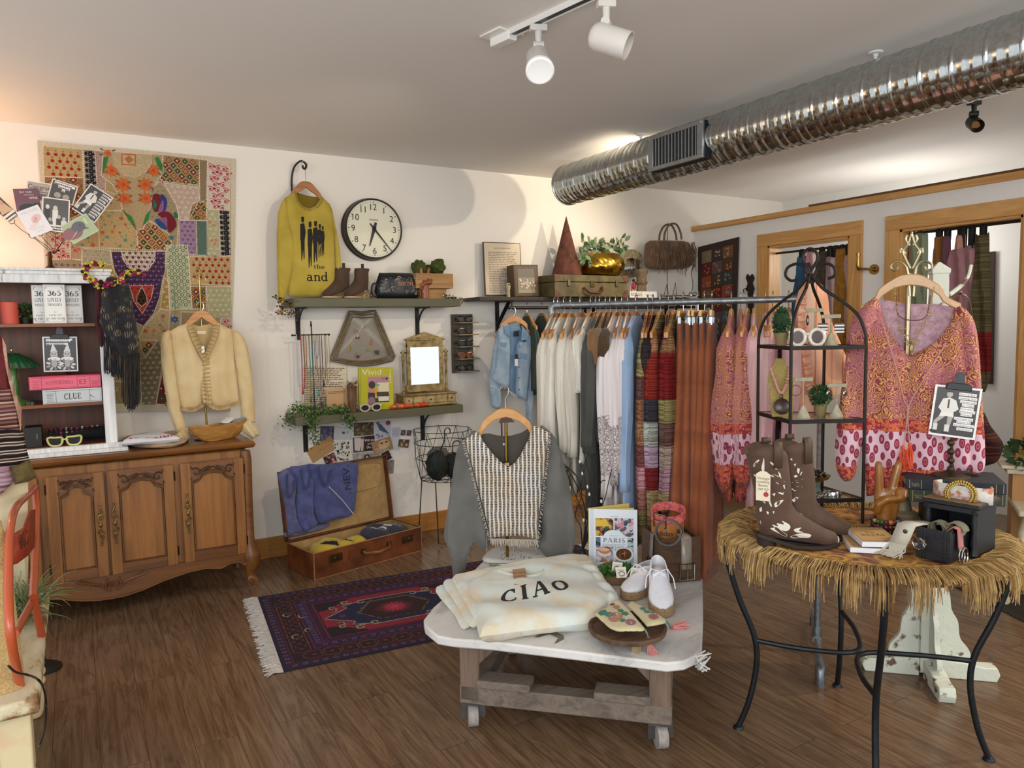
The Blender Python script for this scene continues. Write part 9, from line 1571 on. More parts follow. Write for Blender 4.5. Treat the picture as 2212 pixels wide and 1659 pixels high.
for i in range(60):a=q.uniform(0,6.3);r=q.uniform(0,.045);o=c+V((r*cos(a),r*sin(a),zz+.018+q.uniform(0,.022)*(1-r/.05)));n_=V((q.uniform(-1,1),q.uniform(-1,1),q.uniform(.2,1))).normalized();m.lathe(o,[(.006,0),(.008,.002),(.006,.004)],8,q.randrange(2),ax=n_)
m.build('loose_jewellery',[METAL('8a8680',.3),METAL('55504a',.35)],t,kind='stuff')
for i,(px,lb,h)in enumerate(((1752,'braided silver bracelet on the lowest glass shelf','c0c0be'),(1775,'silver chain bracelet on the lowest glass shelf','a8a8a6'),(1806,'wide silver cuff at the right of the lowest glass shelf','cacccc'))):o=on(px,z3+.006,.075);m=MB();m.tube([o+V((.026*cos(a),.02*sin(a),.003*sin(9*a)))for a in[2*pi*j/30 for j in range(30)]],.0045 if i<2 else.006,6,closed=True,flat=1 if i<2 else 2.2);m.thing('bracelet',lb,'bracelet',METAL(h,.25),'bracelets on the lowest shelf')
# western boots
WB=M('553a29',.7,0,.15,20,.1,90,sheen=.1);CR7=lambda P:CR(P,632/2212,1580,940)
def wboot(lb,heel,toe,inl,L,H,rings=True):
 a,b=fz(*heel,TS),fz(*toe,TS);d=(b-a);d.z=0;an=math.degrees(atan2(d.y,d.x));d.normalize();t=T('western_boot',lb,'boot',a,'brown western boots on the fringed cloth');u=boot(t,a,an,L,H,.066,.042,WB,M('2e1f18',.6),.052,.012,.03,lean=-.022);me=u.data;bv=BVHTree.FromPolygons([v.co+a for v in me.vertices],[tuple(p.vertices)for p in me.polygons]);dr=ray(1690 if len(inl)>12 else 1720,1080).normalized()
 drape_print([bez2(CR7(P),3,True)if len(P)>4 else CR7(P)for P in inl],bv,lambda x,y:EYE+ray(x,y)*(a.dot(AX_F)-.1),dr,.0025,'cream_inlay',C('d9d2c2',.7),t,1)
 for s_ in(-1,1):sd=V((-d.y,d.x,0))*s_;o=a+d*(.05)+V((0,0,H));m=MB();m.loft([[o+sd*(.052+k_)+d*w_*.014+V((0,0,z))for w_ in(-1,1)]for k_,z in((.004,-.07),(.005,-.01),(0,.012),(-.008,.014),(-.010,-.005))],wrap=False,caps=False);m.build('pull_strap',M('54402f',.6),t,solid=.003)
 R=me;m=MB();rim=[v.co+a for v in me.vertices][-20:];m.tube(rim,.0035,6,closed=True);m.build('pale_piping',C('d6cdb8',.7),t);return t,a,an
IN1=[[(215,240),(235,290),(240,240),(237,150),(225,190)],[(150,200),(185,165),(200,170),(170,200),(155,222)],[(290,180),(320,200),(310,215),(285,190)],[(330,225),(350,245),(325,240)],[(350,255),(370,280),(378,320),(360,300)],[(150,280),(200,280),(185,305),(155,295)],[(280,290),(330,285),(360,300),(310,305)],[(180,430),(230,350),(245,370),(200,430)],[(330,345),(400,340),(420,355),(350,362)],[(390,370),(420,365),(425,390),(400,400)],[(300,440),(330,435),(320,460)],[(195,490),(215,500),(250,520),(235,490),(260,475),(285,535),(300,540),(270,470),(220,480)],[(320,520),(350,500),(395,490),(370,520),(330,550)],[(345,430),(390,450),(400,425)],[(195,560),(215,545),(220,580),(200,590)],[(255,580),(275,590),(270,610),(258,600)],[(305,585),(320,580),(315,605)],[(180,650),(205,660),(210,690),(190,680)],[(285,720),(320,715),(300,690),(350,705),(340,680),(400,690),(380,660),(440,690),(450,720),(420,745),(380,740),(425,775),(410,790),(350,760),(310,740)],[(450,790),(500,770),(560,760),(620,775),(600,800),(540,800),(480,805)],[(480,730),(540,715),(520,740),(560,755),(500,755)]]
IN2=[[(440,160),(455,150),(460,175)],[(470,200),(490,195),(480,220)],[(500,230),(520,240),(510,280),(495,260)],[(470,295),(540,260),(530,285),(480,310)],[(450,350),(490,330),(545,320),(500,350)],[(450,400),(500,380),(540,385),(480,420)],[(450,490),(490,465),(510,470),(470,510)],[(515,600),(550,620),(540,650),(570,690),(530,680)],[(680,755),(740,735),(760,745),(700,770)]]
wboot('brown western boot with cream inlay behind, its toe past the front one',(1693,1172),(1814,1160),IN2,.265,.345);bt,ba,ban=wboot('brown western boot with cream inlay in front, carrying a paper tag',(1632,1184),(1782,1180),IN1,.275,.345)
g=facing(ba+(EYE-ba).normalized()*.085+V((0,0,.0)),-38);Q=PX(g,CR7([(240,385)]));f=Fr(g.p(*Q[0]),g.u+g.v*-.08,g.v);p=Print(f);w_,h=.044,.094;P=[(-w_/2,-h/2),(w_/2,-h/2),(w_/2,h*.4),(w_*.2,h/2),(-w_*.2,h/2),(-w_/2,h*.4)];p.mb.prism(P,f,-.001,0,p.mi('d8cdb2'));p.text('Vintage',0,h*.22,.009,'6a5c4a');p.text('cowboy',0,h*.1,.009,'6a5c4a');p.text('Boots',0,-h*.02,.009,'6a5c4a');p.text('size 6.5',0,-h*.13,.008,'6a5c4a');p.disc(w_*.2,-h*.28,.008,'a83038');p.stem([(w_*.2,-h*.2),(w_*.26,-h*.12)],.0012,'3a3a2a');p.thing('paper_tag','cream handwritten tag hanging on the front western boot','tag',None,.8)
# sketch pads, wooden hand, drawer box, books, trailing plant
def pad(lb,P,z,art):Q=[fz(*q_,z)for q_ in CR7(P)];u=Q[1]-Q[0];f=Fr(sum(Q,V())/4,u,V((-u.y,u.x,0)));w_,h=u.length,(Q[0]-Q[3]).length*.95;p=Print(f);p.slab(w_,h,.016,'e2e4ea');p.rect(-w_/2+.001,-h/2+.001,w_/2-.001,h/2-.001,'bf9a66');art(p,w_,h);return p.thing('sketch_pad',lb,'sketch pad','sketch pads on the fringed cloth',.6),f,w_,h
pad('lower sketch pad turned at an angle under the other one',[(810,755),(1130,770),(1190,845),(990,860)],TS+.016,lambda p,w,h:p.rect(-w*.44,-h*.4,w*.44,h*.42,'ad8a5c'))
o_,f,w_,h=pad('top sketch pad with a kraft cover and wire binding',[(905,690),(1180,695),(1245,818),(925,805)],TS+.036,lambda p,w,h:(p.rect(-w*.45,-h*.4,w*.45,h*.3,'6a4a2c'),p.rect(-w*.44,-h*.385,w*.44,h*.285,'c8a36c'),p.text('Artist',0,h*.08,h*.12,'3a2a1c',True,w*.26),p.text('Sketch Pad',0,-h*.1,h*.13,'3a2a1c',True,w*.62)))
m=MB()
for i in range(12):a=-w_*.45+w_*.9*i/11;m.tube([f.p(a,h*.42+.006*cos(k_),.001+.006*sin(k_))for k_ in[2*pi*j/10 for j in range(10)]],.001,4,closed=True)
m.build('wire_binding',METAL('6a6258',.4),o_)
hb=fz(1913,1150,TS);peace_hand('carved_hand','large golden brown wooden hand making a peace sign on the round table',hb,.255,-35,WOOD('9a6426','6d4214',2,.8,.3,3,.02,.4))
for j in range(3):
 q=random.Random(j);m=MB();cl=['2a1a14','4a2a1c','b0863c','4a5a8a','8a2430','c0803c','3a5a3a','2f8f9a','6a2a2a']
 for i in range(20):a=2*pi*i/20;m.ball(hb+V((.044*cos(a),.042*sin(a),.012+.017*j)),.0085,8,q.choice((0,0,1,8))if j<2 else q.randrange(9))
 m.thing('bead_bracelet',('dark wooden bead bracelet lowest on the carved hand','brown bead bracelet in the middle on the carved hand','multicoloured bead bracelet topmost on the carved hand')[j],'bracelet',[M(c_,.35,0,.1,50)for c_ in cl],'bracelets round the carved hand')
b0=fz(1978,1205,TS);b1=fz(2052,1222,TS);bu=(b1-b0);bu.z=0;DWd=bu.length;bu.normalize();bv_=V((-bu.y,bu.x,0));B=lambda a,b,z:V((b0 .x,b0 .y,TS))+bu*a+bv_*b+V((0,0,z));BLK2=M('17181c',.5,0,.3,30,h2='3a2f26',lo=.22,hi=.3);dang=math.degrees(atan2(bu.y,bu.x));BMx=Matrix.Rotation(rad(dang),3,'Z')
def bb(m,a0,b0_,z0,a1,b1_,z1_,mi=0):m.box(B((a0+a1)/2,(b0_+b1_)/2,(z0+z1_)/2),(abs(a1-a0),abs(b1_-b0_),abs(z1_-z0)),mi=mi,mat=BMx)
t=T('drawer_box','small black chest with its drawer pulled out on the round table','chest',B(DWd/2,.16,0));m=MB();HB2=.155
bb(m,-.025,.12,0,-.012,.27,HB2);bb(m,DWd+.012,.12,0,DWd+.025,.27,HB2);bb(m,-.012,.258,0,DWd+.012,.27,HB2);bb(m,-.025,.12,0,DWd+.025,.27,.012);m.build('case',BLK2,t,bev=.002);m=MB();bb(m,-.035,.11,HB2,DWd+.035,.28,HB2+.014);bb(m,-.03,.113,HB2-.018,DWd+.03,.125,HB2);m.build('lid_board',[BLK2],t,bev=.003);m=MB();bb(m,-.03,.112,HB2+.014,DWd+.03,.275,HB2+.016);m.build('worn_top',WOOD('8a6a42','5c4228',0,1.5,.6,3),t)
for a in(-.018,DWd+.018):m=MB();m.lathe(B(a,.122,.01),[(.012,0),(.008,.02),(.011,.04),(.007,.07),(.011,.1),(.008,.12),(.012,.14)],12);m.build('turned_column',BLK2,t)
m=MB();HD=.098;bb(m,0,0,.006,DWd,.012,HD);bb(m,0,.012,.006,.008,.2,HD-.006);bb(m,DWd-.008,.012,.006,DWd,.2,HD-.006);bb(m,.008,.012,.01,DWd-.008,.2,.016)
for z in(.024,.034,.07,.08):bb(m,-.001,-.003,z,DWd+.001,.0,z+.005)
for a in(.012,.022,DWd-.027,DWd-.017):bb(m,a,-.003,.008,a+.005,0,HD)
d_o=m.build('drawer',BLK2,t,bev=.001);m=MB();m.lathe(B(.02,-.002,.055),[(.008,0),(.007,.012),(.018,.016),(.02,.024),(.012,.03),(.001,.03)],8,ax=-bv_);m.build('glass_knob',GLASS('e8eaec',.1),d_o,smooth=0)
for i,(a,b,z,r,h,lb)in enumerate(((.04,.06,.092,.028,'7a7258','rolled khaki belt in the pulled out drawer'),(.085,.07,.094,.03,'8a8468','rolled tan striped belt in the pulled out drawer'))):m=MB();m.loft([[B(a,b,z)+V((cos(k_)*(r-.0006*j*8/10)*bu.x,cos(k_)*(r-.0006*j*8/10)*bu.y,sin(k_)*r*.8))+bv_*s_ for s_ in(-.02,.02)]for j,k_ in enumerate([2*pi*n_/16 for n_ in range(30)])],wrap=False,caps=False);m.thing('rolled_belt',lb,'belt',CLOTH(h,None,500),'belts in the drawer',solid=.002)
m=MB();m.loft([[B(a,b,z)for a in(-.055+k_,.0+k_)]for k_,b,z in((.03,.1,HD-.004),(.012,.02,HD+.006),(.0,-.006,HD+.002),(-.012,-.012,HD*.6),(-.02,-.018,HD*.36))],wrap=False,caps=False);t2_=T('lace_belt','white crochet belt with knotted fringe hanging over the drawer','belt',B(-.03,-.02,.0));LC=CLOTH('d6d0c0','bcb6a4',300,blot=60);m.build('lace_band',LC,t2_,solid=.003);m=MB();q=random.Random(4)
for i in range(46):a=-.075+.055*i/45;m.tube([B(a,-.018,HD*.38),B(a+q.uniform(-.012,.008),-.03,HD*.2),B(a-.012+q.uniform(-.018,.016),-.045+q.uniform(-.02,.01),.004)],[.002,.0022,.0016],4)
m.build('knotted_fringe',LC,t2_,kind='stuff');m=MB();m.lathe(B(-.028,-.011,HD*.82),[(.007,0),(.007,.002),(.001,.003)],12,ax=-bv_);m.build('metal_stud',METAL('6a6458',.3),t2_)
t=T('pink_strap','pink patterned belt with silver rings hanging over the drawer side','belt',B(DWd+.02,.05,.01));m=MB();m.loft([[B(a,b,z)for b in(.03,.065)]for a,z in((DWd-.03,HD-.01),(DWd-.008,HD+.012),(DWd+.006,HD+.008),(DWd+.01,HD*.55),(DWd+.014,HD*.42))],wrap=False,caps=False);m.build('strap',CLOTH('d0968e','9a4a4a',300,blot=60),t,solid=.003)
for k_ in(0,.008):m=MB();m.tube([B(DWd+.014+k_,.047+.022*cos(a),HD*.24+.026*sin(a))for a in[2*pi*j/18 for j in range(18)]],.0025,6,closed=True);m.build('ring',METAL('c8c8c4',.2),t)
gc=B(DWd*.55,.19,HB2+.03);t=T('beaded_buckle_belt','floral belt with a big gold bead ring buckle on the black chest','belt',B(DWd*.5,.2,HB2+.016));m=MB();R=facing(gc,dang);m.loft([[R.p(a,s_,d_)for s_ in(-.024,.028)]for a,d_ in((-.075,-.03),(-.085,0),(-.06,.022),(-.02,.03),(.03,.028),(.07,.02),(.085,-.0),(.07,-.03))],wrap=False,caps=False,uvs=True);m.build('belt_band',CLOTH('d8d4cc','c07a5a',300,blot=30,lo=.4,hi=.5),t,solid=.006);m=MB();f=Fr(R.p(.01,.004,.04),R.u,R.v-R.n*.25)
for k_,r in((0,.044),(1,.036)):
 for i in range(34):a=2*pi*(i+.5*k_)/34;m.ball(f.p(r*cos(a),r*.92*sin(a),.004*k_),.0048,6)
m.build('gold_bead_ring',METAL('d0b45c',.3),t)
bk=V((2.64,1.43,0));zb=fp(2060,1076,bk,V((AX_F.x,AX_F.y,0))).z;m=MB();m.box((bk.x,bk.y,(TS+zb)/2),(.17,.2,zb-TS),-52);m.thing('riser_box','dark plain box under the two old books','box',M('1c1612',.7),bev=.004);zt=fp(2060,1050,bk,V((AX_F.x,AX_F.y,0))).z;h2_=zt-zb
for i,(z,h,w_,c1,c2,lb,dr)in enumerate(((zb,h2_,.29,'2c3a2c','5c5140','dark green old book under the navy one',2),(zt,.036,.30,'20242c','6a5e50','navy cloth bound old book on top carrying the photo stand',-1))):
 f=facing(bk+V((0,0,z)),-52+dr);t=T('old_book',lb,'book',bk+V((0,0,z)),'old books behind the black chest');m=MB();m.fbox(f,-w_/2+.004,.004,w_/2-.004,h-.004,-.11,.085);m.build('pages',C('a89878',.8),t);m=MB();CV=M(c1,.7,0,.1,40);m.fbox(f,-w_/2,0,w_/2,.004,-.115,.09);m.fbox(f,-w_/2,h-.004,w_/2,h,-.115,.09);m.fbox(f,-w_/2,0,w_/2,h,.086,.092);m.build('cover',CV,t,bev=.002);p=Print(Fr(f.p(0,h/2,.092),f.u,f.v))
 for a in(-.46,-.34,.4,.47):p.rect(w_*a-.001,-h*.42,w_*a+.001,h*.42,'a08a50')
 p.text('TALES',-w_*.40,-h*.2,h*.3,'9a8450',True,w_*.08);p.build('gilt_lettering',t)
def a_sorry(p,w,h):
 p.rect(-w/2+.007,-h/2+.007,w/2-.007,h/2-.007,'3a3836');person_bw(p,w*.95,h*.98,-.17)
 for(y,x0,x1,tx)in((.36,.03,.40,'Sorry for'),(.285,.03,.42,'taking my'),(.215,.07,.42,'pants off'),(.15,.12,.38,'at your'),(.08,.1,.38,'Gender'),(.025,.09,.42,'Reveal'),(-.035,.12,.36,'Party.'),(-.12,.0,.4,'I thought we'),(-.18,.06,.36,'were all'),(-.245,.0,.44,'participating.'),(-.32,.08,.42,'Apologies.')):p.rect(w*x0,h*(y-.026),w*x1,h*(y+.03),'e6e3de');p.text(tx,w*(x0+x1)/2,h*(y-.014),h*.03,'2a2826',False,w*(x1-x0)*.9)
pz=bk+V((0,0,zt+.036));cpl=bk+bu*0+(EYE-bk).normalized()*.03;f0=facing((cpl.x,cpl.y,0),-56);ca_,cb_=f0 .px(2063,890);(xa,_),(xb,_)=f0 .px(2008,890),f0 .px(2112,890);(_,ya),(_,yb)=f0 .px(2063,836),f0 .px(2063,944)
clipstand('bronze beaded clip stand holding the sorry card on the stack of old books',pz,f0 .p(ca_,cb_),(xb-xa)*.98,(ya-yb)*1.02,-56,-6,a_sorry,0,True,'4a3e2c')
vp=lambda x,y,k_=0:fp(x,y,bk-V((AX_F.x,AX_F.y,0))*(.0+k_),V((AX_F.x,AX_F.y,0)))
vine('trailing green succulent spilling from the old books over the fringe','trailing_plant',[[vp(2075,1068),vp(2095,1075),vp(2115,1100,.1),vp(2130,1150,.14),vp(2140,1168,.16)],[vp(2080,1066),vp(2085,1085),vp(2100,1125,.12),vp(2112,1165,.16)],[vp(2075,1072),vp(2092,1105,.06),vp(2105,1170,.14)],[vp(2085,1068),vp(2110,1080,.02),vp(2125,1110,.1),vp(2120,1160,.14)]],.013,[M('5c7a34',.5,0,.15,60),M('7a9a4c',.5,0,.15,60)],6,100,.011)
# ================================================================== right: scarves in the openings, coat rack, paisley blouse, cabinet corner
RX=PART+.07;sf2=Fr((RX,0,0),(0,-1,0),(0,0,1))
for nm,O,py in(('curtain_rod',O1,(1700,545)),('curtain_rod',O2,(2080,492))):
 z=fx(*py,RX).z;m=MB();m.tube([(RX,O[0]+.02,z),(RX,O[1]-.02,z)],.009,10);m.thing(nm,'thin black rod of hanging scarves in the '+('square wall opening' if O is O1 else'doorway'),'curtain rod',IRON);RZ1=z
 for i,(lb,x0,x1,y0,x2,x3,y1,mt)in enumerate(((('blue',1722,1742,556,1702,1742,760,CLOTH('2f5a80','254a6c')),('rose pink',1744,1758,545,1740,1760,720,CLOTH('c08a90')),('dark brown lace',1764,1788,545,1762,1788,720,CLOTH('4f4436','3a3026',200,blot=40)),('mauve grey',1786,1800,556,1786,1804,740,CLOTH('9a8488')),('pale pink',1794,1816,556,1796,1816,740,CLOTH('cdb4b0','b89a98')),('ochre',1808,1830,540,1802,1828,800,CLOTH('a8782c','8c5f20',200,blot=30)),('blush',1822,1842,552,1822,1842,700,CLOTH('c4a4a4')))if O is O1 else(('deep red',1946,1966,535,1940,1964,690,CLOTH('8c2a24')),('pale sage',1966,2008,508,1968,2000,690,CLOTH('8f967a','767e62')),('amber',2018,2040,512,2004,2030,690,CLOTH('9a6428','7f4f1e')),('plum',2038,2056,512,2028,2052,690,CLOTH('6a4450')),('salmon dotted',2064,2088,508,2050,2092,700,CLOTH('c4907e','b07a68',200,blot=60)),('dusty rose',2050,2112,540,2030,2090,680,CLOTH('b08084','9a6c72')),('taupe',2086,2112,530,2070,2105,700,CLOTH('8a7a70')),('olive bandhani',2108,2140,510,2102,2142,815,BANDS([(0,'7a1f22'),(.12,'5f5a40'),(.5,'6a654a'),(.6,'5a543c')],1,2.0,'c8c0a0','olv',.01,.42))))):
  A=PX(sf2,[(x0,y0),(x1,y0),(x3,y1),(x2,y1)]);t=T('hanging_scarf',lb+' scarf tied on the rod in the '+('square wall opening' if O is O1 else'doorway'),'scarf',sf2 .p((A[2][0]+A[3][0])/2,A[2][1]),'scarves on the rods');xm=(A[0][0]+A[1][0])/2;w_=(A[1][0]-A[0][0])/2;m=MB();puff(m,bez2([(xm-w_*.6,A[0][1]),(xm+w_*.6,A[0][1]),(A[1][0],A[0][1]-.06),A[2],A[3],(A[0][0],A[0][1]-.06)],3,True),sf2,.02,.02,.014,folds(90,.01,6,i),c=.012*(i%2));m.build('scarf_cloth',mt,t);m=MB();m.loft([[sf2 .p(xm+s_*.016,zz,d_)for s_ in(-1,1)]for zz,d_ in((A[0][1]-.02,.012),(z-.01,.014),(z+.011,0),(z-.01,-.014),(A[0][1]-.02,-.012))],wrap=False,caps=False);m.build('black_tab',C('131112',.8),t,solid=.003)
def quilt(name,lb,f,P,seed,th=.012):
 Q=PX(f,P);p=Print(f);p.mb.prism(Q,f,0,th,p.mi('35241f'));p.base=th;A,B_,D,E_=[V(q_)for q_ in(Q[0],Q[1],Q[-2],Q[-1])];q=random.Random(seed);n,r=3,7
 for i in range(n):
  for j in range(r):
   a0,a1,b0_,b1_=.1+.8*i/n,.1+.8*(i+1)/n-.015,.06+.88*j/r,.06+.88*(j+1)/r-.008;pt=lambda a,b:(A.lerp(B_,a)).lerp(E_.lerp(D,a),b)[:];p.k=2;p.poly([pt(a0,b0_),pt(a1,b0_),pt(a1,b1_),pt(a0,b1_)],q.choice(['5a1c18','6a4a26','3a2c30','7a6a48','4a3420','8a3a20','54484c','2c3a3a']));p.k=3;h=q.choice(['a8985c','c0b8a0','b8642c','5a8a94','8a7a58','9a8a78'])
   for k_ in range(7):x,y=pt(a0+(a1-a0)*q.uniform(.15,.85),b0_+(b1_-b0_)*q.uniform(.15,.85));p.disc(x,y,.012,h,.006,7,q.uniform(0,180))
 return p.thing(name,lb,'wall hanging',None,.9)
quilt('patchwork_hanging','small dark patchwork hanging on the partition left of the square opening',Fr((PART-.016,0,0),(0,-1,0),(0,0,1)),[(1510,534),(1550,520),(1597,512),(1592,730),(1510,745)][0:1]+[(1597,512),(1590,735),(1510,748)],3);quilt('patchwork_hanging','dark patchwork hanging on the far wall seen through the doorway',Fr((5.985,0,0),(0,-1,0),(0,0,1)),[(2040,556),(2151,543),(2146,830),(2044,815)],8)
c=fx(1889,582,PART);BRZ=METAL('a88a48',.28);t=T('pipe_hook','brass pipe fitting hook on the white partition','hook',c);m=MB();m.lathe(c,[(.001,.008),(.036,.008),(.036,0)],24,ax=(-1,0,0));m.lathe(c,[(.016,.02),(.018,.006)],16,ax=(-1,0,0));m.build('wall_flange',BRZ,t);L=c.x-c.y*fy(1856,582,c.y).x/c.y;e=c+V((-L,0,0));m=MB();m.tube([c,e],.010,12);m.build('arm',BRZ,t);m=MB();m.tube(bez([e+V((.02,0,0)),e+V((-.004,0,.002)),e+V((-.012,0,.022)),e+V((-.012,0,.05))],4),.014,12);m.tube([e+V((-.012,0,.05)),e+V((-.012,0,.1))],.010,12);m.tube([e+V((-.012,0,.085)),e+V((-.012,0,.108))],.014,12);m.build('elbow_tip',BRZ,t)
f=Fr((PART-.012,0,0),(0,-1,0),(0,0,1));m=MB();P=PX(f,[(1621,598),(1626,592),(1630,600),(1626,612),(1630,622),(1626,640),(1630,655),(1628,690),(1616,690),(1614,655),(1618,640),(1613,625),(1617,612),(1613,600),(1616,592)]);m.prism(P,f,0,.012);m.tube([f.p(*q_,.014)for q_ in PX(f,[(1616,622),(1608,626),(1610,634)])],.004,6);m.thing('figure_hook','dark cut metal figure hook on the partition above the rail','hook',M('2a241c',.6,.3),smooth=0)
# peeling coat rack
PEEL=M('d2d6c6',.6,0,.1,16,.4,30,h2='6d5440',lo=.36,hi=.42);cb0=fz(2004,1455,0);t=T('coat_rack','tall peeling white coat rack with a cross shaped base behind the round table','coat rack',cb0);zt=fp(2040,566,cb0,V((AX_F.x,AX_F.y,0))).z;ra=math.degrees(atan2(fz(2150,1468,0).y-cb0 .y,fz(2150,1468,0).x-cb0 .x));m=MB();R4=lambda z,a:[cb0+Matrix.Rotation(rad(ra),3,'Z')@V((sx*a,sy*a,z))for sx,sy in((-1,-1),(1,-1),(1,1),(-1,1))]
m.loft([R4(.02,.04),R4(.5,.04),R4(.51,.032),R4(zt-.05,.029),R4(zt-.045,.033),R4(zt-.03,.033),R4(zt,.003)]);m.build('post',PEEL,t,smooth=10)
for i in range(4):
 d=Matrix.Rotation(rad(ra+90*i),3,'Z')@V((1,0,0));g=Fr(cb0+d.cross(V((0,0,1)))*-.03,d,(0,0,1));m=MB();m.prism([(.04,0),(.25,0),(.262,.03),(.25,.06),(.2,.058),(.14,.07),(.04,.078)],g,0,.06);m.build('foot_beam',PEEL,t,bev=.004);m=MB();m.prism(bez2([(.04,.075),(.145,.08),(.15,.12),(.115,.17),(.105,.24),(.08,.29),(.07,.36),(.04,.41)],4),Fr(g.o+g.n*.02,g.u,g.v),0,.02);m.build('bracket_panel',PEEL,t)
hk=lambda x,y:fp(x,y,cb0,V((AX_F.x,AX_F.y,0)));m=MB();m.tube(bez([hk(2052,636),hk(2070,622),hk(2090,600),hk(2098,572)],5),[.009]*10+[.006]*6,8);m.build('coat_hook',PEEL,t);m=MB();m.tube(bez([hk(2056,640),hk(2076,630),hk(2082,660),hk(2078,760),hk(2086,900)],5),.007,6,flat=.3);m.tube(bez([hk(2058,640),hk(2092,645),hk(2110,760),hk(2120,880)],5),.007,6,flat=.3);wb=T('woven_bag','dark brown woven bag hanging from the coat rack behind the paisley blouse','handbag',hk(2110,1010));m.build('strap',M('4a2a1a',.5),wb);f=facing((cb0 .x,cb0 .y,0),-58);m=MB();puff(m,PX(f,bez2([(2075,880),(2120,885),(2140,920),(2166,955),(2165,975),(2150,1000),(2100,1005),(2070,960)],4,True)),f,.06,.05,.02);m.build('bag_body',BANDS([(0,'4a2418'),(.5,'35180f')],1,.012,'9a7060','woven',.01),wb)
# paisley blouse on a silver stand
SP=V((2.60,1.585,0));pf3=facing(SP,-54);px3=lambda P:PX(pf3,P);SIL=METAL('b4a888',.3);cx_,zt=px3([(1966,505)])[0];bs=pf3 .p(cx_,TS);t=T('garment_stand','silver scroll topped garment stand on the round table','garment stand',bs);m=MB();m.lathe(bs,[(.001,0),(.07,0),(.07,.01),(.05,.02),(.05,.03),(.03,.04),(.022,.08),(.012,.09)],24);m.build('base',M('b0a482',.5,.2,.15,30),t);m=MB();m.tube([bs+V((0,0,.08)),pf3 .p(cx_,px3([(1966,590)])[0][1],-.01)],.009,10);m.build('pole',SIL,t);m=MB();sc3=lambda P:m.tube(bez([pf3 .p(*q_,.0)for q_ in px3(P)],6),.0042,8)
for s_ in(-1,1):X3=lambda P:[(1969+s_*a,b)for a,b in P];sc3(X3([(4,640),(8,590),(14,572),(28,564),(42,570),(44,580),(34,584),(28,576)]));sc3(X3([(2,580),(14,556),(18,542),(8,528),(2,510)]));sc3(X3([(12,548),(22,536),(24,546)]));sc3(X3([(3,530),(12,518),(10,508)]))
m.ball(pf3 .p(*px3([(1969,508)])[0]),(.006,.006,.016),8);m.build('scroll_finial',SIL,t)
hc=px3([(1966,592)])[0];t=T('clothes_hanger','thick honey coloured hanger under the paisley blouse','hanger',pf3 .p(*hc));hang_parts(t,Fr(pf3 .p(*hc,.004),pf3 .u,pf3 .v),.32,WOOD('c69a5e','ad7f44',0,1.2,.35,2,.02,.3),False,.11)
zb3=px3([(1960,930)])[0][1];PB3=PAISLEY(zb3,-1);t=T('paisley_blouse','orange and mauve paisley blouse with tassel ties displayed on the silver stand','blouse',pf3 .p(cx_,px3([(1960,1050)])[0][1]));m=MB();puff(m,px3(bez2([(1897,652),(1960,656),(2062,664),(2060,720),(1990,790),(1940,780),(1890,720)],3,True)),pf3,.004,.02,.02,folds(60,.003),c=-.02);m.build('inner_lining',CLOTH('c4a4ac','a8808c',300,blot=50),t)
bd3=[(1897,648),(1870,672),(1860,760),(1858,860),(1860,960),(1872,1072),(1930,1064),(1990,1050),(2060,1024),(2112,1012),(2114,900),(2108,780),(2100,690),(2062,662),(2052,700),(2020,740),(1966,770),(1930,730),(1910,690)];m=MB();puff(m,px3(bd3),pf3,.035,.05,.012,folds(62,.010,3,4,2),c=.0);m.build('body',PB3,t)
for P,k_ in(([(1897,648),(1860,666),(1836,700),(1826,780),(1812,880),(1803,970),(1808,1015),(1824,1038),(1845,1028),(1856,980),(1872,900),(1876,780)],1),([(2066,664),(2098,684),(2112,740),(2120,860),(2126,960),(2124,1012),(2098,1022),(2086,980),(2080,860),(2076,760)],2)):m=MB();puff(m,px3(bez2(P,3,True)),pf3,.035,.035,.012,folds(55,.010,6,k_),c=.015);m.build('sleeve',PB3,t)
m=MB()
for P in([(1905,700),(1930,780),(1950,860),(1958,880),(1950,960)],[(2040,740),(1990,820),(1960,880),(1962,955)]):m.tube(bez([pf3 .p(*q_,.05)for q_ in px3(P)],6),.0022,6)
m.build('tie_cords',CLOTH('cf9c92'),t)
for x,y in((1948,962),(1963,956)):
 m=MB();q=random.Random(x);o=pf3 .p(*px3([(x,y)])[0],.052);m.ball(o,.008,8)
 for i in range(26):m.tube([o,o+V((q.uniform(-.012,.012),q.uniform(-.012,.012),-.03)),o+V((q.uniform(-.016,.016),q.uniform(-.014,.014),-.085))],.0014,4)
 m.build('orange_tassel',C('dc5630',.8),t)
def neck3(lb,P,r,h,pend,bars=0):
 m=MB();Z=bez([pf3 .p(*q_,.05 if 1 else 0)for q_ in px3(P)],8);m.tube(Z,.0012,5)
 for i,p_ in enumerate(Z):
  m.ball(p_,r,6)
  if bars and 8<i<len(Z)-8 and i%4==0:m.tube([p_-pf3 .u*.016+pf3 .v*.004,p_+pf3 .u*.016],.002,5)
 if pend:o=pf3 .p(*px3([pend])[0],.052);m.ball(o,(.009,.006,.022),10);m.ball(o+V((0,0,-.02)),.009,8);m.ball(o+V((0,0,.02)),.007,8);m.tube([o,o+V((0,0,-.12))],.0016,5)
 m.thing('necklace',lb,'necklace',METAL(h,.4,.7),'necklaces on the paisley blouse')
neck3('short dark red bead necklace on the paisley blouse',[(1934,640),(1938,680),(1966,692),(1996,684),(2006,640)],.0026,'6a3030',None);neck3('long gold spike necklace with a figure pendant on the paisley blouse',[(1930,622),(1938,690),(1952,725),(1966,745),(1982,720),(2002,680),(2014,622)],.003,'9a8458',(1966,752),1)
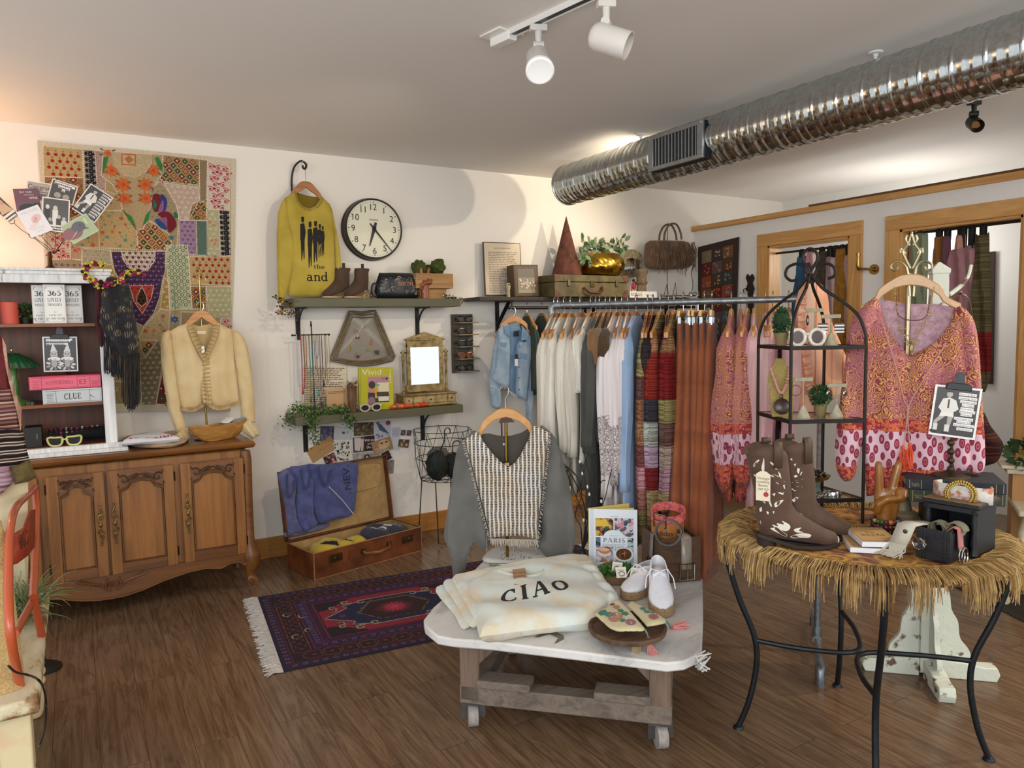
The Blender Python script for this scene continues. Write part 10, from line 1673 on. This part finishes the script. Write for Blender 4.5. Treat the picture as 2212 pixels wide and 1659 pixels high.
# peach blouse at the end of the rail
PE=PB+rn*-.04;f=facing((PE.x,PE.y,0),-50);t=T('ruffled_blouse','peach plaid blouse with ruffles hanging at the right end of the pipe rail','blouse',f.p(f.px(1760,870)[0],f.px(1760,900)[1]));PCH=BANDS([(0,'dfae90'),(.3,'d8997a'),(.36,'e4bda2'),(.7,'c8825e'),(.76,'e2b69a')],0,.11,'e0c8b8','peach',.01);m=MB();puff(m,PX(f,bez2([(1738,605),(1770,610),(1788,640),(1795,690),(1828,770),(1832,800),(1815,850),(1790,870),(1760,900),(1715,895),(1706,800),(1712,700),(1722,640)],3,True)),f,.05,.05,.014,folds(50,.012,8,3),c=0);m.build('blouse_body',PCH,t);m=MB();ruffle(m,f,PX(f,[(1732,640),(1728,700),(1738,780),(1748,850)]),.03,.012,14,.05);m.build('ruffle',PCH,t)
# right edge: white cabinet, greenery, splayed stool leg, dark mat
cf=facing(fz(2167,1305,0)+V((.25,.1,0)),-58);a,b=cf.px(2160,1002);z0=b;t=T('white_cabinet','white topped plain wood cabinet at the right edge','cabinet',cf.p(a+.17,0));m=MB();m.fbox(cf,a,z0-.02,a+.35,z0,-.2,.04);m.fbox(cf,a+.03,z0-.05,a+.33,z0-.02,-.18,.02);m.build('cabinet_top',M('d8cfb8',.6,0,.08,20,h2='b8a684'),t,bev=.006);m=MB();m.fbox(cf,cf.px(2185,1100)[0],0,a+.32,z0-.05,-.16,0);m.build('side_panel',WOOD('b98a52','a3753f',2,.8,.5,2),t)
m=MB();o=cf.p(a+.16,z0+.05,-.06);t=T('leafy_sprig','green leafy sprig with dark berries on the white cabinet','plant',o-V((0,0,.05)));leafball(o,.11,120,.06,3,5,(1.1,.9,.5),m);m.build('leaves',GREENS,t,kind='stuff');m=MB();q=random.Random(1)
for i in range(24):m.ball(o+V((q.uniform(-.05,.05),q.uniform(-.05,.05),q.uniform(.0,.07))),.007,6)
m.build('berries',C('1c161c',.4),t,kind='stuff')
A=fz(2167,1304,0);B2=fp(2222,1120,A,V((AX_F.x,AX_F.y,0)));d=(B2-A);L=d.length;m=MB();m.lathe(A,[(.001,0),(.022,.004),(.028,.022),(.022,.04),(.014,.048),(.018,L*.3),(.024,L*.5),(.032,L*.56),(.024,L*.58),(.032,L*.61),(.026,L*.64),(.034,L*.68),(.026,L*.72),(.03,L*1.02)],20,ax=d);t=T('turned_stool','cream stool with a turned splayed leg at the right edge','stool',A);LM=M('d8ccb0',.5,0,.08,20,h2='a8946c');m.build('leg',LM,t)
for dx,dy in((.5,-.06),(.12,-.42),(.42,-.44)):m=MB();m.tube([A+V((dx,dy,0)),B2+V((.08+dx*.5,dy*.5,.02))],[.016,.026],10);m.build('leg',LM,t)
m=MB();m.box(B2+V((.2,-.05,.03)),(.4,.4,.03),-58);m.build('seat',M('d8ccb0',.5,0,.08,20),t,bev=.008)
m=MB();P=[fz(x,y,.004)for x,y in((1985,1228),(2230,1352),(2600,1250),(2250,1150))];m.add(P+[p_-V((0,0,.004))for p_ in P],[(0,1,2,3),(0,4,5,1),(1,5,6,2),(2,6,7,3),(3,7,4,0)]);m.thing('floor_mat','dark brown mat on the floor before the doorway','mat',M('2f2119',.9,0,.15,60),smooth=0)
